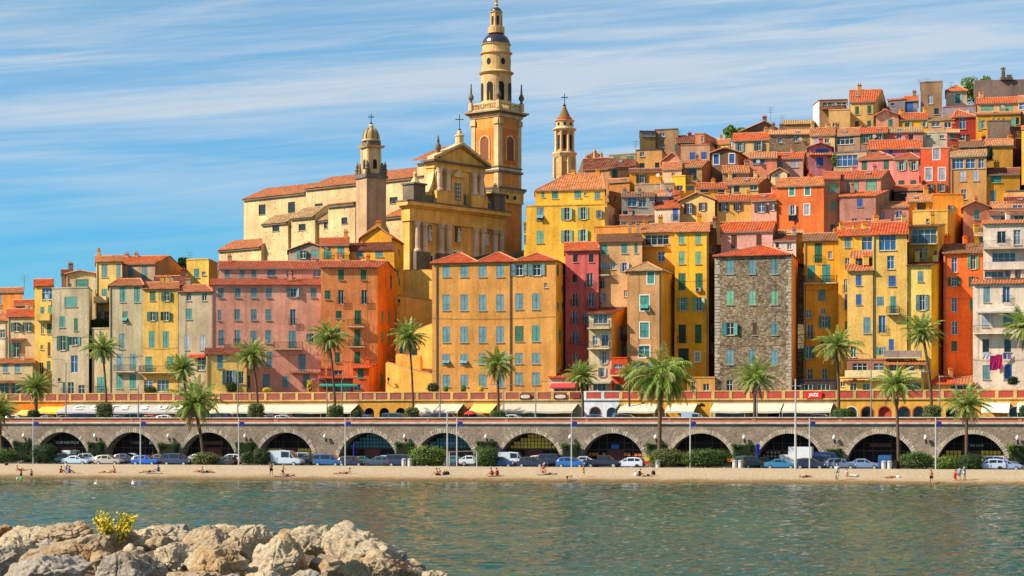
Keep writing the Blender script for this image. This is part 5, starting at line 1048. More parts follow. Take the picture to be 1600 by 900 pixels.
def fcol(px, zlo, zhi, r=.5, m=None, pil=True):
    u = fu(px); c = MB(); x, y, z = fp(u, -.35, 0)
    c.lathe((x, y, 0), [(r*1.35, zlo), (r*1.35, zlo+.35), (r*1.05, zlo+.5), (r, zlo+.7), (r*.98, zlo+(zhi-zlo)*.5), (r*.86, zhi-.9), (r*1.05, zhi-.8), (r*1.25, zhi-.3), (r*1.4, zhi-.02)], m or PCOL, 14)
    if pil: fbox(c, u-r*1.25, u+r*1.25, .02, .18, zlo, zhi-.01, OCH)
    c.build('column', ch)
for px in (649.5, 661.5, 687, 699, 741.5, 753, 771.5, 781.5): fcol(px, zb0+1.5, zE0, .55)
mb = MB()
for px in (655.5, 693, 747, 776.5): u = fu(px); fbox(mb, u-1.9, u+1.9, -1.0, .19, zb0-3, zb0+1.49, GRY)
mb.build('pedestal', ch)
# niches with statues and doors
for px, y0, y1 in ((669.5, 349, 377), (715.5, 352, 379), (759, 357, 384)):
    u = fu(px); z0, z1 = fz(px, y1), fz(px, y0); nm = MB(); w = .85
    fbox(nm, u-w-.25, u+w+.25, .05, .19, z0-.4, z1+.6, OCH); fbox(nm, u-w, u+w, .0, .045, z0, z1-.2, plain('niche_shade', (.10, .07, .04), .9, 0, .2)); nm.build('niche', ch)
    sm = MB(); x, y, _ = fp(u, -.25, 0); h_ = (z1-z0)*.85; sm.lathe((x, y, z0), [(.5, 0), (.5, .2), (.42, .3), (.36, h_*.35), (.3, h_*.55), (.42, h_*.72), (.2, h_*.8), (.13, h_*.83), (.2, h_*.9), (.12, h_)], plain('statue_marble', (.52, .48, .42), .8, 0, .2), 10, sy=.8)
    sm.tube([fp(u+.35, -.3, z0+h_*.72), fp(u+.55, -.45, z0+h_*.55), fp(u+.25, -.6, z0+h_*.6)], .09, plain('statue_marble', (.5, .5, .5)), 6); sm.build('statue', ch)
for px, y0, y1, w in ((715, 391, 412, 1.5), (670.5, 396, 412, 1.2), (759, 398, 414, 1.1)):
    u = fu(px); dm = MB(); z0, z1 = fz(px, y1), fz(px, y0); fbox(dm, u-w, u+w, -.06, .19, z0, z1, WHITE()); fbox(dm, u-w+.35, u+w-.35, -.1, -.065, z0, z1-.4, plain('church_door_wood', (.045, .02, .01), .7)); dm.build('door', ch)
# upper order
uL, uR = fu(680), fu(757.5); zU0 = zC+.25; zP = fz(682, 262); zQ = fz(682, 250); zU1 = zP
mb = MB(); fbox(mb, uL, uR, .3, 2.2, zU0, zU1, OCH); mb.build('facade_wall', ch)
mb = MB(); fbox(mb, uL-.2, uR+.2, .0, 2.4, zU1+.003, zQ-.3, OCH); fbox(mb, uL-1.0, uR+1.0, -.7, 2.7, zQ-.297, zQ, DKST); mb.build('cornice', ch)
for px in (684.5, 697.5, 739, 750): fcol(px, zU0+2.3, zP, .52)
mb = MB()
for px in (691, 744.5): u = fu(px); fbox(mb, u-2.3, u+2.3, -.8, .29, zU0, zU0+2.29, OCH)
mb.build('pedestal', ch)
apx = fz(718, 227); um = (uL+uR)/2
mb = MB(); v = [fp(uL-.9, .1, zQ), fp(uR+.9, .1, zQ), fp(um, .1, apx-.5)]; w_ = [fp(uL-.9, .9, zQ), fp(uR+.9, .9, zQ), fp(um, .9, apx-.5)]; mb.mesh(v+w_, [(0, 1, 2), (5, 4, 3), (0, 2, 5, 3), (1, 4, 5, 2)], OCH)
for s0, s1 in (((uL-1.1, zQ), (um, apx)), ((uR+1.1, zQ), (um, apx))):
    a, b = s0, s1; vv = []
    for d in (-.75, .95):
        for (u, z) in (a, b): vv += [fp(u, d, z), fp(u, d, z+.55)]
    mb.mesh(vv, [(0, 2, 3, 1), (4, 5, 7, 6), (1, 3, 7, 5), (0, 4, 6, 2), (0, 1, 5, 4), (2, 6, 7, 3)], CR)
mb.build('pediment', ch)
rr = MB()
roof_face(rr, [fp(uL-1.1, 5, zQ+.1), fp(uL-1.1, .96, zQ+.1), fp(um, .96, apx+.1), fp(um, 5, apx+.1)], tiles(TC['n'])); roof_face(rr, [fp(uR+1.1, .96, zQ+.1), fp(uR+1.1, 5, zQ+.1), fp(um, 5, apx+.1), fp(um, .96, apx+.1)], tiles(TC['n'])); rr.build('roof', ch)
mb = MB(); fbox(mb, uL, uR, 2.21, 4.5, zU0-3, zQ-.3, CR); mb.build('nave_end_wall', ch)
# window with little pediment
u = fu(716); z0, z1 = fz(716, 322), fz(716, 291); wmb = MB(); fbox(wmb, u-1.6, u+1.6, .1, .29, z0, z1+1.6, OCH); fbox(wmb, u-.85, u+.85, .04, .095, z0+1, z1+.6, glassy('s'))
for k in range(5): fbox(wmb, u-.85, u+.85, .0, .035, z0+1.3+k*.75, z0+1.37+k*.75, WHITE())
for x in (-.3, .3): fbox(wmb, u+x-.03, u+x+.03, -.04, -.005, z0+1, z1+.6, WHITE())
z2 = z1+1.6; wmb.mesh([fp(u-2, -.3, z2), fp(u+2, -.3, z2), fp(u, -.3, z2+1.5), fp(u-2, .29, z2), fp(u+2, .29, z2), fp(u, .29, z2+1.5)], [(0, 1, 2), (0, 2, 5, 3), (1, 4, 5, 2), (0, 3, 4, 1)], CR); wmb.build('window', ch)
u = fu(727); wmb = MB(); fbox(wmb, u-.45, u+.45, .2, .29, fz(727, 320), fz(727, 302), glassy('s')); wmb.build('window', ch)
# scroll volutes
for ua, ub in ((uL, fu(664)), (uR, fu(769))):
    n = 12; top, bt = [], []
    zt_, zb_ = fz(682, 262)-1, zU0+1.2
    for i in range(n+1):
        f = i/n; z = zb_+(zt_-zb_)*(1-f)**2.6; top.append((ua+(ub-ua)*f, z))
    for q in range(n):
        (a, za), (b, zb2) = top[q], top[q+1]
        if q == 0: sm = MB()
        vv = [fp(a, .4, zU0), fp(b, .4, zU0), fp(b, .4, zb2), fp(a, .4, za), fp(a, 1.6, zU0), fp(b, 1.6, zU0), fp(b, 1.6, zb2), fp(a, 1.6, za)]
        sm.mesh(vv, [(0, 1, 2, 3), (7, 6, 5, 4), (3, 2, 6, 7)], OCH)
        sm.mesh([fp(a, .25, za), fp(b, .25, zb2), fp(b, 1.75, zb2), fp(a, 1.75, za), fp(a, .25, za+.3), fp(b, .25, zb2+.3), fp(b, 1.75, zb2+.3), fp(a, 1.75, za+.3)], [(4, 5, 6, 7), (0, 1, 5, 4), (2, 3, 7, 6)], CR)
    sm.build('volute', ch)
mb = MB(); fbox(mb, fu(664), uL, 0, .4, zU0, zU0+1.3, GRY); fbox(mb, uR, fu(769), 0, .4, zU0, zU0+1.3, GRY); mb.build('parapet', ch)
for px, yt in ((652.5, 265), (777.5, 286)):
    u = fu(px); p = fp(u, .6, 0); zt_ = fz(px, yt); o = MB(); hw = 1.55
    fbox(o, u-hw, u+hw, -.5, 2.2, zU0, zU0+2.9, GRY); fbox(o, u-hw-.25, u+hw+.25, -.75, 2.45, zU0+2.902, zU0+3.2, DKST)
    o.lathe((p[0], p[1], 0), [(.95, zU0+3.21), (.6, zU0+3.8), (.34, zU0+4.2), (.3, zU0+4.5), (.42, zU0+4.9), (.1, zt_-.2), (.16, zt_)], CR, 8); o.build('obelisk', ch)
def urn(px, py, z, r=.4, h=2.4, m=None):
    u = fu(px); p = fp(u, .3, z); o = MB(); o.lathe(p, [(r*.8, 0), (r*.9, h*.12), (r*.4, h*.2), (r, h*.42), (r*.9, h*.55), (r*.35, h*.66), (r*.5, h*.72), (r*.2, h*.95), (.02, h)], m or GRY, 10); return o
urn(686.5, 0, zQ+.5, .55, 4.2).build('finial', ch)
def cross(c, z, h, root, m=None, nm='cross'):
    o = MB(); m = m or IRON(); o.box((c[0], c[1], z+h/2), (.13, .13, h), m); o.box((c[0], c[1], z+h*.66), (h*.5, .12, .13), m, frz*.0)
    for s_ in (-1, 1): o.box((c[0]+s_*h*.25, c[1], z+h*.66), (.1, .16, .3), m)
    o.lathe((c[0], c[1], z-.35), [(.05, 0), (.28, .15), (.28, .3), (.06, .45)], m, 8); o.build(nm, root)
ped = MB(); p_ = fp(um, .2, apx+.3); ped.lathe(p_, [(.75, 0), (.75, 1.3), (.9, 1.4), (.9, 1.6), (.5, 1.8), (.42, 2.3), (.15, 2.6)], CR, 8); ped.build('finial', ch); cross(p_, p_[2]+2.7, 2.7, ch)
# nave: long sunlit side wall running back from the facade
def bk(u, L, z): return fp(u, L, z)      # L measured straight back
def bpx(px, u): # distance back along fn at which the line at offset u meets column px
    m = (px-800)/F; a = fA+ft*u; return (m*a.y-a.x)/(fn.x-m*fn.y)
def by(px, py, u): L = bpx(px, u); return ZZ(py, (fA+ft*u+fn*L).y)
def bkpx(u): q = fA+ft*u+fn*2.8; return 800+F*q.x/q.y
def nave_part(pxa, pxb, u, yea, yra, width, yb, roofc='n', wins=()):
    """pxa nearer the facade, pxb farther; eave and ridge levels read at pxa"""
    La, Lb = bpx(pxa, u), bpx(pxb, u); ze = by(pxa, yea, u); zr = ZZ(yra, (fA+ft*(u+width/2)+fn*La).y); z0 = by(pxb, yb, u)-3
    wmb_ = MB(); A_, B_ = Vector(fp(u, Lb, 0)[:2]), Vector(fp(u, La, 0)[:2]); holes = []
    t_ = (B_-A_).normalized(); inn = Vector((-t_.y, t_.x))
    wl = [('g', x, y, w, h) for x, y, w, h in wins]
    hs = place_windows(ch, A_, B_, [('dk', x, y, w, h) for x, y, w, h in wins]); wall_face(wmb_, A_, B_, z0, ze, hs, CR, .3)
    C_, D_ = Vector(fp(u+width, La, 0)[:2]), Vector(fp(u+width, Lb, 0)[:2])
    for P, Q in ((B_, C_), (C_, D_), (D_, A_)): wall_face(wmb_, P, Q, z0, ze, [], CR)
    mA, mB_ = (A_+D_)/2, (B_+C_)/2; wmb_.poly([(*B_, ze), (*C_, ze), (*mB_, zr)], CR); wmb_.poly([(*D_, ze), (*A_, ze), (*mA, zr)], CR)
    for k in range(15):   # putlog holes in the old plaster
        uu = random.uniform(.6, (B_-A_).length-.6); zz = random.uniform(ze-6, ze-1) if ze-z0 > 9 else random.uniform(z0+4, ze-.6); q = A_+t_*uu-inn*.015
        wmb_.box((q.x, q.y, zz), (.2, .03, .2), plain('putlog_hole', (.24, .17, .10), .9, 0, 0), math.atan2(t_.y, t_.x))
    wmb_.build('nave_wall', ch)
    c_ = MB(); a2, b2 = A_-inn*.2, B_-inn*.2; mid = (a2+b2)/2; c_.box((mid.x, mid.y, ze-.35), ((b2-a2).length, .35, .5), GRY, math.atan2(t_.y, t_.x)); c_.build('cornice', ch)
    r_ = MB(); sl_ = (zr-ze)/(width/2); oh = .5
    p = lambda P, z: (P.x, P.y, z)
    roof_face(r_, [p(A_-inn*oh, ze-sl_*oh), p(B_-inn*oh, ze-sl_*oh), p(mB_, zr), p(mA, zr)], tiles(TC[roofc]), .5); roof_face(r_, [p(C_+inn*oh, ze-sl_*oh), p(D_+inn*oh, ze-sl_*oh), p(mA, zr), p(mB_, zr)], tiles(TC[roofc]), .5)
    r_.build('roof', ch); return A_, B_
nave_part(bkpx(uL+.3), 478, uL+.3, 273.5, 256.5, 13, 380, wins=[(615, 313, 12, 10), (498, 320, 12, 4)])
nave_part(478, 381, uL+.9, 299.5, 284, 12, 400, wins=[(409.5, 327.5, 11, 16), (455.5, 324, 11, 17)])
def annex(pxa, pxb, u, width, ye, yr, yb, wins=(), rc='y'): nave_part(pxb, pxa, u, ye, yr, width, yb, rc, wins)
annex(410, 450, -4, 6, 345, 333, 408, [(431, 356.5, 11, 10)]); annex(455, 492, -3.6, 6, 336, 322, 405, [(472, 355, 11, 10)]); annex(493, 520, -2.9, 5, 341, 331, 400, [(509, 352, 6, 9)])
annex(513, 555, -4.6, 4, 316, 314, 374, [(538, 345, 9, 10)], 'n'); annex(342, 408, -5, 7, 384, 371, 412, [], 'n')
annex(600, 637, .4, 8, 335, 323, 400, [], 'n')
# ---- small bell tower on the nave side
def sq(px, D, w, th):
    """square tower: returns corner-point function; th = turn of its front normal to +x"""
    c = Vector(XY(px, D)); t = Vector((cos(th), sin(th))); n = Vector((-t.y, t.x)); return c+n*(w/2)+t*(w/2)
def sqbox(mb, c, w, z0, z1, m, th, w2=None):
    w2 = w2 or w; vs = []
    for ww, z in ((w, z0), (w2, z1)):
        for a, b in ((-1, -1), (1, -1), (1, 1), (-1, 1)):
            x, y = a*ww/2, b*ww/2; vs.append((c.x+x*cos(th)-y*sin(th), c.y+x*sin(th)+y*cos(th), z))
    mb.mesh(vs, [(0, 3, 2, 1), (4, 5, 6, 7), (0, 1, 5, 4), (1, 2, 6, 5), (2, 3, 7, 6), (3, 0, 4, 7)], m)
def fcw(c, w, th, f, x, d, z):
    """point on face f (0 front, 3 left, 1 right) of a square tower"""
    a = th+[0, pi/2, pi, -pi/2][f]; t = Vector((cos(a), sin(a))); n = Vector((-t.y, t.x)); q = c-n*(w/2-d)+t*x; return (q.x, q.y, z)
def arch_panel(mb, c, w, th, f, hw, z0, z1, m, d=-.04, x0=0):
    n = 8; zc = z1-hw; pts = [(hw*cos(pi*k/n), zc+hw*sin(pi*k/n)) for k in range(n+1)]+[(-hw, z0), (hw, z0)]
    mb.poly([fcw(c, w, th, f, x0+x, d, z) for x, z in pts], m)
def ring_arch(mb, c, w, th, f, hw, z0, z1, m, t=.3, d=-.1, x0=0):
    n = 10; zc = z1-hw; pts = [(-hw, z0)]+[(-hw*cos(pi*k/n), zc+hw*sin(pi*k/n)) for k in range(n+1)]+[(hw, z0)]
    for (a, b) in zip(pts, pts[1:]):
        ga = lambda p: (p[0]*(hw+t)/hw, zc+(p[1]-zc)*((hw+t)/hw if p[1] > zc else 1))
        a2, b2 = ga(a), ga(b); q = [a, b, b2, a2]
        v = [fcw(c, w, th, f, x0+x, d, z) for x, z in q]+[fcw(c, w, th, f, x0+x, 0, z) for x, z in q]; mb.mesh(v, [(0, 1, 2, 3), (2, 3, 7, 6), (0, 1, 5, 4)], m)
th1 = radians(32.7); D1 = 352.0; w1 = 3.8*1.02; c1 = sq(573, D1, w1, th1); Zt = lambda y, D=D1+2: ZZ(y, D)
bt = empty('bell_tower', (c1.x, c1.y, Zt(400)), 0, 'small brownish bell tower with a ribbed stone dome beside the nave roof', 'tower')
BRN, TWL = wall('#ab8c6c'), wall('#c09a76')
mb = MB(); sqbox(mb, c1, w1, Zt(400), Zt(279), BRN, th1); mb.build('shaft', bt)
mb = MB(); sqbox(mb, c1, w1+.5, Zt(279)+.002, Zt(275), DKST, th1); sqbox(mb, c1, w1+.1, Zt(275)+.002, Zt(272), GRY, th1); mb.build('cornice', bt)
w1b = w1*.66; mb = MB(); sqbox(mb, c1, w1b, Zt(272), Zt(231), CR, th1)
for f in (0, 3):
    arch_panel(mb, c1, w1b, th1, f, .42, Zt(264), Zt(249), blk); ring_arch(mb, c1, w1b, th1, f, .42, Zt(264), Zt(249), CR, .16)
    for s_ in (-1, 1):
        v = [fcw(c1, w1b, th1, f, s_*w1b*.42+a, d, z) for z in (Zt(272), Zt(231)) for a, d in ((-.18, -.12), (.18, -.12), (.18, 0), (-.18, 0))]; mb.mesh(v, [(0, 1, 5, 4), (1, 2, 6, 5), (3, 0, 4, 7)], CR)
o_ = MB(); p = fcw(c1, w1b, th1, 0, 0, -.08, Zt(240)); mb.build('belfry', bt)
mb = MB()
for k in range(4):
    a = th1+pi/4+k*pi/2; q = (c1.x+w1*.66*cos(a), c1.y+w1*.66*sin(a)); f_ = MB(); f_.lathe((q[0], q[1], Zt(272)), [(.34, 0), (.34, .7), (.45, .8), (.2, 1.0), (.32, 1.4), (.12, 1.9), (.02, 2.3)], GRY, 8); f_.build('finial', bt)
    q2 = (c1.x+w1*.52*cos(a), c1.y+w1*.52*sin(a)); mb.lathe((q2[0], q2[1], Zt(272)), [(.5, 0), (.4, .8), (.2, 1.8), (.1, 2.0)], GRY, 8)
mb.build('scroll', bt)
mb = MB(); sqbox(mb, c1, w1b+.7, Zt(231)+.002, Zt(227.5), CR, th1, w1b+1.2); sqbox(mb, c1, w1b*.98, Zt(227.5)+.002, Zt(220), GRY, th1); mb.lathe((c1.x, c1.y, 0), [(1.62, Zt(220)), (1.62, Zt(217.5))], CR, 16); mb.build('cornice', bt)
mb = MB(); r0 = 1.42; prof = [(r0*cos(a)**.8 if a < 1.55 else .25, Zt(217.5)+(Zt(199)-Zt(217.5))*sin(a)) for a in [i*pi/2/10 for i in range(10)]]; mb.lathe((c1.x, c1.y, 0), prof, wall('#a98f5c'), 16)
for k in range(8):
    a = k*pi/4+.2; mb.tube([(c1.x+(r+.03)*cos(a), c1.y+(r+.03)*sin(a), z) for r, z in prof], .1, GRY, 5)
mb.lathe((c1.x, c1.y, 0), [(.5, Zt(201)), (.38, Zt(199)), (.36, Zt(196.5)), (.5, Zt(196)), (.22, Zt(193))], CR, 10); mb.build('dome', bt); cross((c1.x, c1.y), Zt(193)+.2, 1.6, bt)
# ---- great bell tower
th2 = radians(50.5); D2 = 384.0; w2 = 7.0; c2 = sq(779, D2, w2, th2); Z2 = lambda y: ZZ(y, D2+3)
gt = empty('bell_tower', (c2.x, c2.y, Z2(410)), 0, 'tallest bell tower, square and orange below with a round belfry and a black dome', 'tower')
def shaft(y0, y1, w, m): mb_ = MB(); sqbox(mb_, c2, w, Z2(y0), Z2(y1), m, th2); return mb_
shaft(410, 297, w2, ORN).build('shaft', gt)
m_ = shaft(297, 294, w2+1.4, DKST); sqbox(m_, c2, w2+.7, Z2(301), Z2(297)-.003, CR, th2, w2+1.2); sqbox(m_, c2, w2+.5, Z2(318), Z2(301)-.003, OCH, th2); m_.build('cornice', gt)
shaft(294-.01, 271, w2-.2, ORN).build('shaft', gt)
m_ = shaft(271, 267.5, w2+.4, DKST); sqbox(m_, c2, w2-.1, Z2(267.4), Z2(263.4), CR, th2); sqbox(m_, c2, w2+.2, Z2(263.3), Z2(261.5), DKST, th2); m_.build('cornice', gt)
m_ = shaft(261.4, 185, w2-.3, ORN); m_.build('shaft', gt)
pl = MB()
for f in (0, 3):
    for s_ in (-1, 1):
        for (ya, yb_) in ((261.2, 186), (293.5, 272)):
            v = [fcw(c2, w2-.3, th2, f, s_*(w2-.3)*.43+a, d, z) for z in (Z2(ya), Z2(yb_)) for a, d in ((-.5, -.16), (.5, -.16), (.5, .1), (-.5, .1))]; pl.mesh(v, [(0, 1, 5, 4), (1, 2, 6, 5), (3, 0, 4, 7), (4, 5, 6, 7)], CR)
        v = [fcw(c2, w2-.3, th2, f, s_*(w2-.3)*.43+a, d, z) for z in (Z2(196), Z2(188)) for a, d in ((-.62, -.4), (.62, -.4), (.62, .1), (-.62, .1))]; pl.mesh(v, [(0, 1, 5, 4), (1, 2, 6, 5), (3, 0, 4, 7), (4, 5, 6, 7), (0, 3, 2, 1)], CR)
pl.build('pilaster', gt)
for f in (0, 3):
    wv = MB(); ww = w2-.3
    v = [fcw(c2, ww, th2, f, a, -.05, z) for a, z in ((-2.0, Z2(257)), (2.0, Z2(257)), (2.0, Z2(202)), (-2.0, Z2(202)))]; wv.poly(v, wall('#c87a34' if f == 3 else '#be6c2e'))  # left panel lighter, front panel darker: sun and shade put into the colour
    arch_panel(wv, c2, ww, th2, f, 1.05, Z2(251), Z2(214), plain('belfry_louvres', (.20, .06, .022), .8, 0, .3, 6), -.08); ring_arch(wv, c2, ww, th2, f, 1.05, Z2(251), Z2(214), CR, .3, -.2); wv.build('arched_opening', gt)
m_ = MB(); sqbox(m_, c2, w2+.1, Z2(185)+.002, Z2(180), CR, th2, w2+.5); sqbox(m_, c2, w2+.9, Z2(180)+.002, Z2(177), GRY, th2, w2+1.7); sqbox(m_, c2, w2+2.0, Z2(177)+.002, Z2(174.5), CR, th2, w2+2.2); m_.build('cornice', gt)
m_ = MB(); sqbox(m_, c2, w2+.2, Z2(174.5)+.002, Z2(171.5), CR, th2)
wb_ = w2+.1
for f in range(4):
    for i in range(15):
        p = fcw(c2, wb_, th2, f, -wb_/2+.5+(wb_-1)*i/14, .15, Z2(171.5)); m_.lathe(p, [(.09, 0), (.15, .35), (.07, .7), (.1, 1.0)], CR, 6)
    v = [fcw(c2, wb_, th2, f, a, d, z) for z in (Z2(171.5)+1.0, Z2(171.5)+1.3) for a, d in ((-wb_/2, 0), (wb_/2, 0), (wb_/2, .35), (-wb_/2, .35))]; m_.mesh(v, [(0, 3, 2, 1), (4, 5, 6, 7), (0, 1, 5, 4), (2, 3, 7, 6)], CR)
    p = fcw(c2, wb_, th2, f, -wb_/2+.1, .1, 0); pm = Vector(p[:2]); sqbox(m_, pm, .75, Z2(171.5), Z2(171.5)+1.45, CR, th2)
m_.build('balustrade', gt)
for f in range(4):
    p = fcw(c2, wb_, th2, f, -wb_/2+.1, .1, Z2(171.5)+1.45); fi = MB(); fi.lathe(p, [(.35, 0), (.2, .35), (.55, .95), (.5, 1.3), (.2, 1.9), (.12, 3.4), (.18, 3.5), (.03, 3.8)], GRY, 10); fi.build('finial', gt)
cc2 = (c2.x, c2.y, 0); R2 = 2.9
CY = wall('#c8a26c')
m_ = MB(); m_.lathe(cc2, [(R2, Z2(171)), (R2, Z2(115.5)), (R2+.3, Z2(114)), (R2+.5, Z2(112)), (R2+.5, Z2(111.5))], CY, 28)
for k in range(8):
    a = th2+pi/8+k*pi/4-.15; 
    for hw, zz0, zz1, mm, rr_ in ((.95, 157, 125, CR, .03), (.62, 157, 128, blk, .06)):
        n = 8; zc = Z2(zz1)-hw; pts = [(hw*cos(pi*j/n), zc+hw*sin(pi*j/n)) for j in range(n+1)]+[(-hw, Z2(zz0)), (hw, Z2(zz0))]
        m_.poly([(c2.x+(R2+rr_)*cos(a+x/R2), c2.y+(R2+rr_)*sin(a+x/R2), z) for x, z in pts], mm)
m_.build('belfry', gt)
m_ = MB(); m_.lathe(cc2, [(R2+.45, Z2(111.4)), (R2+.1, Z2(110)), (R2-.1, Z2(109)), (R2-.15, Z2(84)), (R2+.2, Z2(82)), (R2+.2, Z2(80)), (R2-.25, Z2(79)), (R2-.25, Z2(68.5)), (R2-.0, Z2(67.6)), (R2-.0, Z2(67))], CY, 28)
for k in range(6):
    a = -pi/2-.55+k*pi/3*1.0
    for hx_, hz, mm, rr_ in ((.72, .95, CR, -.12), (.45, .66, blk, -.09)):
        m_.poly([(c2.x+(R2+rr_)*cos(a+hx_*cos(2*pi*j/14)/R2), c2.y+(R2+rr_)*sin(a+hx_*cos(2*pi*j/14)/R2), Z2(96)+hz*sin(2*pi*j/14)) for j in range(14)], mm)
m_.build('drum', gt)
DKD = plain('black_glazed_dome', (.022, .016, .034), .3, 0, .3, 3, .6)
m_ = MB(); m_.lathe(cc2, [((R2-.2)*cos(a)+.0, Z2(66.9)+(Z2(48.5)-Z2(66.9))*sin(a)) for a in [i*pi/2/9*.93 for i in range(10)]], DKD, 28); m_.build('dome', gt)
m_ = MB(); m_.lathe(cc2, [(1.6, Z2(49.5)), (1.6, Z2(40)), (1.4, Z2(39.5)), (1.05, Z2(39)), (1.0, Z2(18)), (1.25, Z2(16.5)), (1.25, Z2(15.5))], CY, 16)
for k in range(6):
    a = k*pi/3+.3; m_.tube([(c2.x+1.05*cos(a), c2.y+1.05*sin(a), Z2(39)), (c2.x+1.02*cos(a), c2.y+1.02*sin(a), Z2(18))], .2, CR, 6)
    a += pi/6; m_.poly([(c2.x+1.06*cos(a+x), c2.y+1.06*sin(a+x), z) for x, z in ((-.2, Z2(37)), (.2, Z2(37)), (.2, Z2(23)), (-.2, Z2(23)))], blk)
m_.build('lantern', gt)
m_ = MB(); m_.lathe(cc2, [(1.05*cos(a), Z2(15.4)+(Z2(8)-Z2(15.4))*sin(a)) for a in [i*pi/2/6*.9 for i in range(7)]], DKD, 16); m_.build('cap_dome', gt)
m_ = MB(); m_.lathe(cc2, [(.4, Z2(8.5)), (.22, Z2(7)), (.42, Z2(4)), (.2, Z2(1)), (.35, Z2(-1)), (.05, Z2(-3))], CR, 10); m_.build('finial', gt); cross(cc2, Z2(-3)+.2, 2.4, gt)
for x_, z_ in ((-1.2, 0), (1.0, 0)):
    pm = MB(); p = fcw(c2, w2+.5, th2, 0, x_, -.08, Z2(309)); n = 12
    a = th2; t = Vector((cos(a), sin(a), 0)); pm.poly([Vector(p)+t*.42*cos(2*pi*k/n)+Vector((0, 0, .42*sin(2*pi*k/n))) for k in range(n)], blk); pm.build('round_window', gt)
# ---- slim octagonal bell tower to the east
D3 = 352.0; c3 = XY(882, D3); Z3 = lambda y: ZZ(y, D3)
ot = empty('bell_tower', (c3[0], c3[1], Z3(330)), 0, 'slim octagonal cream bell tower with a tiled cone, behind the lemon yellow house', 'tower'); s3 = D3/F*1.1
cc3 = (c3[0], c3[1], 0); TW = wall('#c89c5e'); ro = pi/8
m_ = MB(); m_.lathe(cc3, [(15*s3, Z3(330)), (15*s3, Z3(247))], TW, 8, ro)
for k in range(8):
    a = ro+k*pi/4; m_.box((c3[0]+15*s3*cos(a), c3[1]+15*s3*sin(a), (Z3(278)+Z3(247))/2), (.5, .5, Z3(247)-Z3(278)), CR, a)
    b = k*pi/4; m_.box((c3[0]+13.9*s3*cos(b), c3[1]+13.9*s3*sin(b), (Z3(274)+Z3(254))/2), (.12, .85, Z3(254)-Z3(274)), wall('#b08450'), b)
m_.build('base', ot)
m_ = MB(); m_.lathe(cc3, [(16*s3, Z3(247)+.01), (19*s3, Z3(241)), (19*s3, Z3(239.5)), (14.5*s3, Z3(238))], CR, 8, ro); m_.build('cornice', ot)
m_ = MB(); m_.lathe(cc3, [(12.6*s3, Z3(238)+.01), (12.6*s3, Z3(206))], wall('#b87e40'), 8, ro)
for k in range(8):
    a = ro+k*pi/4; m_.lathe((c3[0]+13*s3*cos(a), c3[1]+13*s3*sin(a), 0), [(.28, Z3(238)+.01), (.22, Z3(230)), (.2, Z3(210)), (.3, Z3(206))], CR, 8)
    b = k*pi/4; m_.box((c3[0]+11.7*s3*cos(b), c3[1]+11.7*s3*sin(b), (Z3(234)+Z3(212))/2), (.12, .5, Z3(212)-Z3(234)), blk, b)
m_.build('belfry', ot)
m_ = MB(); m_.lathe(cc3, [(14*s3, Z3(206)+.01), (17*s3, Z3(203)), (17*s3, Z3(201.5)), (13.5*s3, Z3(200.5)), (12.5*s3, Z3(199)), (12.5*s3, Z3(191)), (14.5*s3, Z3(189.5)), (14.5*s3, Z3(188.5))], CR, 16, ro)
for k in range(8): b = k*pi/4; m_.box((c3[0]+12.2*s3*cos(b), c3[1]+12.2*s3*sin(b), Z3(195)), (.12, .45, .5), blk, b)
m_.build('drum', ot)
m_ = MB(); m_.lathe(cc3, [(10.2*s3, Z3(188.5)), (9.6*s3, Z3(186)), (7.2*s3, Z3(180)), (4.6*s3, Z3(174)), (2*s3, Z3(167)), (1.2*s3, Z3(165))], tiles('#6b5432'), 14); m_.build('cone_roof', ot); cross(cc3, Z3(163.5), 1.9, ot)
m_ = MB(); m_.lathe(cc3, [(10.6*s3, Z3(188.6)), (10.8*s3, Z3(184.5)), (9*s3, Z3(184))], wall('#b8502a'), 14); m_.build('roof_band', ot)
# chapel gable with little statues behind the lemon house
hp = empty('chapel', (*XY(912, 372), ZZ(330, 372)), 0, 'scrolled brown chapel gable with small statues beside the slim bell tower', 'chapel')
m_ = MB(); P_ = lambda px, py, d=372: PT(px, py, d)
out_ = [(903, 340), (903, 268), (906, 262), (909, 251), (913, 248), (916, 243), (922, 241), (928, 236), (936, 240), (946, 248), (946, 340)]
a = [P_(*q) for q in out_]; b = [P_(*q, 375) for q in out_]; n = len(a); m_.poly(a, wall('#a8875e')); m_.poly(b[::-1], wall('#a8875e'))
for i in range(n): m_.poly([a[i], a[(i+1) % n], b[(i+1) % n], b[i]], wall('#a8875e'))
m_.build('gable_wall', hp)
for px, y0, hgt in ((929.5, 247, 16), (921, 249, 9), (918.5, 252, 9), (939.5, 247, 10)):
    p = P_(px, y0, 371.5); s_ = MB(); h_ = hgt/F*372; s_.lathe(p, [(.35, 0), (.25, h_*.4), (.33, h_*.7), (.12, h_*.8), (.17, h_*.9), (.03, h_)], wall('#b88850'), 8); s_.build('statue', hp)
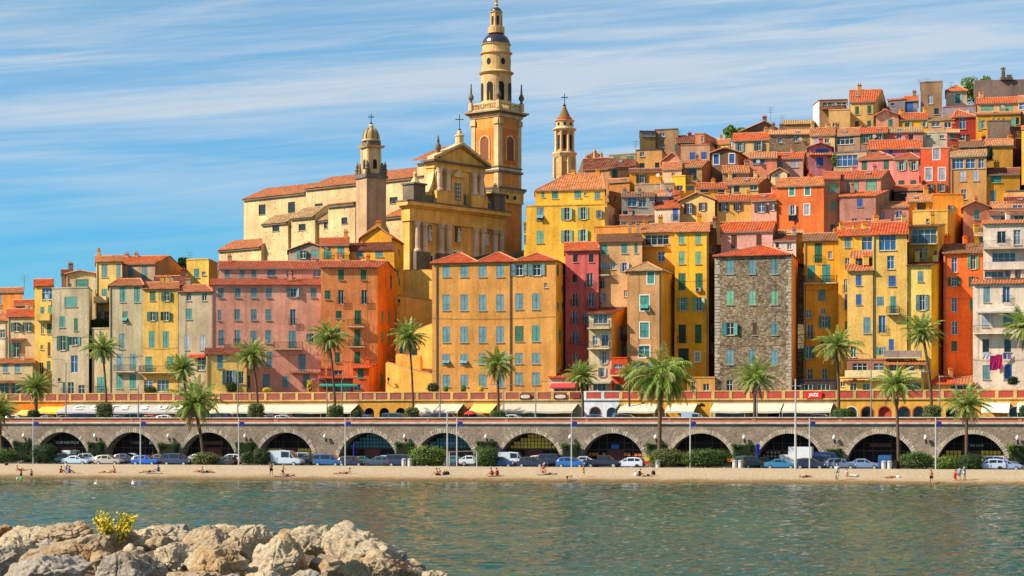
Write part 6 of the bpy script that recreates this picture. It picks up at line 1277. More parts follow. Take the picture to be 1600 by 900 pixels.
# ================================================================ PLANTS
def leafmat(name, c1, c2, tr=.25):
    key = ('leaf', name)
    if key in _M: return _M[key]
    m, nt, b = mat_nodes(name); N = nt.nodes; L = nt.links; b.inputs['Roughness'].default_value = .55; b.inputs['Specular IOR Level'].default_value = .3
    g = N.new('ShaderNodeNewGeometry'); mx = N.new('ShaderNodeMixRGB'); L.new(g.outputs['Random Per Island'], mx.inputs[0]); mx.inputs[1].default_value = (*c1, 1); mx.inputs[2].default_value = (*c2, 1); L.new(mx.outputs[0], b.inputs['Base Color'])
    t = N.new('ShaderNodeBsdfTranslucent'); L.new(mx.outputs[0], t.inputs[0]); ms = N.new('ShaderNodeMixShader'); ms.inputs[0].default_value = tr; out = nt.nodes['Material Output']
    L.new(b.outputs[0], ms.inputs[1]); L.new(t.outputs[0], ms.inputs[2]); L.new(ms.outputs[0], out.inputs[0]); _M[key] = m; return m
PALM_G = leafmat('palm_leaf_green', (.09, .19, .02), (.32, .40, .07)); PALM_Y = leafmat('palm_leaf_pale', (.22, .28, .06), (.46, .46, .16)); PALM_B = leafmat('palm_leaf_dry', (.20, .13, .055), (.36, .26, .12))
BARK = plain('palm_bark', (.10, .065, .04), .95, 0, .45, 7)
def crown_mesh(seed, nf=62, L0=3.3, droop=1.0, dry=.15):
    rnd = random.Random(seed); mb = MB()
    for i in range(nf):
        f = i/(nf-1); el = radians(82-(118 if f < .85 else 112+260*(f-.85))*f**.9+rnd.uniform(-7, 7)); az = i*2.399963+rnd.uniform(-.25, .25); L_ = L0*(.72+.28*sin(pi*min(1, f*1.2+.1)))*rnd.uniform(.76, 1.14)
        d = Vector((cos(az)*cos(el), sin(az)*cos(el), sin(el))); p = Vector((0, 0, 0)); pts = [p.copy()]; n = 9; g = rnd.uniform(.8, 1.25)*droop
        for s in range(n):
            d = (d+Vector((0, 0, -.13*g*(.4+s/n*1.1)))).normalized(); p = p+d*(L_/n); pts.append(p.copy())
        m = PALM_B if (f > .8 and rnd.random() < dry*3.5) else (PALM_Y if rnd.random() < .30 else PALM_G)
        side = Vector((-sin(az), cos(az), 0))
        mb.tube(pts, [.035]*4+[.02]*(len(pts)-4), PALM_Y, 3, False)
        nl = 24
        for k in range(2, nl+1):
            q = k/nl*n*.999; j = int(q); a = pts[j].lerp(pts[j+1], q-j); dd = (pts[j+1]-pts[j]).normalized(); up = side.cross(dd).normalized()
            ll = L_*.19*(sin(pi*min(.97, k/nl*.88+.1))**.6)*rnd.uniform(.8, 1.1)
            for s_ in (-1, 1):
                t = (dd*.75+side*s_*.85+up*rnd.uniform(-.1, .45)+Vector((0, 0, -.22*droop))).normalized(); w = dd*.05
                tip = a+t*ll+Vector((0, 0, -ll*.18*droop)); mid = a+t*ll*.5
                mb.mesh([a-w*.6, a+w*.6, mid+w, tip, mid-w], [(0, 1, 2, 3, 4)], m)
    return mb.data('crown')
CM = [crown_mesh(11), crown_mesh(12, 58, 3.3, 1.15, .3), crown_mesh(13, 66, 3.2, .9), crown_mesh(14, 86, 4.0, 1.75, .2), crown_mesh(15, 60, 3.5, 1.25, .35)]
def palm(label, px, py, pxb, pyb, Db, zb, cm=0, sc=1.0, fruit=False, r=.2):
    sc *= 1.1
    base = Vector((*XY(pxb, Db), zb)); top = PT(px, py, Db); t = empty('palm_tree', base, 0, label, 'palm tree', 'date palms along the promenade')
    mb = MB(); n = 26; pts, rad = [], []
    for i in range(n+1):
        f = i/n; q = base.lerp(top, f); bend = (pxb-px)/F*Db*.22*sin(pi*f); q = q+Vector((bend, 0, 0)); pts.append(q); rad.append((r*1.35 if f < .04 else r*(1.0-.18*f))*(1+.09*(i % 2)))
    mb.tube(pts, rad, BARK, 9); mb.build('trunk', t, smooth=True)
    b = MB(); rnd = random.Random(int(px))
    for i in range(46):
        a = i*2.4; z = -.95+1.25*i/46; rr = r*(1.25+.55*(i/46)); p = top+Vector((cos(a)*rr*.6, sin(a)*rr*.6, z)); b.tube([p, p+Vector((cos(a)*.28, sin(a)*.28, .3))], [.09, .05], plain('palm_stub', (.19, .10, .045), .9, 0, .4, 9), 4)
    b.build('boot_fibre', t)
    o = put('crown', CM[cm], t, top-base, rnd.uniform(0, 6)); o.scale = (sc, sc, sc*rnd.uniform(.9, 1.12)); o.rotation_euler = (rnd.uniform(-.14, .14), rnd.uniform(-.14, .14), rnd.uniform(0, 6))
    if fruit:
        for k in range(5):
            a = -pi/2+(-1.1+k*.55); fm = MB(); c = top+Vector((cos(a)*.75, sin(a)*.75, -.35-.12*(k % 2)))
            for j in range(34):
                v = Vector((rnd.gauss(0, .17), rnd.gauss(0, .17), rnd.gauss(-.12, .24))); fm.tube([c+v, c+v+Vector((.02, 0, -.12))], .05, plain('palm_dates', (.52, .20, .02), .6, 0, .3, 9), 4)
            fm.tube([top, c], .03, plain('date_stalk', (.5, .28, .04), .7), 4); fm.build('fruit_cluster', t)
    return t
UP = lambda px: DW(px)+2.6
palm('palm with half its crown cut by the west edge of the picture', -4, 642, 3, 728, DW(0)-12, GZ, 1, 1.05)
palm('low bushy palm in front of the vivid orange shop', 55, 607, 57, 656, UP(55), RZ, 2, .9, r=.26)
palm('slender palm rising from the first clipped ball, before the beige entrance block', 160, 546, 167, 656, UP(163), RZ, 0, .93, r=.17)
palm('stocky palm with a crown in front of the grey plastered house', 286, 577, 292, 656, UP(290)+1, RZ, 2, .9)
palm('leaning beach palm in front of the third arch', 303, 633, 318, 728, DW(310)-13, GZ, 4, 1.2, r=.24)
palm('palm at the west end of the pink building, above the second clipped ball', 394, 557, 404, 656, UP(400), RZ, 1, 1.0, True, r=.18)
palm('tall palm before the terracotta building with hanging dry fronds', 514, 530, 524, 656, UP(520), RZ, 4, .96, r=.18)
palm('slim palm standing beside the ochre ramps', 639, 528, 646, 656, UP(643), RZ, 0, .95, r=.16)
palm('palm in the middle of the ochre block facade', 777, 572, 779, 656, UP(778), RZ, 4, .93, True, r=.2)
palm('small palm by the striped awning shop house', 909, 588, 911, 656, UP(910), RZ, 2, .85, r=.2)
palm('little palm in front of the orange red terrace house', 981, 583, 984, 636, DS(983)-1, RZ, 2, .55, r=.16)
palm('biggest and shaggiest palm, drooping in front of the tan tower-like house', 1033, 592, 1030, 728, DW(1033)-13, GZ, 3, 1.3, True, r=.27)
palm('palm at the foot of the stone tower house', 1180, 592, 1179, 656, UP(1180), RZ, 1, 1.05, r=.22)
palm('palm with orange fruit before the deep yellow house', 1308, 543, 1311, 656, UP(1310), RZ, 4, 1.0, True, r=.2)
palm('beach palm with an orange fruit cluster, in front of the five red arches', 1399, 602, 1404, 722, DW(1400)-10, GZ, 4, .98, True, r=.2)
palm('tallest slanting palm before the pale yellow house', 1441, 520, 1457, 656, UP(1450), RZ, 0, .96, r=.2)
palm('grey green beach palm over the last arch', 1511, 634, 1510, 722, DW(1510)-10, GZ, 1, 1.0, r=.22)
palm('palm partly cut by the east edge of the picture', 1600, 512, 1606, 656, UP(1602), RZ, 1, 1.0, r=.2)
G1 = leafmat('hedge_leaf', (.025, .07, .012), (.11, .18, .03)); G2 = leafmat('olive_leaf', (.06, .08, .02), (.22, .24, .07)); G3 = leafmat('fresh_leaf', (.05, .13, .015), (.24, .32, .05)); G4 = leafmat('dark_leaf', (.012, .04, .012), (.04, .09, .02)); YL = leafmat('broom_yellow', (.75, .52, .02), (.85, .70, .05)); CORE = plain('shrub_inner_twigs', (.02, .03, .01), .95, 0, .2)
def shrub(name, label, x0, x1, y0, y1, D, mat=None, shape='wild', cat=None, n=None, depth=None, group=None, leaf=.13, seed=0, parent=None):
    rnd = random.Random(int(x0*7+y0)+seed); s = D/F; w, h = (x1-x0)*s, (y1-y0)*s; dp = depth or min(w, 3.0); c = PT((x0+x1)/2, (y0+y1)/2, D); mb = MB(); mat = mat or G1
    def surf(u, v):
        a, b = u*2*pi, v*pi-pi/2
        if shape == 'box': e = .28
        elif shape == 'ball': e = .75
        else: e = .85
        g = lambda t: (abs(t)**e)*(1 if t > 0 else -1)
        x, y, z = g(cos(b))*g(cos(a)), g(cos(b))*g(sin(a)), g(sin(b))
        k = 1+(.28 if shape == 'wild' else .05)*noise.noise(Vector((x*2.1+x0, y*2.1, z*2.1)))+(.10 if shape == 'wild' else .03)*noise.noise(Vector((x*5, y*5+x0, z*5)))
        return Vector((x*w/2*k, y*dp/2*k, z*h/2*(k if shape == 'wild' else 1)))
    vs = []; fs = []; nu, nv = 20, 12
    for j in range(nv+1):
        for i in range(nu): vs.append(c+surf(i/nu, j/nv)*.84)
    for j in range(nv):
        for i in range(nu): fs.append((j*nu+i, j*nu+(i+1) % nu, (j+1)*nu+(i+1) % nu, (j+1)*nu+i))
    mb.mesh(vs, fs, CORE)
    n = n or int(min(3200, max(500, (w*h*2+w*dp)*85)))
    for i in range(n):
        p = surf(rnd.random(), math.acos(1-2*rnd.random())/pi); p = p*rnd.uniform(.80, 1.03 if shape != 'wild' else 1.1); q = c+p; 
        nn = (p.normalized()+Vector((rnd.gauss(0, .6), rnd.gauss(0, .6), rnd.gauss(0, .6)))).normalized(); t = nn.orthogonal().normalized(); t = Matrix.Rotation(rnd.random()*6.28, 3, nn) @ t; b = nn.cross(t); l = leaf*rnd.uniform(.7, 1.4)
        mb.mesh([q-t*l*.5, q+b*l*.35, q+t*l, q-b*l*.35], [(0, 1, 2, 3)], mat)
    base = Vector((c.x, c.y, c.z-h/2)); o = mb.build(name, None, loc=base); tag(o, label, cat or name.replace('_', ' '), group); return o
UB = lambda px: DW(px)+1.6
for lb, x0, x1, y0, y1, m in (('clipped dark ball shrub around the slender west palm', 149, 177, 627, 656, G2), ('clipped ball shrub under the palm at the pink building', 386, 414, 629, 656, G2), ('bright green clipped ball under the tall palm by the terracotta building', 511, 538, 632, 656, G1), ('flattened dark ball shrub beside the blue van on the upper road', 631, 656, 636, 656, G2), ('wide clipped mound under the palm of the ochre block', 765, 791, 641, 656, G1), ('loose green mound under the fruiting palm near the red sign', 1299, 1338, 638, 656, G1), ('large clipped olive drum under the tallest slanting palm', 1442, 1472, 632, 656, G2), ('dark clipped shrub at the east edge by the white side awning', 1592, 1612, 632, 656, G4), ('dark shrub at the end of the long cream awning', 551, 566, 641, 656, G4), ('dark ivy lump around the low bushy west palm', 42, 62, 640, 656, G4)):
    shrub('clipped_shrub', lb, x0, x1, y0, y1, UB((x0+x1)/2)-.2, m, 'ball', 'shrub')
for lb, x0, x1, y0, y1 in (('square hedge hanging between the first and second arch', 136, 163, 690, 712), ('square hedge hanging between the second and third arch', 246, 281, 691, 720), ('square hedge hanging between the third and fourth arch', 367, 399, 690, 710), ('tapered hedge hanging beside the arch with blue grey panes', 616, 647, 690, 716), ('flat-topped hedge above the round bush by the net', 743, 776, 689, 704), ('tapered hedge between the yellow paned arch and the blue panelled arch', 876, 906, 692, 720), ('dark hedge behind the trunk of the biggest palm', 1008, 1041, 692, 710), ('trailing brownish hedge above the green four-wheel drive', 1143, 1179, 693, 716), ('thin trailing hedge above the blue bus', 1290, 1316, 701, 713), ('large yellow green hedge at the east edge', 1574, 1612, 693, 729), ('tall dark hedge at the west edge before the first pier', 20, 48, 688, 722)):
    shrub('hedge', lb, x0, x1, y0, y1, DW((x0+x1)/2)-(1.0 if x0 < 1500 else 3), G3 if x0 > 1500 else G1, 'box', 'hedge', depth=1.5, group='hedges hanging between the arches')
for lb, x0, x1, y0, y1, m in (('low green bush at the west edge beside the tall dark hedge', -8, 26, 701, 723, G1), ('rounded dark bush at the foot of the first arch', 47, 89, 694, 724, G4), ('yellowish spreading bush at the foot of the leaning palm', 299, 343, 707, 726, G2), ('small round bush west of the dark ball bush', 377, 397, 706, 725, G1), ('dark ball bush beside the white van', 394, 425, 701, 726, G4), ('largest round bush on the beach edge, before the sixth arch', 640, 699, 697, 729, G3), ('round green bush behind the net post', 741, 779, 699, 730, G1), ('greyish wild bush at the foot of the biggest palm', 1012, 1068, 702, 730, G2), ('long thick bush east of the biggest palm', 1066, 1143, 701, 732, G1), ('round bush beside the fruiting beach palm', 1407, 1456, 707, 732, G1), ('spiky pale bush between two beach palms', 1459, 1499, 714, 735, G3), ('dark bush at the foot of the grey green palm', 1496, 1536, 710, 737, G4)):
    shrub('bush', lb, x0, x1, y0, y1, DE((x0+x1)/2)+2.2, m, 'wild', 'bush')
for lb, x0, x1, y0, y1, m, k in (('pot of tall green plants in front of the small cream yellow house', 333, 346, 586, 613, G3, 'potted_plant'), ('broad leafy plant beside the small cream yellow house', 352, 372, 596, 613, G1, 'potted_plant'), ('yellow green pot plant on the balustrade before the pink building', 411, 424, 606, 613, YL, 'potted_plant'), ('yellow flowering shrub at the east end of the pink building', 480, 488, 594, 613, YL, 'potted_plant'), ('trailing plant hanging over the balustrade by the ochre house', 226, 246, 604, 618, G1, 'potted_plant'), ('square clump of greenery at the corner of the ochre block', 667, 686, 598, 613, G2, 'potted_plant'),
      ('first small yellow pot plant before the ochre block', 693, 700, 604, 613, G3, 'potted_plant'), ('second small pot plant, under the palm of the ochre block', 720, 728, 602, 613, G3, 'potted_plant'), ('third small pot plant, before the fourth shutter column of the ochre block', 748, 755, 603, 613, YL, 'potted_plant'), ('bushy plant on the terrace of the cream apartment house', 1573, 1592, 588, 602, G4, 'potted_plant'), ('green plant beside the balcony stack at the terrace edge', 973, 980, 600, 622, G4, 'potted_plant'), ('climbing plant on the east flank of the whitewashed shop', 961, 985, 632, 655, G1, 'potted_plant')):
    shrub(k, lb, x0, x1, y0, y1, DS((x0+x1)/2)+(.9 if y1 < 640 else -.5), m, 'wild', 'plant', depth=.8)
ZF(0, 370, 3.103); shrub('potted_plant', 'trailing greenery along the roof terrace of the yellow balcony house', 137, 170, 498, 511, DW(150)+26, G1, 'wild', 'plant', depth=.6)
shrub('potted_plant', 'climbing yellow green plant beside the blue glass conservatory', 1299, 1308, 240, 262, DW(1300)+72, G3, 'wild', 'plant', depth=1)
shrub('potted_plant', 'dark ivy hanging on the round cornered golden house', 1537, 1552, 227, 252, DW(1545)+74, G4, 'wild', 'plant', depth=1)
def tree(label, x0, x1, y0, y1, D, yb, mat, name='broadleaf_tree'):
    s = D/F; base = PT((x0+x1)/2, yb, D); t = empty(name, base, 0, label, 'tree'); rnd = random.Random(int(x0)); tr = MB(); top = PT((x0+x1)/2, y1+(y0-y1)*.5, D)
    tr.tube([base, base.lerp(top, .5)+Vector((.2, 0, 0)), top], [.4, .3, .15], BARK, 8); cr = MB(); w, h = (x1-x0)*s, (y1-y0)*s; c = PT((x0+x1)/2, (y0+y1)/2, D)
    for k in range(14):
        q = c+Vector((rnd.uniform(-.36, .36)*w, rnd.uniform(-.3, .3)*w, rnd.uniform(-.36, .38)*h)); tr.tube([base.lerp(top, rnd.uniform(.4, .9)), q], [.12, .04], BARK, 5); rr = min(w, h)*rnd.uniform(.16, .27)
        for i in range(170):
            p = Vector((rnd.gauss(0, 1), rnd.gauss(0, 1), rnd.gauss(0, 1))).normalized()*rr*rnd.uniform(.6, 1.1); nn = Vector((rnd.gauss(0, 1), rnd.gauss(0, 1), rnd.gauss(0, 1))).normalized(); a = nn.orthogonal().normalized(); b = nn.cross(a); l = .26*rnd.uniform(.6, 1.3)
            cr.mesh([q+p-a*l, q+p+b*l*.6, q+p+a*l, q+p-b*l*.6], [(0, 1, 2, 3)], mat)
    tr.build('trunk', t); cr.build('crown', t)
tree('tall green tree on the summit beside the fortress wall', 1502, 1546, 108, 164, DW(1520)+148, 175, G3); tree('hazy green treetop showing behind the ridge houses', 1128, 1172, 196, 226, DW(1150)+150, 240, G3); tree('small dark tree behind the bright yellow house at the west end', 274, 296, 404, 424, DW(285)+62, 440, G4, 'conifer_tree')
# fortress wall on the summit
ZF(1390, 100, 5.624)
fw = stairwall('massive grey brown fortress wall on the summit at the east end', 745, 1300, 142, 132, 320, 90, '#75645a', 6.0, 'fortress_wall')
for px, y0, y1, lb in ((1567.5, 105, 124, 'tall slim stone monument with a cross on the fortress wall'), (1577, 117, 124, 'short stone cross on the fortress wall')):
    p = PT(px, y1, DW(px)+110); h_ = (y1-y0)/F*p.y; t = empty('monument', p, 0, lb, 'monument'); m_ = MB(); m_.box((p.x, p.y, p.z+h_*.35), (.6, .6, h_*.7), GRY); m_.box((p.x, p.y, p.z+h_*.7), (.3, .3, h_*.6), GRY); m_.box((p.x, p.y, p.z+h_*.86), (.95, .25, .25), GRY); m_.build('shaft', t); m_ = MB(); m_.box((p.x, p.y, p.z+.1), (1.1, 1.1, .5), GRY); m_.build('plinth', t)
# ================================================================ LAMPS, POLES, ANTENNAS
POLE = plain('painted_pole', (.42, .42, .41), .5, .1, .05); GREYP = plain('grey_pole', (.22, .22, .22), .5, .3, .05)
fl = plain('blue_flag_cloth', (.02, .04, .35), .7, 0, .1)
near = {52: 'west of the first arch', 119.8: 'x', }
for i, (px, w) in enumerate(((52, 'between the hedge and the first arch'), (219.5, 'beside the bright blue hatchback'), (373, 'between the third and fourth arch'), (539.5, 'in front of the navy hatchback'), (714, 'behind the net'), (893, 'by the vivid blue car'), (1078.5, 'rising out of the long thick bush'), (1265, 'next to the white box truck'), (1462, 'between the round bush and the spiky bush'))):
    D = DE(px)+.9; p = Vector((*XY(px, D), GZ)); h_ = ZZ(652, D)-GZ; t = empty('beach_pole', p, 0, 'white pole with a small blue pennant '+w, 'pole', 'white poles along the beach edge'); m_ = MB(); m_.tube([p, p+Vector((0, 0, h_))], [.10, .075], POLE, 8); m_.build('pole', t)
    m_ = MB(); z = ZZ(662, D); m_.mesh([(p.x+.12, p.y, z+.28), (p.x+.45, p.y-.05, z+.3), (p.x+.75, p.y, z+.2), (p.x+.72, p.y, z-.2), (p.x+.4, p.y-.06, z-.28), (p.x+.12, p.y, z-.22), (p.x+.12, p.y+.04, z+.28), (p.x+.75, p.y+.04, z+.2), (p.x+.72, p.y+.04, z-.2), (p.x+.12, p.y+.04, z-.22)], [(0, 1, 2, 3, 4, 5), (6, 9, 8, 7), (0, 6, 7, 2), (5, 3, 8, 9)], fl); m_.tube([(p.x, p.y, z+.3), (p.x+.3, p.y, z+.28)], .02, GREYP, 4); m_.build('pennant', t)
for px, yt, yb, lb in ((1243, 592, 733, 'tallest white mast with a crossarm, before the arch of pale jars'), (699, 642, 727, 'plain white mast beside the net')):
    D = DE(px)-.5; p = Vector((*XY(px, D), 1.2)); t = empty('mast', p, 0, lb, 'mast'); m_ = MB(); m_.tube([p, (p.x, p.y, ZZ(yt, D))], [.17 if px > 1000 else .1, .09], POLE, 10); m_.build('pole', t)
    if px > 1000: m_ = MB(); z = ZZ(603, D); m_.tube([(p.x-.5, p.y, z), (p.x+.8, p.y, z)], .035, POLE, 5); m_.tube([(p.x+.8, p.y, z), (p.x+.8, p.y, z-1.0)], .02, POLE, 4); m_.build('crossarm', t)
def street_lamp(label, px, yt, arm, double=False, D=None):
    D = D or DW(px)+1.2; p = Vector((*XY(px, D), RZ)); zt = ZZ(yt, D); t = empty('street_lamp', p, 0, label, 'street lamp'); m_ = MB(); m_.tube([p, (p.x, p.y, zt-.6)], [.11, .06], GREYP, 8); m_.build('pole', t)
    for s_ in ((arm, -arm) if double else (arm,)):
        a = MB(); a.tube([(p.x, p.y, zt-.6), (p.x+s_*.3, p.y, zt-.15), (p.x+s_*1.0, p.y, zt), (p.x+s_*1.7, p.y, zt-.02)], .04, GREYP, 6); a.build('arm', t); a = MB(); a.box((p.x+s_*1.95, p.y, zt-.03), (.6, .25, .12), POLE); a.build('lamp_head', t)
for a in (('street lamp with an arm in front of the grey flat-topped house', 103, 561, -1), ('thin street lamp before the ochre yellow house with the long balcony', 216, 596, 1), ('street lamp standing before the small cream yellow house', 371.5, 563, -1), ('street lamp just west of the tall terracotta palm', 511, 592, -1), ('street lamp just east of the tall terracotta palm', 534, 588, 1), ('thin street lamp at the corner of the ochre block', 687.5, 580, -1), ('street lamp with two heads beside the mid facade palm', 787, 601, 1, True), ('street lamp before the small shutters at the east end of the ochre block', 837, 596, 1), ('street lamp behind the stone tower palm', 1183, 600, 1), ('street lamp before the yellow veranda house', 1361, 552, -1), ('street lamp east of the tallest slanting palm', 1468, 580, -1), ('street lamp before the small red lean-to roofs', 1494, 588, -1)): street_lamp(*a)
for i in range(len(ARC)-1):
    u = (us[i]+us[i+1])/2; z = 4.95; p = Vector(wp(u, 0, z)); t = empty('wall_lamp', p, wrz, ['white globe lantern on the wall pier west of the club arch', 'white globe lantern on the pier over the first square hedge', 'white globe lantern on the pier over the second square hedge', 'white globe lantern on the pier over the third square hedge', 'white globe lantern west of the arch with blue grey panes', 'white globe lantern over the tapered hedge near the blue board', 'white globe lantern over the flat-topped hedge by the net', 'white globe lantern west of the blue panelled arch', 'white globe lantern beside the trunk of the biggest palm', 'white globe lantern over the trailing brownish hedge', 'white globe lantern over the thin trailing hedge', 'white globe lantern beside the stained pier downpipe', 'white globe lantern over the yellow green hedge at the east edge'][i], 'wall lamp')
    m_ = MB(); m_.tube([(0, -.02, -.3), (0, -.35, -.42), (0, -.5, -.1)], .035, IRON(), 5); m_.box((0, -.03, -.3), (.16, .06, .5), IRON()); o = put('bracket', m_.data('bracket'), t)
    m_ = MB(); m_.lathe((0, -.5, -.1), [(.08, 0), (.19, .12), (.23, .3), (.17, .48), (.1, .52), (.14, .56), (.03, .66)], plain('lamp_opal_globe', (.75, .74, .70), .3, 0, 0), 12); put('globe', m_.data('globe', True), t)
def antenna(label, px, yt, yb, D):
    p = PT(px, yb, D); zt = ZZ(yt, D); t = empty('antenna', p, 0, label, 'antenna'); m_ = MB(); m_.tube([p, (p.x, p.y, zt)], .045, GREYP, 4); m_.build('mast', t); m_ = MB()
    for k, w in enumerate((1.3, 1.0, .8)): z = zt-.15-k*.45; m_.tube([(p.x-w/2, p.y, z), (p.x+w/2, p.y, z)], .03, GREYP, 4); [m_.tube([(p.x-w/2+w*j/4, p.y-.25, z), (p.x-w/2+w*j/4, p.y+.25, z)], .02, GREYP, 3) for j in range(5)]
    m_.build('aerial', t)
for a in (('television aerial on the orange house at the west end', 38, 430, 452, DW(38)+44), ('television aerial by the small bright yellow house', 297, 393, 410, DW(297)+50), ('television aerial above the brown gabled ridge house', 1204, 167, 192, DW(1204)+112), ('smaller television aerial east of the brown gabled ridge house', 1222, 180, 198, DW(1222)+112), ('television aerial behind the sandy square house', 993, 220, 236, DW(993)+88), ('tall pair of aerials behind the slanted brown house', 1061, 203, 216, DW(1061)+108), ('aerial on the highest grey brown block', 1437, 124, 130, DW(1437)+110), ('second aerial on the highest grey brown block', 1448, 122, 130, DW(1448)+110), ('aerial on the cream pavilion roof', 1486, 128, 138, DW(1486)+114), ('aerial on the little brown attic house', 109, 415, 428, DW(109)+46)): antenna(*a)
# laundry
def cloth(label, px, py, w, h, D, col):
    p = PT(px, py, D); m_ = MB(); m = plain('cloth_'+col.strip('#'), hx(col), .9, 0, .15, 4); n = 6; vs = []
    for k in range(2):
        for j in range(n+1):
            for i in range(n+1): vs.append((p.x+(i/n-.5)*w, p.y-.05+.05*sin(i*2.1+j)*(j/n)+k*.02, p.z+h/2-h*j/n-.04*abs(sin(i*1.3))*(j == n)))
    fs = [(k*(n+1)**2+j*(n+1)+i, k*(n+1)**2+j*(n+1)+i+1, k*(n+1)**2+(j+1)*(n+1)+i+1, k*(n+1)**2+(j+1)*(n+1)+i) for k in range(2) for j in range(n) for i in range(n)]
    m_.mesh(vs, fs, m); tag(m_.build('laundry', None, loc=p), label, 'laundry')
eD = DW(1555)+19.2
for a in (('magenta sheet hanging on the east apartment house', 1552, 567, 1.0, 2.0, '#a01860'), ('long crimson pink cloth beside the magenta sheet', 1561, 565, .9, 2.0, '#b82058'), ('blue shirt on the washing line east of the pink cloth', 1570, 556, .5, .8, '#28509a'), ('lilac shirt at the end of the washing line', 1577, 556, .5, .8, '#7a6aa0'), ('white towel at the start of the washing line', 1541, 556, 1.0, .9, '#c0c4cc')): cloth(a[0], a[1], a[2], a[3], a[4], eD, a[5])
cloth('white and green towel below the top window of the tall narrow yellow house', 73, 466, .5, 1.2, DW(73)+22.6, '#b8c8b8'); cloth('dark clothes under the lower shutter of the orange hill house', 1239, 341, 1.4, .8, DW(1239)+51.5, '#20202c')
# red parasol and net
p = Vector((*XY(735, DW(735)+6), RZ)); t = empty('parasol', p, 0, 'red and white parasol on the upper road near the lemon yellow awning', 'parasol'); m_ = MB(); m_.lathe((p.x, p.y, p.z), [(.95, 1.55), (.7, 1.8), (.3, 2.0), (.03, 2.1)], plain('red_parasol_cloth', (.62, .03, .03), .8, 0, 0), 10); m_.build('canopy', t); m_ = MB(); m_.tube([p, (p.x, p.y, p.z+2.1)], .03, POLE, 6); m_.build('pole', t)
t = None; D = DE(725)-3; a, b = Vector((*XY(702, D-4), 1.2)), Vector((*XY(745, D), 1.35)); t = empty('volleyball_net', (a+b)/2, 0, 'white volleyball net strung before the round bush', 'net')
for q in (a, b): m_ = MB(); m_.tube([q, (q.x, q.y, ZZ(706, q.y))], .07, POLE, 6); m_.build('post', t)
m_ = MB(); za, zb2 = ZZ(706, a.y), ZZ(704.5, b.y); m_.tube([(a.x, a.y, za), (b.x, b.y, zb2)], .05, POLE, 4); m_.tube([(a.x, a.y, za-.7), (b.x, b.y, zb2-.7)], .012, POLE, 3)
for i in range(15): q = a.lerp(b, i/14); z = za+(zb2-za)*i/14; m_.tube([(q.x, q.y, z), (q.x, q.y, z-.7)], .006, POLE, 3)
m_.build('net', t)
for px, lb in ((631, 'pale litter bin west of the largest round bush'), (640.5, 'second pale litter bin touching the largest round bush'), (1028, 'grey litter bin on the west of the greyish wild bush'), (1148, 'pale litter bin east of the long thick bush'), (1157, 'second pale litter bin by the green four-wheel drive'), (1381, 'cream litter bin before the blue van'), (1390, 'second cream litter bin before the blue van')):
    q = Vector((*XY(px, DE(px)+.8), GZ)); t = empty('litter_bin', q, 0, lb, 'litter bin'); m_ = MB(); m_.lathe(q, [(.26, 0), (.3, .1), (.3, .95), (.26, 1.0)], plain('bin_plastic', (.45, .45, .42), .6, 0, .1), 12); m_.build('barrel', t); m_ = MB(); m_.lathe(q, [(.33, 1.01), (.33, 1.1), (.2, 1.22), (.03, 1.25)], plain('bin_lid', (.30, .31, .32), .5), 12); m_.build('lid', t)
q = Vector((*XY(1011, DE(1011)+1), GZ)); m_ = MB(); m_.tube([q, q+Vector((0, 0, 1.4))], .04, GREYP, 5); m_.box((q.x, q.y-.06, q.z+1.35), (.55, .08, .55), plain('yellow_board', (.7, .48, .03), .5)); m_.box((q.x, q.y-.06, q.z+.8), (.5, .08, .4), plain('red_board', (.6, .04, .03), .5)); tag(m_.build('sign_post', None, loc=q), 'yellow and red warning board at the edge of the greyish wild bush', 'sign')
for px, lb in ((1183, 'blue parking sign post before the arch of pale jars'), (552.5, 'thin blue post before the arch with blue grey panes')):
    q = Vector((*XY(px, DE(px)+5), GZ)); m_ = MB(); m_.tube([q, (q.x, q.y, ZZ(693, q.y))], .07, plain('blue_post', (.01, .03, .45), .5), 6)
    if px > 1000:
        [m_.tube([(q.x+.1, q.y-.1, ZZ(y_, q.y)), (q.x+.1, q.y-.16, ZZ(y_, q.y))], .3, plain('blue_post', (.01, .03, .45), .5), 14) for y_ in (697, 704)]
    tag(m_.build('sign_post', None, loc=q), lb, 'sign')
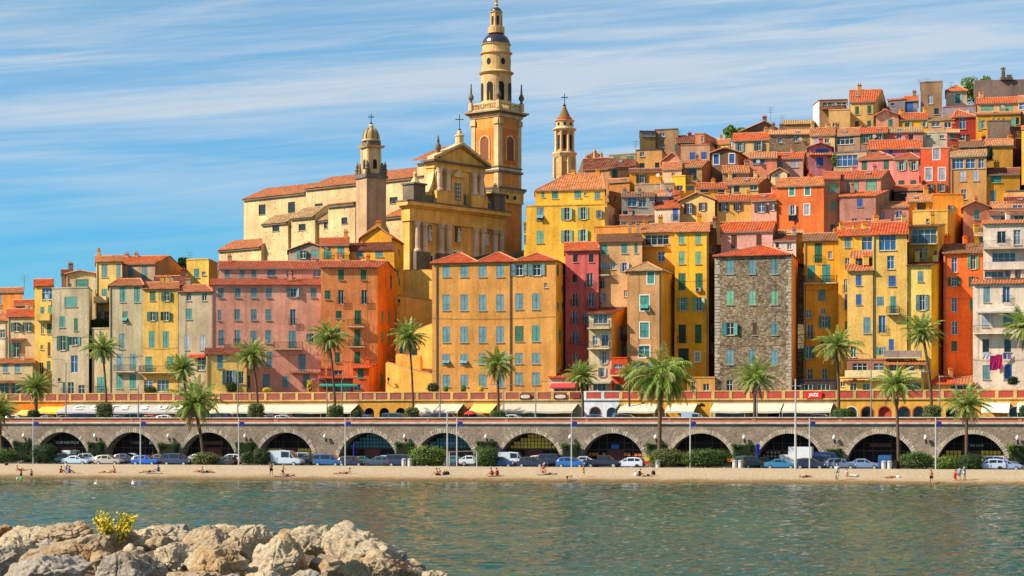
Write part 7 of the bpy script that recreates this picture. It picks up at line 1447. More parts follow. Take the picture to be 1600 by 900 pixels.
# cables and little roof clutter on the hill
rc = random.Random(21); hill_keys = [k for k in HS if k[0] in 'hijkln']
for k in hill_keys:
    h_ = HS[k]; t_ = (h_.B-h_.A).normalized(); n_ = Vector((-t_.y, t_.x)); L_ = (h_.B-h_.A).length
    if rc.random() < .4 and len(h_.ridges[0]) == 4:   # skylight set in the front slope
        R = h_.ridges[0]; a = h_.A.lerp(h_.B, rc.uniform(.25, .75)); m_ = R[2].lerp(R[3], .5); f = rc.uniform(.35, .6); dep_ = (R[2]-h_.A).dot(n_); z = h_.zt+(R[1]-h_.zt)*f+.16; q = a+n_*dep_*f
        if dep_ > 1.5:
            sl_ = math.atan2(R[1]-h_.zt, dep_); sm = MB(); sm.box((0, 0, 0), (.8, 1.0, .1), ZINC()); sm.box((0, 0, .06), (.66, .86, .03), glassy('w')); o = put('skylight', sm.data('skylight'), h_.root, (q.x-h_.root.location.x, q.y-h_.root.location.y, z-h_.root.location.z)); o.rotation_euler = (sl_, 0, math.atan2(t_.y, t_.x))
    if rc.random() < .13 and L_ > 4:
        q = h_.A+t_*rc.uniform(.6, L_-.6)-n_*.3; z = h_.zt-rc.uniform(.5, 1.2); sm = MB(); sm.lathe((0, 0, 0), [(.05, 0), (.28, .06), (.36, .14)], plain('dish_paint', (.32, .31, .29), .5), 12); o = put('satellite_dish', sm.data('satellite_dish'), h_.root, (q.x-h_.root.location.x, q.y-h_.root.location.y, z-h_.root.location.z)); o.rotation_euler = (1.2, 0, rc.uniform(-.6, .6))
for k in [k for k in HS if k[0] in 'wpocse']:
    h_ = HS[k]; t_ = (h_.B-h_.A).normalized(); n_ = Vector((-t_.y, t_.x)); L_ = (h_.B-h_.A).length
    if L_ < 5 or h_.zt-h_.zb < 12: continue
    cm = MB(); z = h_.zb+rc.uniform(.35, .75)*(h_.zt-h_.zb); pts = [(*(h_.A+t_*(L_*i/8)-n_*.07), z-.25*sin(pi*i/8)) for i in range(9)]; cm.tube(pts, .018, IRON(), 4); u = rc.uniform(.3, L_-.3); cm.tube([(*(h_.A+t_*u-n_*.07), z), (*(h_.A+t_*(u+.05)-n_*.07), h_.zt-.3)], .015, IRON(), 4); cm.build('cable', h_.root)
    if rc.random() < .3:
        u = rc.uniform(.8, L_-.8); q = h_.A+t_*u-n_*.2; sm = MB(); sm.box((0, 0, 0), (.8, .35, .55), plain('air_conditioner_case', (.33, .33, .31), .5)); sm.box((-.12, -.18, 0), (.42, .02, .42), IRON()); put('air_conditioner', sm.data('air_conditioner'), h_.root, (q.x-h_.root.location.x, q.y-h_.root.location.y, (h_.zb+h_.zt)/2+rc.uniform(-3, 5)-h_.root.location.z), math.atan2(t_.y, t_.x))
# ================================================================ CARS
_CC = {}
def car_paint(col):
    k = ('carp', col)
    if k in _M: return _M[k]
    m, nt, b = mat_nodes('car_paint_'+col.strip('#')); b.inputs['Base Color'].default_value = (*hx(col), 1); b.inputs['Roughness'].default_value = .35; b.inputs['Coat Weight'].default_value = .6; b.inputs['Coat Roughness'].default_value = .18; _M[k] = m; return m
CARS = {  # station: x, z sill, z belt, z roof, half width, half width at roof ; cabin span
 'hatch': ([(-2.0, .42, .78, .80, .72, .70), (-1.95, .3, .92, .98, .80, .66), (-1.6, .24, .95, 1.38, .84, .62), (-.9, .22, .94, 1.48, .85, .62), (.1, .22, .92, 1.46, .85, .62), (.95, .22, .92, .96, .85, .70), (1.75, .24, .80, .84, .80, .68), (2.0, .34, .62, .66, .70, .60)], (2, 5), 4.0),
 'sedan': ([(-2.25, .45, .85, .87, .72, .68), (-2.15, .3, .95, .98, .80, .68), (-1.4, .24, .96, 1.02, .86, .70), (-.85, .22, .95, 1.40, .87, .60), (.2, .22, .94, 1.43, .87, .61), (1.1, .22, .92, .96, .86, .70), (2.0, .26, .78, .82, .80, .66), (2.25, .36, .62, .66, .70, .60)], (2, 5), 4.5),
 'suv': ([(-2.2, .5, .95, .98, .78, .72), (-2.15, .38, 1.08, 1.5, .88, .68), (-1.9, .32, 1.1, 1.70, .90, .70), (-.9, .30, 1.08, 1.74, .90, .70), (.4, .30, 1.06, 1.70, .90, .68), (1.15, .30, 1.04, 1.1, .90, .76), (2.0, .34, .95, 1.0, .86, .74), (2.25, .44, .78, .82, .76, .66)], (1, 5), 4.5),
 'mpv': ([(-2.05, .45, .9, 1.4, .78, .66), (-2.0, .3, 1.0, 1.66, .86, .70), (-1.0, .26, 1.0, 1.74, .87, .70), (.5, .24, .98, 1.70, .87, .68), (1.35, .24, .96, 1.02, .86, .72), (1.95, .28, .82, .86, .80, .68), (2.1, .36, .66, .7, .72, .62)], (1, 4), 4.1),
 'van': ([(-2.6, .5, 1.2, 2.1, .90, .84), (-2.55, .4, 1.25, 2.35, .95, .86), (-.5, .36, 1.25, 2.42, .95, .86), (.9, .36, 1.25, 2.30, .95, .84), (1.6, .36, 1.22, 1.30, .94, .80), (2.45, .4, 1.0, 1.05, .88, .76), (2.65, .5, .75, .8, .78, .7)], (2, 4), 5.2),
 'pickup': ([(-2.55, .5, 1.05, 1.07, .86, .84), (-2.5, .42, 1.08, 1.10, .90, .86), (-.7, .4, 1.08, 1.10, .90, .86), (-.65, .4, 1.08, 1.70, .90, .70), (.6, .4, 1.06, 1.70, .90, .70), (1.3, .4, 1.05, 1.1, .90, .76), (2.2, .42, .98, 1.02, .86, .76), (2.45, .5, .8, .84, .78, .7)], (2, 5), 5.0),
}
def car_meshes(kind):
    if kind in _CC: return _CC[kind]
    st, (c0, c1), L_ = CARS[kind]; P0 = plain('paint_slot', (.5, .5, .5)); trim = plain('black_trim', (.015, .015, .016), .6, 0, 0)
    mb = MB(); rings = []
    for (x, zs, zbt, zr, hw, hr) in st: rings.append([(x, -hw*.88, zs), (x, -hw, zs+.14), (x, -hw, (zs+zbt)*.5), (x, -hw*.97, zbt), (x, -hr-.03, zr-.06*(zr-zbt > .2)), (x, -hr*.82, zr), (x, 0, zr+.03), (x, hr*.82, zr), (x, hr+.03, zr-.06*(zr-zbt > .2)), (x, hw*.97, zbt), (x, hw, (zs+zbt)*.5), (x, hw, zs+.14), (x, hw*.88, zs)])
    n = len(rings[0]); vs = [p for r in rings for p in r]; fs = [(i*n+j, i*n+(j+1) % n, (i+1)*n+(j+1) % n, (i+1)*n+j) for i in range(len(rings)-1) for j in range(n)]+[tuple(range(n)), tuple(reversed(range((len(rings)-1)*n, len(rings)*n)))]
    mb.mesh(vs, fs, P0)
    for x in (-1.0, 1.0):   # wheel arches
        xx = x*L_*.31
        for s_ in (-1, 1): mb.lathe((0, 0, 0), [], P0) if False else None
    body = mb.data('body'); G = glassy('d'); sides = []
    for s_ in (-1, 1):
        for i in range(c0, c1):
            a, b = st[i], st[i+1]
            def q(stn, f, g=0): x, zs, zbt, zr, hw, hr = stn; return (x, s_*((hw*.97)+(hr+.03-hw*.97)*f+.012), zbt+(zr-.06-zbt)*f)
            def lp(p, r, t): return tuple(p[k]+(r[k]-p[k])*t for k in range(3))
            p0, p1, p2, p3 = q(a, .12), q(b, .12), q(b, .9), q(a, .9); w = MB()
            if b[3]-b[2] < .2: quad = [lp(p0, p1, .06), lp(p0, p1, .80), lp(p3, p2, .12), lp(p3, p2, .05)]
            elif a[3]-a[2] < .2: quad = [lp(p0, p1, .35), lp(p0, p1, .95), lp(p3, p2, .95), lp(p3, p2, .88)]
            else: quad = [lp(p0, p1, .06), lp(p0, p1, .94), lp(p3, p2, .94), lp(p3, p2, .06)]
            w.poly(quad, G); sides.append(w.data('side_window'))
    scr = []
    for (i, j) in ((c1-1, c1), (c0+1 if st[c0][3]-st[c0][2] < .2 else c0, c0 if st[c0][3]-st[c0][2] < .2 else max(0, c0-1))):
        a, b = st[i], st[j]; sg = 1 if b[0] > a[0] else -1; w = MB()
        A = [(a[0]+(b[0]-a[0])*.1, -a[5]*.86, a[3]-(a[3]-b[3])*.1), (a[0]+(b[0]-a[0])*.1, a[5]*.86, a[3]-(a[3]-b[3])*.1)]; B = [(a[0]+(b[0]-a[0])*.9, b[4]*.80, a[3]+(b[3]-a[3])*.9), (a[0]+(b[0]-a[0])*.9, -b[4]*.80, a[3]+(b[3]-a[3])*.9)]
        w.poly([(p[0]+sg*.02, p[1], p[2]+.045) for p in A+B], G); scr.append(w.data('windscreen'))
    R = .31 if kind in ('hatch', 'sedan', 'mpv') else .36
    t = MB(); vs = []; t.lathe((0, 0, 0), [(R*.7, -.1), (R, -.09), (R, .09), (R*.7, .1)], trim, 18); tyre = t.data('tyre')
    t = MB(); t.lathe((0, 0, 0), [(R*.66, -.095), (R*.62, .09), (R*.55, .105), (.1, .11)], plain('alloy_rim', (.45, .45, .46), .35, .6, 0), 14); rim = t.data('rim')
    f, r = st[-2], st[1]; t = MB(); t.box((0, 0, 0), (.16, .3, .14), plain('headlamp_glass', (.6, .62, .65), .15, 0, 0)); hl = t.data('headlight'); t = MB(); t.box((0, 0, 0), (.08, .18, .26), plain('tail_lamp', (.45, .01, .01), .3, 0, 0)); tl = t.data('tail_light')
    t = MB(); t.box((0, 0, 0), (.14, 1.3, .14), trim); bp = t.data('bumper')
    _CC[kind] = (body, sides, scr, tyre, rim, hl, tl, bp, st, L_, R); return _CC[kind]
def car(label, px, kind, col, near=0, face=1, rz=None, z=GZ, D=None, cat='car', group='cars parked under the promenade', name='parked_car', detail=True, sc=1.0):
    body, sides, scr, tyre, rim, hl, tl, bp, st, L_, R = car_meshes(kind); D = D or (DE(px)+3.0 if near == 0 else DW(px)-4.2 if near == 1 else DW(px)-2.2)
    t = empty(name, (*XY(px, D), z), wrz+(0 if face > 0 else pi)+(rz or 0), label, cat, group); t.scale = (sc,)*3
    o = put('body', body, t); o.material_slots[0].link = 'OBJECT'; o.material_slots[0].material = car_paint(col)
    for s in sides: put('side_window', s, t)
    for s in scr: put('windscreen', s, t)
    if detail:
        for x in (-L_*.31, L_*.31):
            for s_ in (-1, 1): w = put('wheel', tyre, t, (x, s_*(st[3][4]-.04), R), 0, pi/2*-s_*-1 if s_ > 0 else pi/2); put('rim', rim, w)
        for s_ in (-1, 1): put('headlight', hl, t, (st[-2][0]+.06, s_*st[-2][4]*.78, st[-2][2]-.12)); put('tail_light', tl, t, (st[1][0]-.0, s_*st[1][4]*.93, st[1][2]-.14))
        put('bumper', bp, t, (st[-1][0], 0, .45)); put('bumper', bp, t, (st[0][0], 0, .48))
    return t
car('dark green hatchback half hidden by the dark bush at the first arch', 95, 'hatch', '#1d4a38', 1, -1)
car('white delivery van seen end-on before the club arch', 114, 'van', '#b8bcc0', 2, 1, rz=pi/2, cat='van', name='delivery_van', sc=.8)
car('pale blue white saloon in front of the white end-on van', 120, 'sedan', '#9fb4cc', 0, 1, sc=.95)
car('silver white hatchback behind the gap between two pale saloons', 142, 'hatch', '#a9b4be', 1, 1)
car('champagne silver hatchback under the first square hedge', 171, 'hatch', '#9a9488', 0, 1)
car('dark grey blue estate behind the bright blue hatchback', 199, 'hatch', '#26344c', 1, 1)
car('light grey hatchback behind the pole of the second arch', 212, 'hatch', '#98a4ae', 2, 1)
car('bright blue hatchback beside the white pole of the second arch', 229, 'hatch', '#0a52b4', 0, 1)
car('dark saloon behind the bonnet of the bright blue hatchback', 252, 'sedan', '#23282e', 1, 1)
car('dark blue people carrier under the second square hedge', 278, 'mpv', '#1c2c50', 0, 1)
car('white saloon behind the yellowish spreading bush', 312, 'sedan', '#b4b8bc', 2, 1)
car('silver hatchback beside the pole of the third pier', 359, 'hatch', '#a8b0b4', 1, -1)
car('dark car tucked between the yellowish bush and the silver hatchback', 350, 'hatch', '#1c2022', 0, -1, sc=.9)
car('big white high-roofed van before the fourth arch', 447, 'van', '#a9b6c8', 0, 1, cat='van', name='delivery_van', sc=.92)
car('silver estate behind the nose of the big white van', 478, 'mpv', '#8f98a0', 2, 1)
car('black saloon between the white van and the blue people carrier', 483, 'sedan', '#16181e', 1, 1)
car('medium blue people carrier near the fourth arch', 514, 'mpv', '#1f4a84', 0, 1)
car('navy hatchback behind the thin blue post', 551, 'hatch', '#121a36', 0, 1)
car('small teal car deep inside the arch with blue grey panes', 571, 'hatch', '#1e5a58', 2, 1, sc=.85)
car('steel blue hatchback before the arch with blue grey panes', 590, 'hatch', '#2b3c54', 0, -1)
car('pale saloon behind the steel blue hatchback', 606, 'sedan', '#8794a6', 1, 1)
car('navy minivan behind the litter bins by the largest bush', 629, 'mpv', '#14234a', 0, 1)
car('teal grey saloon behind the net', 713, 'sedan', '#36606a', 1, 1)
car('white saloon with its front behind the net post', 732, 'sedan', '#b8bec6', 1, -1)
car('royal blue hatchback beside the round green bush', 783, 'hatch', '#14306c', 0, 1)
car('white delivery van before the yellow paned arch', 803, 'van', '#b4bccb', 2, 1, cat='van', name='delivery_van', sc=.8)
car('midnight blue hatchback with a red tail lamp', 832, 'hatch', '#101a34', 0, 1)
car('white hatchback peeking between two dark cars', 848, 'hatch', '#b2b6bc', 2, 1)
car('dark blue four-wheel drive below the tapered hedge', 866, 'suv', '#13203c', 1, 1)
car('vivid blue hatchback beside the pole of the yellow paned arch', 894, 'hatch', '#0d58a8', 0, 1)
car('silver saloon behind the vivid blue hatchback', 916, 'sedan', '#97a2b0', 1, 1)
car('dark navy pickup truck before the blue panelled arch', 943, 'pickup', '#0d1430', 0, 1, cat='pickup truck', name='pickup_truck')
car('white hatchback between the pickup and the litter bin', 983, 'hatch', '#b9c2d2', 0, -1)
car('dark green four-wheel drive seen from behind by the trailing hedge', 1170, 'suv', '#1d3a30', 0, 1, rz=1.1)
car('white compact car with a cover beside the green four-wheel drive', 1187, 'hatch', '#a9a9a9', 1, 1, rz=.6, sc=.85)
car('black car behind the turquoise saloon', 1198, 'sedan', '#14161c', 1, 1)
car('turquoise blue saloon west of the tallest mast', 1221, 'sedan', '#256a94', 0, 1, sc=.95)
car('navy hatchback just east of the tallest mast', 1267, 'hatch', '#10183c', 0, 1)
car('blue bus-like van with a white roof behind the navy hatchbacks', 1296, 'van', '#142a6a', 2, 1, cat='van', name='minibus', sc=.88)
car('blue estate in front of the bus-like van', 1292, 'mpv', '#1c3468', 1, 1)
car('grey blue estate car behind the man in white', 1315, 'hatch', '#50607a', 0, 1)
car('silvery blue saloon under the brown board arch', 1350, 'sedan', '#63789c', 0, 1)
car('blue van seen from behind, with two cream bins before it', 1384, 'van', '#1c4684', 0, 1, rz=pi/2, cat='van', name='delivery_van', sc=.8)
car('black car between the round bush and the spiky bush', 1462, 'sedan', '#14161c', 1, 1)
car('pearl white hatchback at the last arch', 1547, 'hatch', '#a4b2ca', 0, -1)
car('white four-wheel drive behind the pearl white hatchback', 1564, 'suv', '#a8b4c2', 1, 1)
car('silver estate by the yellow green hedge', 1573, 'hatch', '#7f92b4', 0, 1, sc=.95)
# box truck
D = DW(1249)-5; t = empty('box_truck', (*XY(1249, D), GZ), wrz, 'plain white box truck behind the tallest mast', 'truck'); m_ = MB(); m_.box((.2, 0, 1.75), (3.0, 1.9, 2.1), plain('truck_box', (.62, .64, .66), .5, 0, .05)); o = put('cargo_box', m_.data('cargo_box'), t)
m_ = MB(); m_.box((-1.9, 0, 1.15), (1.1, 1.8, 1.3), plain('truck_cab', (.6, .62, .64), .4, 0, 0), 0, .92); put('cab', m_.data('cab'), t); m_ = MB(); m_.box((0, 0, .55), (4.6, 1.5, .2), plain('black_trim', (0, 0, 0))); put('chassis', m_.data('chassis'), t)
ty = car_meshes('suv')
for x in (-1.8, 1.1):
    for s_ in (-1, 1): put('wheel', ty[3], t, (x, s_*.85, .36), 0, pi/2)
def upcar(label, px, kind, col, face=1, dd=6.5, sc=1.0, cat='car', name='parked_car'): car(label, px, kind, col, 0, face, z=RZ, D=DW(px)+dd, group='cars parked on the upper promenade road', sc=sc, detail=False, cat=cat, name=name)
for a in (('white car roof on the upper road by the west corner palm', 28, 'hatch', '#b0b4b4'), ('black car roof before the small bright yellow awning', 76, 'sedan', '#101214'), ('slate blue saloon roof east of the yellow awning', 103, 'sedan', '#33446c'), ('strong blue car roof under the lettered awning', 130, 'mpv', '#123c8c'), ('blue car roof just east of the first clipped ball', 190, 'hatch', '#1c3c74'), ('teal green car roof under the letter T of the awning', 216, 'mpv', '#1d4c58'), ('cherry red car roof under the lettered awning', 240, 'hatch', '#a01a22'), ('white car roof next to the cherry red one', 264, 'hatch', '#b8c0c4'), ('dark blue car roof by the shop with red posts', 352, 'mpv', '#142c66'), ('deep blue car roof west under the longest cream awning', 428, 'hatch', '#182e66'), ('silver blue car roof in the middle of the longest cream awning', 449, 'hatch', '#8c9cac'), ('blue car roof in front of the first bare arch', 576, 'hatch', '#1c3e7c'), ('blue car roof under the cream awning pair', 672, 'hatch', '#16305e'), ('navy car roof under the second awning of the pair', 698, 'mpv', '#122450'), ('dark car roof under the lemon yellow awning', 752, 'hatch', '#1a2630'), ('silver car roof west under the putty awning', 806, 'hatch', '#a4a8b4'), ('blue car roof before the maroon arch', 934, 'hatch', '#1c4070'), ('small blue car roof by the climbing plant', 982, 'hatch', '#1c3452'), ('teal car roof under the pale yellow awning near the red sign', 1286, 'hatch', '#1d4450')): upcar(*a)
upcar('teal green van on the upper road beside the flattened ball shrub', 620, 'mpv', '#14545e', cat='van', name='parked_van'); upcar('pale blue delivery van on the upper road by the round window shop', 1086, 'van', '#8fa8cc', cat='van', name='parked_van', dd=6, sc=.7)
# ================================================================ PEOPLE
SK1, SK2 = plain('skin_tanned', (.42, .19, .10), .6, 0, .05), plain('skin_fair', (.58, .32, .21), .6, 0, .05)
HAIR = {'d': plain('dark_hair', (.02, .013, .01), .8, 0, 0), 'l': plain('light_hair', (.28, .18, .08), .8, 0, 0), 'r': plain('red_cap', (.5, .03, .04), .8, 0, 0), 'w': plain('grey_hair', (.35, .33, .3), .8, 0, 0)}
def V(*a): return Vector(a)
def pose(kind):
    """joint positions of a 1.72 m adult facing +x"""
    J = {}
    def leg(s, hip, k, a, toe): J['hip'+s] = hip; J['knee'+s] = k; J['ank'+s] = a; J['toe'+s] = toe
    def arm(s, sh, e, w): J['sh'+s] = sh; J['el'+s] = e; J['wr'+s] = w
    if kind in ('stand', 'walk'):
        st = .28 if kind == 'walk' else .04
        J['pel'] = V(0, 0, .92); J['spi'] = V(.01, 0, 1.12); J['che'] = V(0, 0, 1.32); J['nek'] = V(.02, 0, 1.47); J['hed'] = V(.04, 0, 1.60)
        leg('l', V(0, .09, .88), V(.04+st*.6, .10, .48), V(st, .10, .08), V(st+.16, .12, .03)); leg('r', V(0, -.09, .88), V(.04-st*.2, -.10, .48), V(-st, -.10, .08), V(-st+.16, -.12, .03))
        arm('l', V(0, .18, 1.40), V(-.04-st*.3, .24, 1.13), V(.04-st*.4, .25, .88)); arm('r', V(0, -.18, 1.40), V(-.02+st*.3, -.24, 1.13), V(.10+st*.4, -.24, .90))
    elif kind == 'sit':
        J['pel'] = V(0, 0, .13); J['spi'] = V(-.03, 0, .32); J['che'] = V(0, 0, .52); J['nek'] = V(.04, 0, .68); J['hed'] = V(.08, 0, .81)
        leg('l', V(.02, .09, .12), V(.38, .14, .38), V(.62, .12, .08), V(.78, .13, .04)); leg('r', V(.02, -.09, .12), V(.40, -.12, .34), V(.68, -.12, .08), V(.84, -.13, .04))
        arm('l', V(0, .18, .60), V(.2, .22, .40), V(.40, .14, .36)); arm('r', V(0, -.18, .60), V(-.12, -.24, .36), V(-.2, -.26, .08))
    elif kind == 'kneel':
        J['pel'] = V(0, 0, .42); J['spi'] = V(.02, 0, .62); J['che'] = V(.05, 0, .84); J['nek'] = V(.08, 0, 1.0); J['hed'] = V(.12, 0, 1.13)
        leg('l', V(0, .09, .38), V(.2, .1, .08), V(-.22, .1, .06), V(-.36, .1, .04)); leg('r', V(0, -.09, .38), V(.22, -.1, .08), V(-.2, -.1, .06), V(-.34, -.1, .04))
        arm('l', V(.04, .18, .92), V(.2, .22, .70), V(.42, .14, .66)); arm('r', V(.04, -.18, .92), V(.16, -.22, .68), V(.36, -.12, .58))
    elif kind == 'lie':
        J['pel'] = V(0, 0, .12); J['spi'] = V(-.2, 0, .12); J['che'] = V(-.42, 0, .13); J['nek'] = V(-.57, 0, .13); J['hed'] = V(-.70, 0, .14)
        leg('l', V(.03, .09, .12), V(.44, .11, .24), V(.82, .11, .07), V(.88, .12, .18)); leg('r', V(.03, -.09, .12), V(.46, -.12, .10), V(.88, -.12, .07), V(.92, -.13, .2))
        arm('l', V(-.5, .18, .13), V(-.28, .30, .08), V(-.02, .30, .07)); arm('r', V(-.5, -.18, .13), V(-.68, -.34, .10), V(-.80, -.14, .12))
    elif kind == 'recline':
        J['pel'] = V(0, 0, .12); J['spi'] = V(-.16, 0, .22); J['che'] = V(-.30, 0, .38); J['nek'] = V(-.36, 0, .54); J['hed'] = V(-.35, 0, .67)
        leg('l', V(.03, .09, .12), V(.38, .11, .36), V(.64, .11, .07), V(.8, .12, .04)); leg('r', V(.03, -.09, .12), V(.46, -.12, .12), V(.88, -.12, .07), V(.93, -.13, .2))
        arm('l', V(-.33, .18, .46), V(-.5, .24, .22), V(-.36, .26, .06)); arm('r', V(-.33, -.18, .46), V(-.5, -.24, .22), V(-.38, -.26, .06))
    elif kind == 'bend':
        J['pel'] = V(0, 0, .88); J['spi'] = V(.16, 0, 1.0); J['che'] = V(.38, 0, 1.04); J['nek'] = V(.54, 0, 1.02); J['hed'] = V(.66, 0, .98)
        leg('l', V(0, .09, .84), V(.1, .10, .46), V(.0, .10, .08), V(.16, .12, .03)); leg('r', V(0, -.09, .84), V(.06, -.10, .46), V(-.1, -.10, .08), V(.06, -.12, .03))
        arm('l', V(.46, .17, .98), V(.5, .2, .72), V(.52, .16, .48)); arm('r', V(.46, -.17, .98), V(.46, -.2, .72), V(.48, -.16, .46))
    return J
_PC = {}
def body_mesh(kind):
    if kind in _PC: return _PC[kind]
    J = pose(kind); names = []; vs = []; rad = []; ed = []
    def add(n, p, r): names.append(n); vs.append(p); rad.append(r); return len(vs)-1
    def link(a, b): ed.append((names.index(a), names.index(b)))
    add('pel', J['pel'], (.15, .11)); add('spi', J['spi'], (.125, .10)); add('che', J['che'], (.16, .115)); add('nek', J['nek'], (.058, .058)); hd = (J['hed']-J['nek']).normalized(); add('jaw', J['nek'].lerp(J['hed'], .55), (.07, .075)); add('hed', J['hed'], (.085, .10)); add('top', J['hed']+hd*.07, (.06, .075))
    link('pel', 'spi'); link('spi', 'che'); link('che', 'nek'); link('nek', 'jaw'); link('jaw', 'hed'); link('hed', 'top')
    for s in 'lr':
        add('hip'+s, J['hip'+s], (.092, .095)); add('knee'+s, J['knee'+s], (.058, .06)); c = J['knee'+s].lerp(J['ank'+s], .3); add('calf'+s, c, (.056, .06)); add('ank'+s, J['ank'+s], (.036, .04)); add('toe'+s, J['toe'+s], (.04, .026))
        link('pel', 'hip'+s); link('hip'+s, 'knee'+s); link('knee'+s, 'calf'+s); link('calf'+s, 'ank'+s); link('ank'+s, 'toe'+s)
        add('sh'+s, J['sh'+s], (.058, .058)); add('el'+s, J['el'+s], (.036, .036)); add('wr'+s, J['wr'+s], (.024, .026)); d = (J['wr'+s]-J['el'+s]).normalized(); palm_ = J['wr'+s]+d*.06; add('hand'+s, palm_, (.034, .016))
        link('che', 'sh'+s); link('sh'+s, 'el'+s); link('el'+s, 'wr'+s); link('wr'+s, 'hand'+s)
    me = bpy.data.meshes.new('body'); me.from_pydata([tuple(v) for v in vs], ed, []); ob = bpy.data.objects.new('body', me); COL.objects.link(ob)
    md = ob.modifiers.new('skin', 'SKIN'); md.use_smooth_shade = True; ob.modifiers.new('sub', 'SUBSURF').levels = 1
    for i, r in enumerate(rad): me.skin_vertices[0].data[i].radius = r
    me.skin_vertices[0].data[0].use_root = True
    bpy.context.view_layer.update(); m2 = bpy.data.meshes.new_from_object(ob.evaluated_get(bpy.context.evaluated_depsgraph_get())); m2.name = 'body'; bpy.data.objects.remove(ob)
    # fingers, nose and ears grown onto the same mesh
    mb = MB(); sk = SK1
    for s in 'lr':
        d = (J['wr'+s]-J['el'+s]).normalized(); side = Vector((0, 1, 0)) if abs(d.y) < .8 else Vector((1, 0, 0)); side = (side-d*side.dot(d)).normalized(); p = J['wr'+s]+d*.085; cu_ = d.cross(side)*.02
        for k, l in enumerate((.055, .068, .074, .066)): q = p+side*(k-1.5)*.016; mb.tube([q-d*.02, q+d*l*.5, q+d*l+cu_*.6], [.009, .009, .007], sk, 5)
        q = J['wr'+s]+d*.04+side*.02; mb.tube([q, q+side*.03+d*.03, q+side*.04+d*.055], [.011, .01, .008], sk, 5)
    fx = Vector((1, 0, 0)) if kind != 'lie' else Vector((0, 0, 1)); h_ = J['hed']; mb.tube([h_+fx*.085, h_+fx*.12-hd*.01], [.018, .014], sk, 5)
    for s_ in (-1, 1): mb.tube([h_+Vector((0, s_*.08, 0)), h_+Vector((0, s_*.1, 0))], [.03, .02], sk, 6)
    n0 = len(m2.vertices); vs2 = [tuple(v.co) for v in m2.vertices]+mb.v; fs2 = [tuple(p.vertices) for p in m2.polygons]+[tuple(n0+i for i in f) for f in mb.f]
    m3 = bpy.data.meshes.new('body'); m3.from_pydata(vs2, [], fs2); m3.shade_smooth(); m3.materials.append(SK1); _PC[kind] = (m3, J); return _PC[kind]
def beach_pt(px, py):
    best = None
    for i in range(0, 241):
        t = i/240*1.0-.06; D = DL(px)+(DE(px)-DL(px))*t; z = 1.38*max(0, t)**.62 if t > 0 else -.15; e = abs(YH-(z-H)/D*F-py)
        if best is None or e < best[0]: best = (e, D, z)
    return Vector((*XY(px, best[1]), best[2]))
def person(label, px, py, kind, rz=0, skin=0, hair='d', bottom=None, topc=None, sc=1.0, legs=None):
    me, J = body_mesh(kind); p = beach_pt(px, py); t = empty('person', p, rz, label, 'person'); t.scale = (sc,)*3; o = put('body', me, t); o.material_slots[0].link = 'OBJECT'; o.material_slots[0].material = SK2 if skin else SK1
    hd = (J['hed']-J['nek']).normalized(); fx = Vector((1, 0, 0)) if kind != 'lie' else Vector((0, 0, 1)); hm = MB(); c = J['hed']+hd*.035-fx*.022
    n = 10; hm.lathe((0, 0, 0), [(.11*cos(a), .12*sin(a)) for a in [radians(x) for x in (-20, 0, 20, 40, 60, 80)]], HAIR[hair], 12); hm.v = [tuple(c+Vector(v)) for v in hm.v]; put('hair', hm.data('hair', True), t)
    if bottom:
        m = plain('cloth_'+bottom.strip('#'), hx(bottom), .9, 0, .08, 5); b = MB(); up = (J['spi']-J['pel']).normalized()
        b.tube([J['pel']-up*.07, J['pel']+up*.02, J['pel']+up*.10], [.17, .178, .155], m, 12)
        for s in 'lr': b.tube([J['hip'+s], J['hip'+s].lerp(J['knee'+s], .42)], [.115, .105], m, 10)
        put('shorts', b.data('shorts', True), t)
    if legs:
        m = plain('cloth_'+legs.strip('#'), hx(legs), .9, 0, .08, 5); b = MB()
        for s in 'lr': b.tube([J['hip'+s], J['knee'+s], J['ank'+s]], [.12, .09, .075], m, 10)
        b.tube([J['pel']-Vector((0, 0, .06)), J['pel']+Vector((0, 0, .1))], [.18, .16], m, 12); put('trousers', b.data('trousers', True), t)
    if topc:
        m = plain('cloth_'+topc.strip('#'), hx(topc), .9, 0, .08, 5); b = MB(); b.tube([J['pel']+(J['spi']-J['pel'])*.4, J['spi'], J['che'], J['che'].lerp(J['nek'], .55)], [.165, .155, .185, .11], m, 12)
        for s in 'lr': b.tube([J['che'].lerp(J['sh'+s], .5), J['sh'+s], J['sh'+s].lerp(J['el'+s], .75)], [.1, .082, .062], m, 9)
        put('shirt', b.data('shirt', True), t)
    return t
def towel(label, px, py, w, col, rz=0, l=.75):
    p = beach_pt(px, py); m_ = MB(); n = 8
    vs = [((i/n-.5)*w, (j/2-.5)*l, .03+.02*sin(i*1.9+j)) for j in range(3) for i in range(n+1)]; vs += [(x, y, z-.035) for x, y, z in vs]; k = 3*(n+1)
    fs = [(j*(n+1)+i, j*(n+1)+i+1, (j+1)*(n+1)+i+1, (j+1)*(n+1)+i) for j in range(2) for i in range(n)]; fs += [tuple(reversed([q+k for q in f])) for f in fs]
    m_.mesh(vs, fs, plain('towel_'+col.strip('#'), hx(col), .95, 0, .2, 6)); o = m_.build('beach_towel'); o.location = p; o.rotation_euler = (0, 0, rz); tag(o, label, 'towel')
person('person reclining on a dark blue lounger at the west end of the beach', 31, 736, 'recline', .2, 0, 'l', '#a03028'); towel('dark blue sloping lounger cloth at the west end', 38, 734, 1.9, '#14203c', .2)
person('person wading with a green ball at the west end', 33, 750, 'stand', 2.6, 0, 'd', '#2a1a16', None, .78)
person('child wading in navy trunks at the west end', 49, 749, 'stand', -1.4, 0, 'd', '#10182c', None, .78)
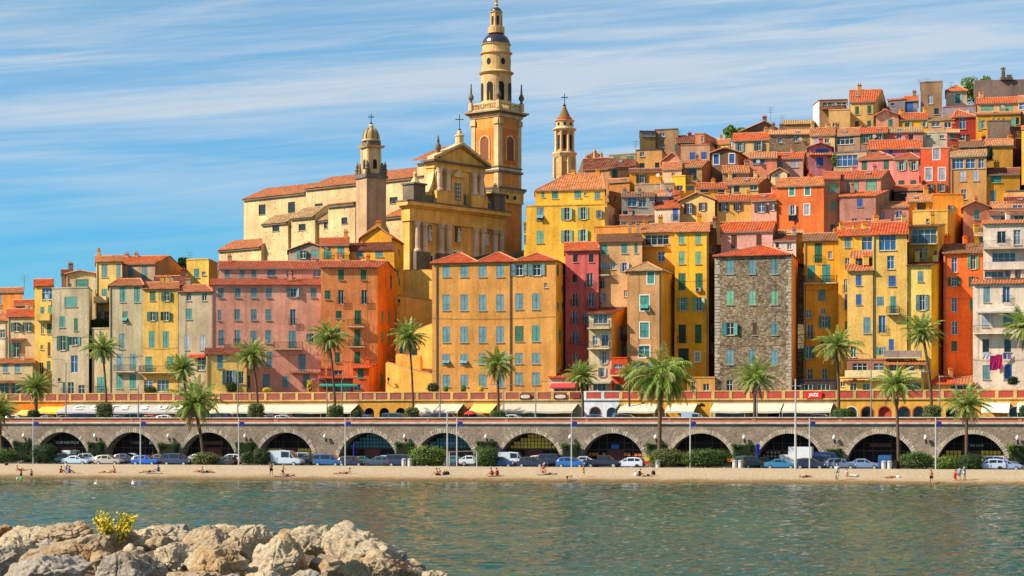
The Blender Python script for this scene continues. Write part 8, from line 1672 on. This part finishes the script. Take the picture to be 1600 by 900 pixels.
person('seated bather in red shorts west of the standing one in white', 95, 739, 'sit', .3, 0, 'd', '#b01818', '#a03020')
person('bather standing in a pale top between two seated ones before the white van', 103.5, 741, 'walk', 1.2, 0, 'd', '#8090a8', '#b0a8a0', .92)
person('seated bather in a blue shirt beside the standing one in the pale top', 108, 739, 'sit', .4, 0, 'd', '#283c80', '#3a58a0'); towel('teal towel before the white van', 117, 739, 1.6, '#1e4a4c')
person('sunbather lying before the champagne silver car', 164, 739, 'lie', pi, 1, 'l', '#8a3a30'); person('tanned bather sitting at the feet of the sunbather before the champagne silver car', 178.5, 739, 'sit', pi, 0, 'd', '#c03020')
person('sunbather lying before the bright blue hatchback', 233, 738, 'lie', .1, 0, 'd', '#18181c'); person('bather in a blue top sitting by the mint towel', 247.5, 737, 'sit', pi, 0, 'l', '#283860', '#4a6aa0'); towel('mint towel with a bather before the bright blue hatchback', 241, 739.5, 2.2, '#a8c8bc'); towel('small blue towel west of the mint towel', 221, 738, .6, '#2838a0')
person('reclining sunbather with fair hair before the leaning palm', 312, 738, 'recline', pi, 0, 'l', '#9a4028'); person('bather resting on a dark towel before the leaning palm', 323, 738, 'lie', 0, 0, 'd', '#202830'); towel('dark grey towel before the leaning palm', 326, 738.5, 1.9, '#2c3c40')
person('man standing in black swim shorts before the big white van', 423.5, 745, 'walk', -1.2, 0, 'd', '#0c0c10', None, 1.05)
person('kneeling bather before the big white van', 441.5, 741, 'kneel', .4, 0, 'l', '#401818', None, 1.0); person('sunbather lying on a pink and white towel near the kneeling one', 450, 744, 'lie', pi, 0, 'd', '#141418'); towel('pink and white towel near the kneeling bather', 447, 744.5, 3.2, '#b8a0b4')
person('sunbather on a pale blue towel before the navy hatchback', 531, 741, 'lie', 0, 0, 'l', '#7a3848'); person('second sunbather, darker, by the pale blue towel', 542, 741, 'recline', pi, 0, 'd', '#1a1a22'); towel('pale blue towel before the navy hatchback', 529, 741.5, 1.6, '#8ab4cc')
person('bather sitting with legs stretched west, before the largest bush', 683, 743, 'sit', pi, 0, 'd', '#6a2418'); person('bather with a bare back sitting against the first before the largest bush', 686.5, 743, 'sit', 2.0, 1, 'l', '#2a1a1a')
person('bather in red sitting at the foot of the net side bush', 768.5, 743, 'sit', pi, 0, 'd', '#c01c1c', '#c82020'); person('bather in a red shirt seated in a low chair', 777, 743, 'sit', 2.8, 0, 'd', '#7a1818', '#c02838'); towel('green towel under the bathers in red', 775, 744, 2.0, '#2c6048')
person('broad tanned bather sitting upright before the midnight blue hatchback', 849, 739, 'sit', -1.2, 0, 'w', '#8a2c20', None, 1.25); towel('bright navy mat in front of the broad tanned bather', 848, 742, 1.5, '#1c2c90'); person('sunbather lying east of the broad tanned bather', 860, 742, 'lie', pi, 0, 'd', '#303030')
person('bather in black shorts bending over at the water edge', 886, 754, 'bend', .0, 0, 'd', '#0a0a0e', None, .85)
person('girl in yellow with a red cap walking by the green board', 911.5, 746, 'walk', -.8, 1, 'r', '#c89a20', '#c8a040', .85); towel('bright green body board by the girl in yellow', 915, 747, 1.3, '#3ac040')
person('bather in black sitting beside a white bag before the greyish bush', 999.5, 744, 'sit', 0, 0, 'l', '#0c0c10', '#14141a'); person('sunbather lying flat before the greyish bush', 1012, 744, 'lie', 0, 1, 'd', '#20283c')
person('brown sunbather curled up before the tallest mast', 1259, 746, 'lie', .3, 0, 'd', '#5a2412')
person('man standing in a white shirt and cream trousers', 1307.5, 750, 'walk', 1.3, 1, 'w', None, '#b8b8c4', 1.1, '#a89c80'); person('small child in a pink top beside the man in white', 1323, 750, 'stand', 1.0, 1, 'd', '#b8a8a8', '#c89aa4', .74); person('sunbather dressed in white lying behind the small child', 1331, 745, 'lie', pi, 1, 'd', '#c0c4cc', '#c0c4cc')
person('sunbather lying before the blue van with the cream bins', 1391, 747, 'lie', 0, 0, 'l', '#a04830')
person('woman in a bikini walking to the water before the white pole', 1455, 757, 'walk', -1.6, 0, 'd', '#1a1012', None, .95)
person('bather in red crouching near the spiky bush', 1492, 751, 'kneel', 0, 0, 'd', '#a02018', '#a83020'); person('bather standing in a grey top between the red and the pale blue ones', 1499.5, 751, 'walk', .8, 0, 'd', '#707888', '#8a90a0', .95); person('person in a pale blue shirt standing before the dark palm bush', 1507, 750, 'stand', -.6, 1, 'd', '#a8b8c8', '#78a0b8', 1.02)
def ball(label, px, py, r, col, name='beach_ball', cat='ball', dz=0):
    p = beach_pt(px, py); m_ = MB(); m_.lathe((0, 0, r), [(r*cos(a), r*sin(a)) for a in [radians(x) for x in range(-80, 81, 16)]], plain(name+col.strip('#'), hx(col), .5, 0, 0), 14); o = m_.build(name, smooth=True); o.location = p+Vector((0, 0, dz)); tag(o, label, cat)
ball('lime green beach ball floating by the wader', 33.5, 752, .2, '#30c83c', dz=0); ball('white beach ball floating west of the lime green one', 27, 751, .17, '#c8c0b8')
def bag(label, px, py, w, h, col):
    p = beach_pt(px, py); t = empty('beach_bag', p, 0, label, 'bag'); m_ = MB(); m_.lathe((0, 0, 0), [(w*.42, 0), (w*.5, h*.3), (w*.46, h*.75), (w*.3, h)], plain('bag_'+col.strip('#'), hx(col), .8, 0, .1), 10, 0, 1, .6); put('sack', m_.data('sack'), t); m_ = MB(); m_.tube([(-w*.25, 0, h*.95), (-w*.15, 0, h*1.35), (w*.15, 0, h*1.35), (w*.25, 0, h*.95)], .02, plain('bag_strap', (.1, .06, .04), .8), 5); put('handle', m_.data('handle'), t)
bag('small dark bag on the sand at the far west', 10, 727, .5, .35, '#26242c'); bag('black and white bag east of the bare-backed bathers', 697, 742, .9, .45, '#30282c'); bag('white bag beside the bather in black', 994, 744, .6, .45, '#c4c4c4'); bag('round black bag lying east of the flat sunbather', 1021, 743, .5, .6, '#16161a'); bag('small pale bag east of the sunbather before the blue van', 1404, 747, .5, .35, '#c8ccd4')
# swimmer: head and shoulders above the water
D = H*F/(779-YH); p = Vector((*XY(1438, D), -1.42)); me, J = body_mesh('stand'); t = empty('person', p, 0, 'swimmer with only the head above the water', 'person'); o = put('body', me, t); hm = MB(); hm.lathe((.02, 0, 1.6), [(.11*cos(a), .12*sin(a)) for a in [radians(x) for x in (-10, 10, 30, 50, 70, 85)]], HAIR['d'], 12); put('hair', hm.data('hair', True), t)
# ================================================================ BREAKWATER ROCKS
def rock_mat(name, base, warm, dark):
    m, nt, b = mat_nodes(name); N = nt.nodes; L = nt.links; b.inputs['Roughness'].default_value = .92; b.inputs['Specular IOR Level'].default_value = .15
    tc = N.new('ShaderNodeNewGeometry')
    def nz(sc, det, ro=.6, dist=0): t = N.new('ShaderNodeTexNoise'); t.inputs['Scale'].default_value = sc; t.inputs['Detail'].default_value = det; t.inputs['Roughness'].default_value = ro; t.inputs['Distortion'].default_value = dist; L.new(tc.outputs['Position'], t.inputs['Vector']); return t.outputs[0]
    def rg(x, a, b_, c=0, d=1): r = N.new('ShaderNodeMapRange'); r.inputs[1].default_value = a; r.inputs[2].default_value = b_; r.inputs[3].default_value = c; r.inputs[4].default_value = d; L.new(x, r.inputs[0]); return r.outputs[0]
    def mix(f, a, c): x = N.new('ShaderNodeMixRGB'); L.new(f, x.inputs[0]); (L.new(a, x.inputs[1]) if not isinstance(a, tuple) else setattr(x.inputs[1], 'default_value', (*a, 1))); x.inputs[2].default_value = (*c, 1); return x.outputs[0]
    big = nz(.55, 6, .6, .4); c = mix(rg(big, .5, .66), base, warm); med = nz(3.2, 9, .72, .6); c = mix(rg(med, .56, .70, 0, .75), c, dark); fine = nz(14, 6, .7)
    sc = N.new('ShaderNodeVectorMath'); sc.operation = 'SCALE'; L.new(c, sc.inputs[0]); L.new(rg(fine, .3, .7, .78, 1.18), sc.inputs['Scale']); L.new(sc.outputs[0], b.inputs['Base Color'])
    ms = N.new('ShaderNodeTexMusgrave') if hasattr(bpy.types, 'ShaderNodeTexMusgrave') else None
    bp = N.new('ShaderNodeBump'); bp.inputs['Strength'].default_value = 1; bp.inputs['Distance'].default_value = .22; a = N.new('ShaderNodeMath'); a.operation = 'MULTIPLY_ADD'; L.new(med, a.inputs[0]); a.inputs[1].default_value = 1.0; b2 = N.new('ShaderNodeMath'); b2.operation = 'MULTIPLY'; L.new(fine, b2.inputs[0]); b2.inputs[1].default_value = .35; L.new(b2.outputs[0], a.inputs[2]); L.new(a.outputs[0], bp.inputs['Height']); L.new(bp.outputs[0], b.inputs['Normal']); return m
RM = [rock_mat('limestone_pale', (.62, .50, .34), (.52, .32, .14), (.12, .08, .05)), rock_mat('limestone_ochre', (.52, .39, .25), (.42, .20, .07), (.11, .07, .045)), rock_mat('limestone_grey', (.46, .40, .33), (.44, .32, .20), (.10, .09, .08))]
import bmesh
_ico = bmesh.new(); bmesh.ops.create_icosphere(_ico, subdivisions=6, radius=1.0); _iv = [v.co.copy() for v in _ico.verts]; _if = [tuple(v.index for v in f.verts) for f in _ico.faces]; _ico.free()
_ico = bmesh.new(); bmesh.ops.create_icosphere(_ico, subdivisions=4, radius=1.0); _iv4 = [v.co.copy() for v in _ico.verts]; _if4 = [tuple(v.index for v in f.verts) for f in _ico.faces]; _ico.free()
def rock(label, px, py, w, h, D, mat=0, seed=0, dep=1.0, tilt=0, rough=1.0, fine=True, planes=20):
    rnd = random.Random(seed*13+5); c = PT(px, py, D); s = D/F; sx, sz = w*s/2, h*s/2; sy = sx*dep
    pl = [(Vector((rnd.gauss(0, 1), rnd.gauss(0, 1), rnd.gauss(0, .9))).normalized(), rnd.uniform(.48, .82)) for _ in range(planes)]
    off = Vector((seed*3.7, seed*1.3, 0)); vs = []; ct, st = cos(tilt), sin(tilt)
    for v in (_iv if fine else _iv4):
        k = 1.0
        for nrm, d in pl:
            q = v.dot(nrm)
            if q > .05: k = min(k, d/q)
        p = Vector((v.x*k*sx, v.y*k*sy, v.z*k*sz)); q = p+off
        amp = rough*min(sx, sz)
        vd = noise.voronoi(q*1.35+Vector((.3, .3, .3))*noise.noise(q*2))[0]; ck = vd[1]-vd[0]; v2 = noise.voronoi(q*4.2)[0]
        dd = amp*.16*noise.noise(q*.9/max(.5, sx))+.10*vd[0]-.07*max(0, 1-ck/.06)+.075*v2[0]-.045*max(0, 1-(v2[1]-v2[0])/.12)-.13*abs(noise.noise(q*2.6))+.04*noise.noise(q*6.3)-.035*abs(noise.noise(q*11))
        p += v*dd; p = Vector((p.x*ct-p.z*st, p.y, p.x*st+p.z*ct)); vs.append(p)
    me = bpy.data.meshes.new('boulder'); me.from_pydata([tuple(p) for p in vs], [], _if if fine else _if4); me.shade_smooth(); me.materials.append(RM[mat]); o = bpy.data.objects.new('boulder', me); COL.objects.link(o); o.location = c; tag(o, label, 'boulder', 'breakwater boulders')
R_L = [  # px, py, w, h, D, material, tilt, label
 (40, 838, 130, 44, 55, 0, .05, 'flat pale boulder at the back west of the yellow shrub'), (105, 832, 110, 40, 54, 1, .1, 'knobbly brown boulder just west of the yellow shrub'), (30, 862, 120, 60, 50, 0, -.1, 'craggy boulder cut by the west edge'), (-10, 890, 80, 90, 47, 2, 0, 'dark boulder in the bottom west corner'),
 (118, 868, 170, 66, 48, 1, .12, 'broad ochre boulder with a shaded hollow, west part'), (70, 900, 175, 70, 44, 2, .1, 'grey boulder with a bluish shaded face at the bottom west'), (172, 843, 90, 46, 53, 1, -.05, 'brown smooth boulder under the yellow shrub'), (232, 838, 120, 42, 53.5, 0, .2, 'long sloping slab east of the yellow shrub'),
 (190, 893, 120, 70, 43, 2, -.15, 'blocky grey boulder at the bottom, west of the white pyramid'), (272, 876, 74, 74, 44.5, 0, .05, 'white pyramid-shaped boulder with a sharp tip'), (228, 884, 70, 60, 43.8, 2, .3, 'slate grey lump leaning on the white pyramid'), (318, 850, 120, 50, 50, 1, .05, 'mottled boulder behind the white pyramid'),
 (272, 827, 60, 26, 56, 2, 0, 'small knobbly stone on the skyline east of the shrub'), (345, 886, 110, 76, 43.5, 0, -.2, 'tall cream boulder at the bottom between pyramid and crevice'), (392, 838, 100, 50, 51, 0, -.15, 'pale boulder with a reddish ridge at the back centre'), (375, 860, 80, 56, 48, 1, .1, 'brown boulder face in shade behind the cream one'),
 (438, 878, 130, 80, 44, 0, .05, 'deeply pitted boulder with ledges in the centre'), (462, 838, 70, 44, 50.5, 1, .3, 'small tan boulder with a flat shaded face'), (505, 846, 110, 60, 49, 0, -.1, 'yellowish cream boulder at the top of the big slope'), (565, 866, 190, 76, 47, 0, -.38, 'largest cream boulder sloping down toward the water'),
 (540, 896, 120, 60, 43.5, 1, -.2, 'ochre stained boulder at the bottom under the largest one'), (600, 893, 110, 56, 45, 1, -.3, 'brown ribbed boulder below the long slope'), (640, 896, 70, 40, 46, 2, -.2, 'small grey boulder near the point of the rocks'), (678, 902, 70, 26, 46, 0, -.1, 'low pale stone at the very tip of the rocks'),
 (300, 908, 120, 50, 41, 1, .1, 'rusty low boulder in the bottom crevice'), (480, 908, 80, 40, 42, 2, 0, 'dark stone wedged in the bottom crevice'), (140, 845, 60, 30, 51, 0, 0, 'little pale stone below the yellow shrub'), (420, 908, 90, 40, 41.5, 0, 0, 'pale stone peeking from the bottom edge at the centre')]
R_L += [(210, 862, 44, 26, 47, 0, .2, 'small cream stone west of the white pyramid'), (300, 846, 44, 24, 52, 2, .1, 'grey stone just behind the white pyramid'), (250, 846, 50, 26, 51.5, 1, -.1, 'warm stone behind the slate grey lump'), (350, 826, 56, 24, 54, 0, .1, 'pale stone on the skyline west of the reddish ridge'), (418, 836, 40, 26, 52, 2, -.3, 'grey wedge on the skyline east of the reddish ridge'),
 (412, 860, 46, 34, 46.5, 0, .3, 'cream wedge beside the pitted boulder'), (510, 880, 60, 36, 44.5, 2, .2, 'shadowed stone in front of the largest cream boulder'), (8, 826, 50, 24, 56, 1, 0, 'low brown stone at the west skyline'), (80, 850, 50, 24, 51, 2, .1, 'grey stone in the gap behind the broad ochre boulder'), (590, 876, 60, 34, 45.5, 0, -.4, 'cream chip on the long slope'), (648, 882, 44, 24, 47, 1, -.3, 'tan stone high on the point of the rocks'), (615, 860, 50, 26, 48.5, 2, -.4, 'grey stone on the seaward slope'),
 (160, 870, 40, 26, 46, 0, .2, 'little cream stone on the broad ochre boulder'), (362, 906, 50, 34, 42, 2, .1, 'grey stone at the bottom beside the pitted boulder')]
for i, (px, py, w, h, D, m, tl, lb) in enumerate(R_L): rock(lb, px, py+5, w*1.0, h*1.06, D, m, i+3, random.Random(i).uniform(.8, 1.3), tl, 1.0, i < 28)
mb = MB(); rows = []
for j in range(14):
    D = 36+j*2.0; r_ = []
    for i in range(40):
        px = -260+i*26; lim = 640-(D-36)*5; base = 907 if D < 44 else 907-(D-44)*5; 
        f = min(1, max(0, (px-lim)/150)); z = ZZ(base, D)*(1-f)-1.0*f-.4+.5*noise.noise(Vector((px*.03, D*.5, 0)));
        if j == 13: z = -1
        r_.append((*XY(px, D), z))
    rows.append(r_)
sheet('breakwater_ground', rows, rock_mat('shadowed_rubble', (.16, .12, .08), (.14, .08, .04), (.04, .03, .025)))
# yellow broom among the rocks
D = 52.5; base = PT(180, 845, D); t = empty('broom_shrub', base, 0, 'bright yellow flowering shrub growing between the rocks', 'shrub'); rnd = random.Random(4); st_m = MB(); fl_m = MB(); s = D/F
for k in range(80):
    side = -1 if k % 2 else 1; px = 163+rnd.uniform(-16, 12) if side < 0 else 198+rnd.uniform(-16, 16); top_ = PT(px, rnd.uniform(798, 820) if abs(px-180) > 8 else rnd.uniform(815, 828), D+rnd.uniform(-.4, .4)); b0 = PT(180+side*rnd.uniform(2, 10), 846, D); mid = b0.lerp(top_, .5)+Vector((rnd.uniform(-.06, .06), 0, 0)); st_m.tube([b0, mid, top_], [.014, .01, .005], plain('broom_stem', (.12, .10, .03), .8), 4)
    for j in range(17):
        q = (b0.lerp(mid, rnd.random()) if rnd.random() < .25 else mid.lerp(top_, rnd.random()))+Vector((rnd.gauss(0, .05), rnd.gauss(0, .05), rnd.gauss(0, .04))); nn = Vector((rnd.gauss(0, 1), rnd.gauss(0, 1)-1, rnd.gauss(0, 1))).normalized(); a = nn.orthogonal().normalized(); b = nn.cross(a); l = rnd.uniform(.02, .042)
        fl_m.mesh([q-a*l, q+b*l*.8, q+a*l, q-b*l*.8], [(0, 1, 2, 3)], YL if rnd.random() < .86 else G3)
st_m.build('stem', t); fl_m.build('blossom', t)
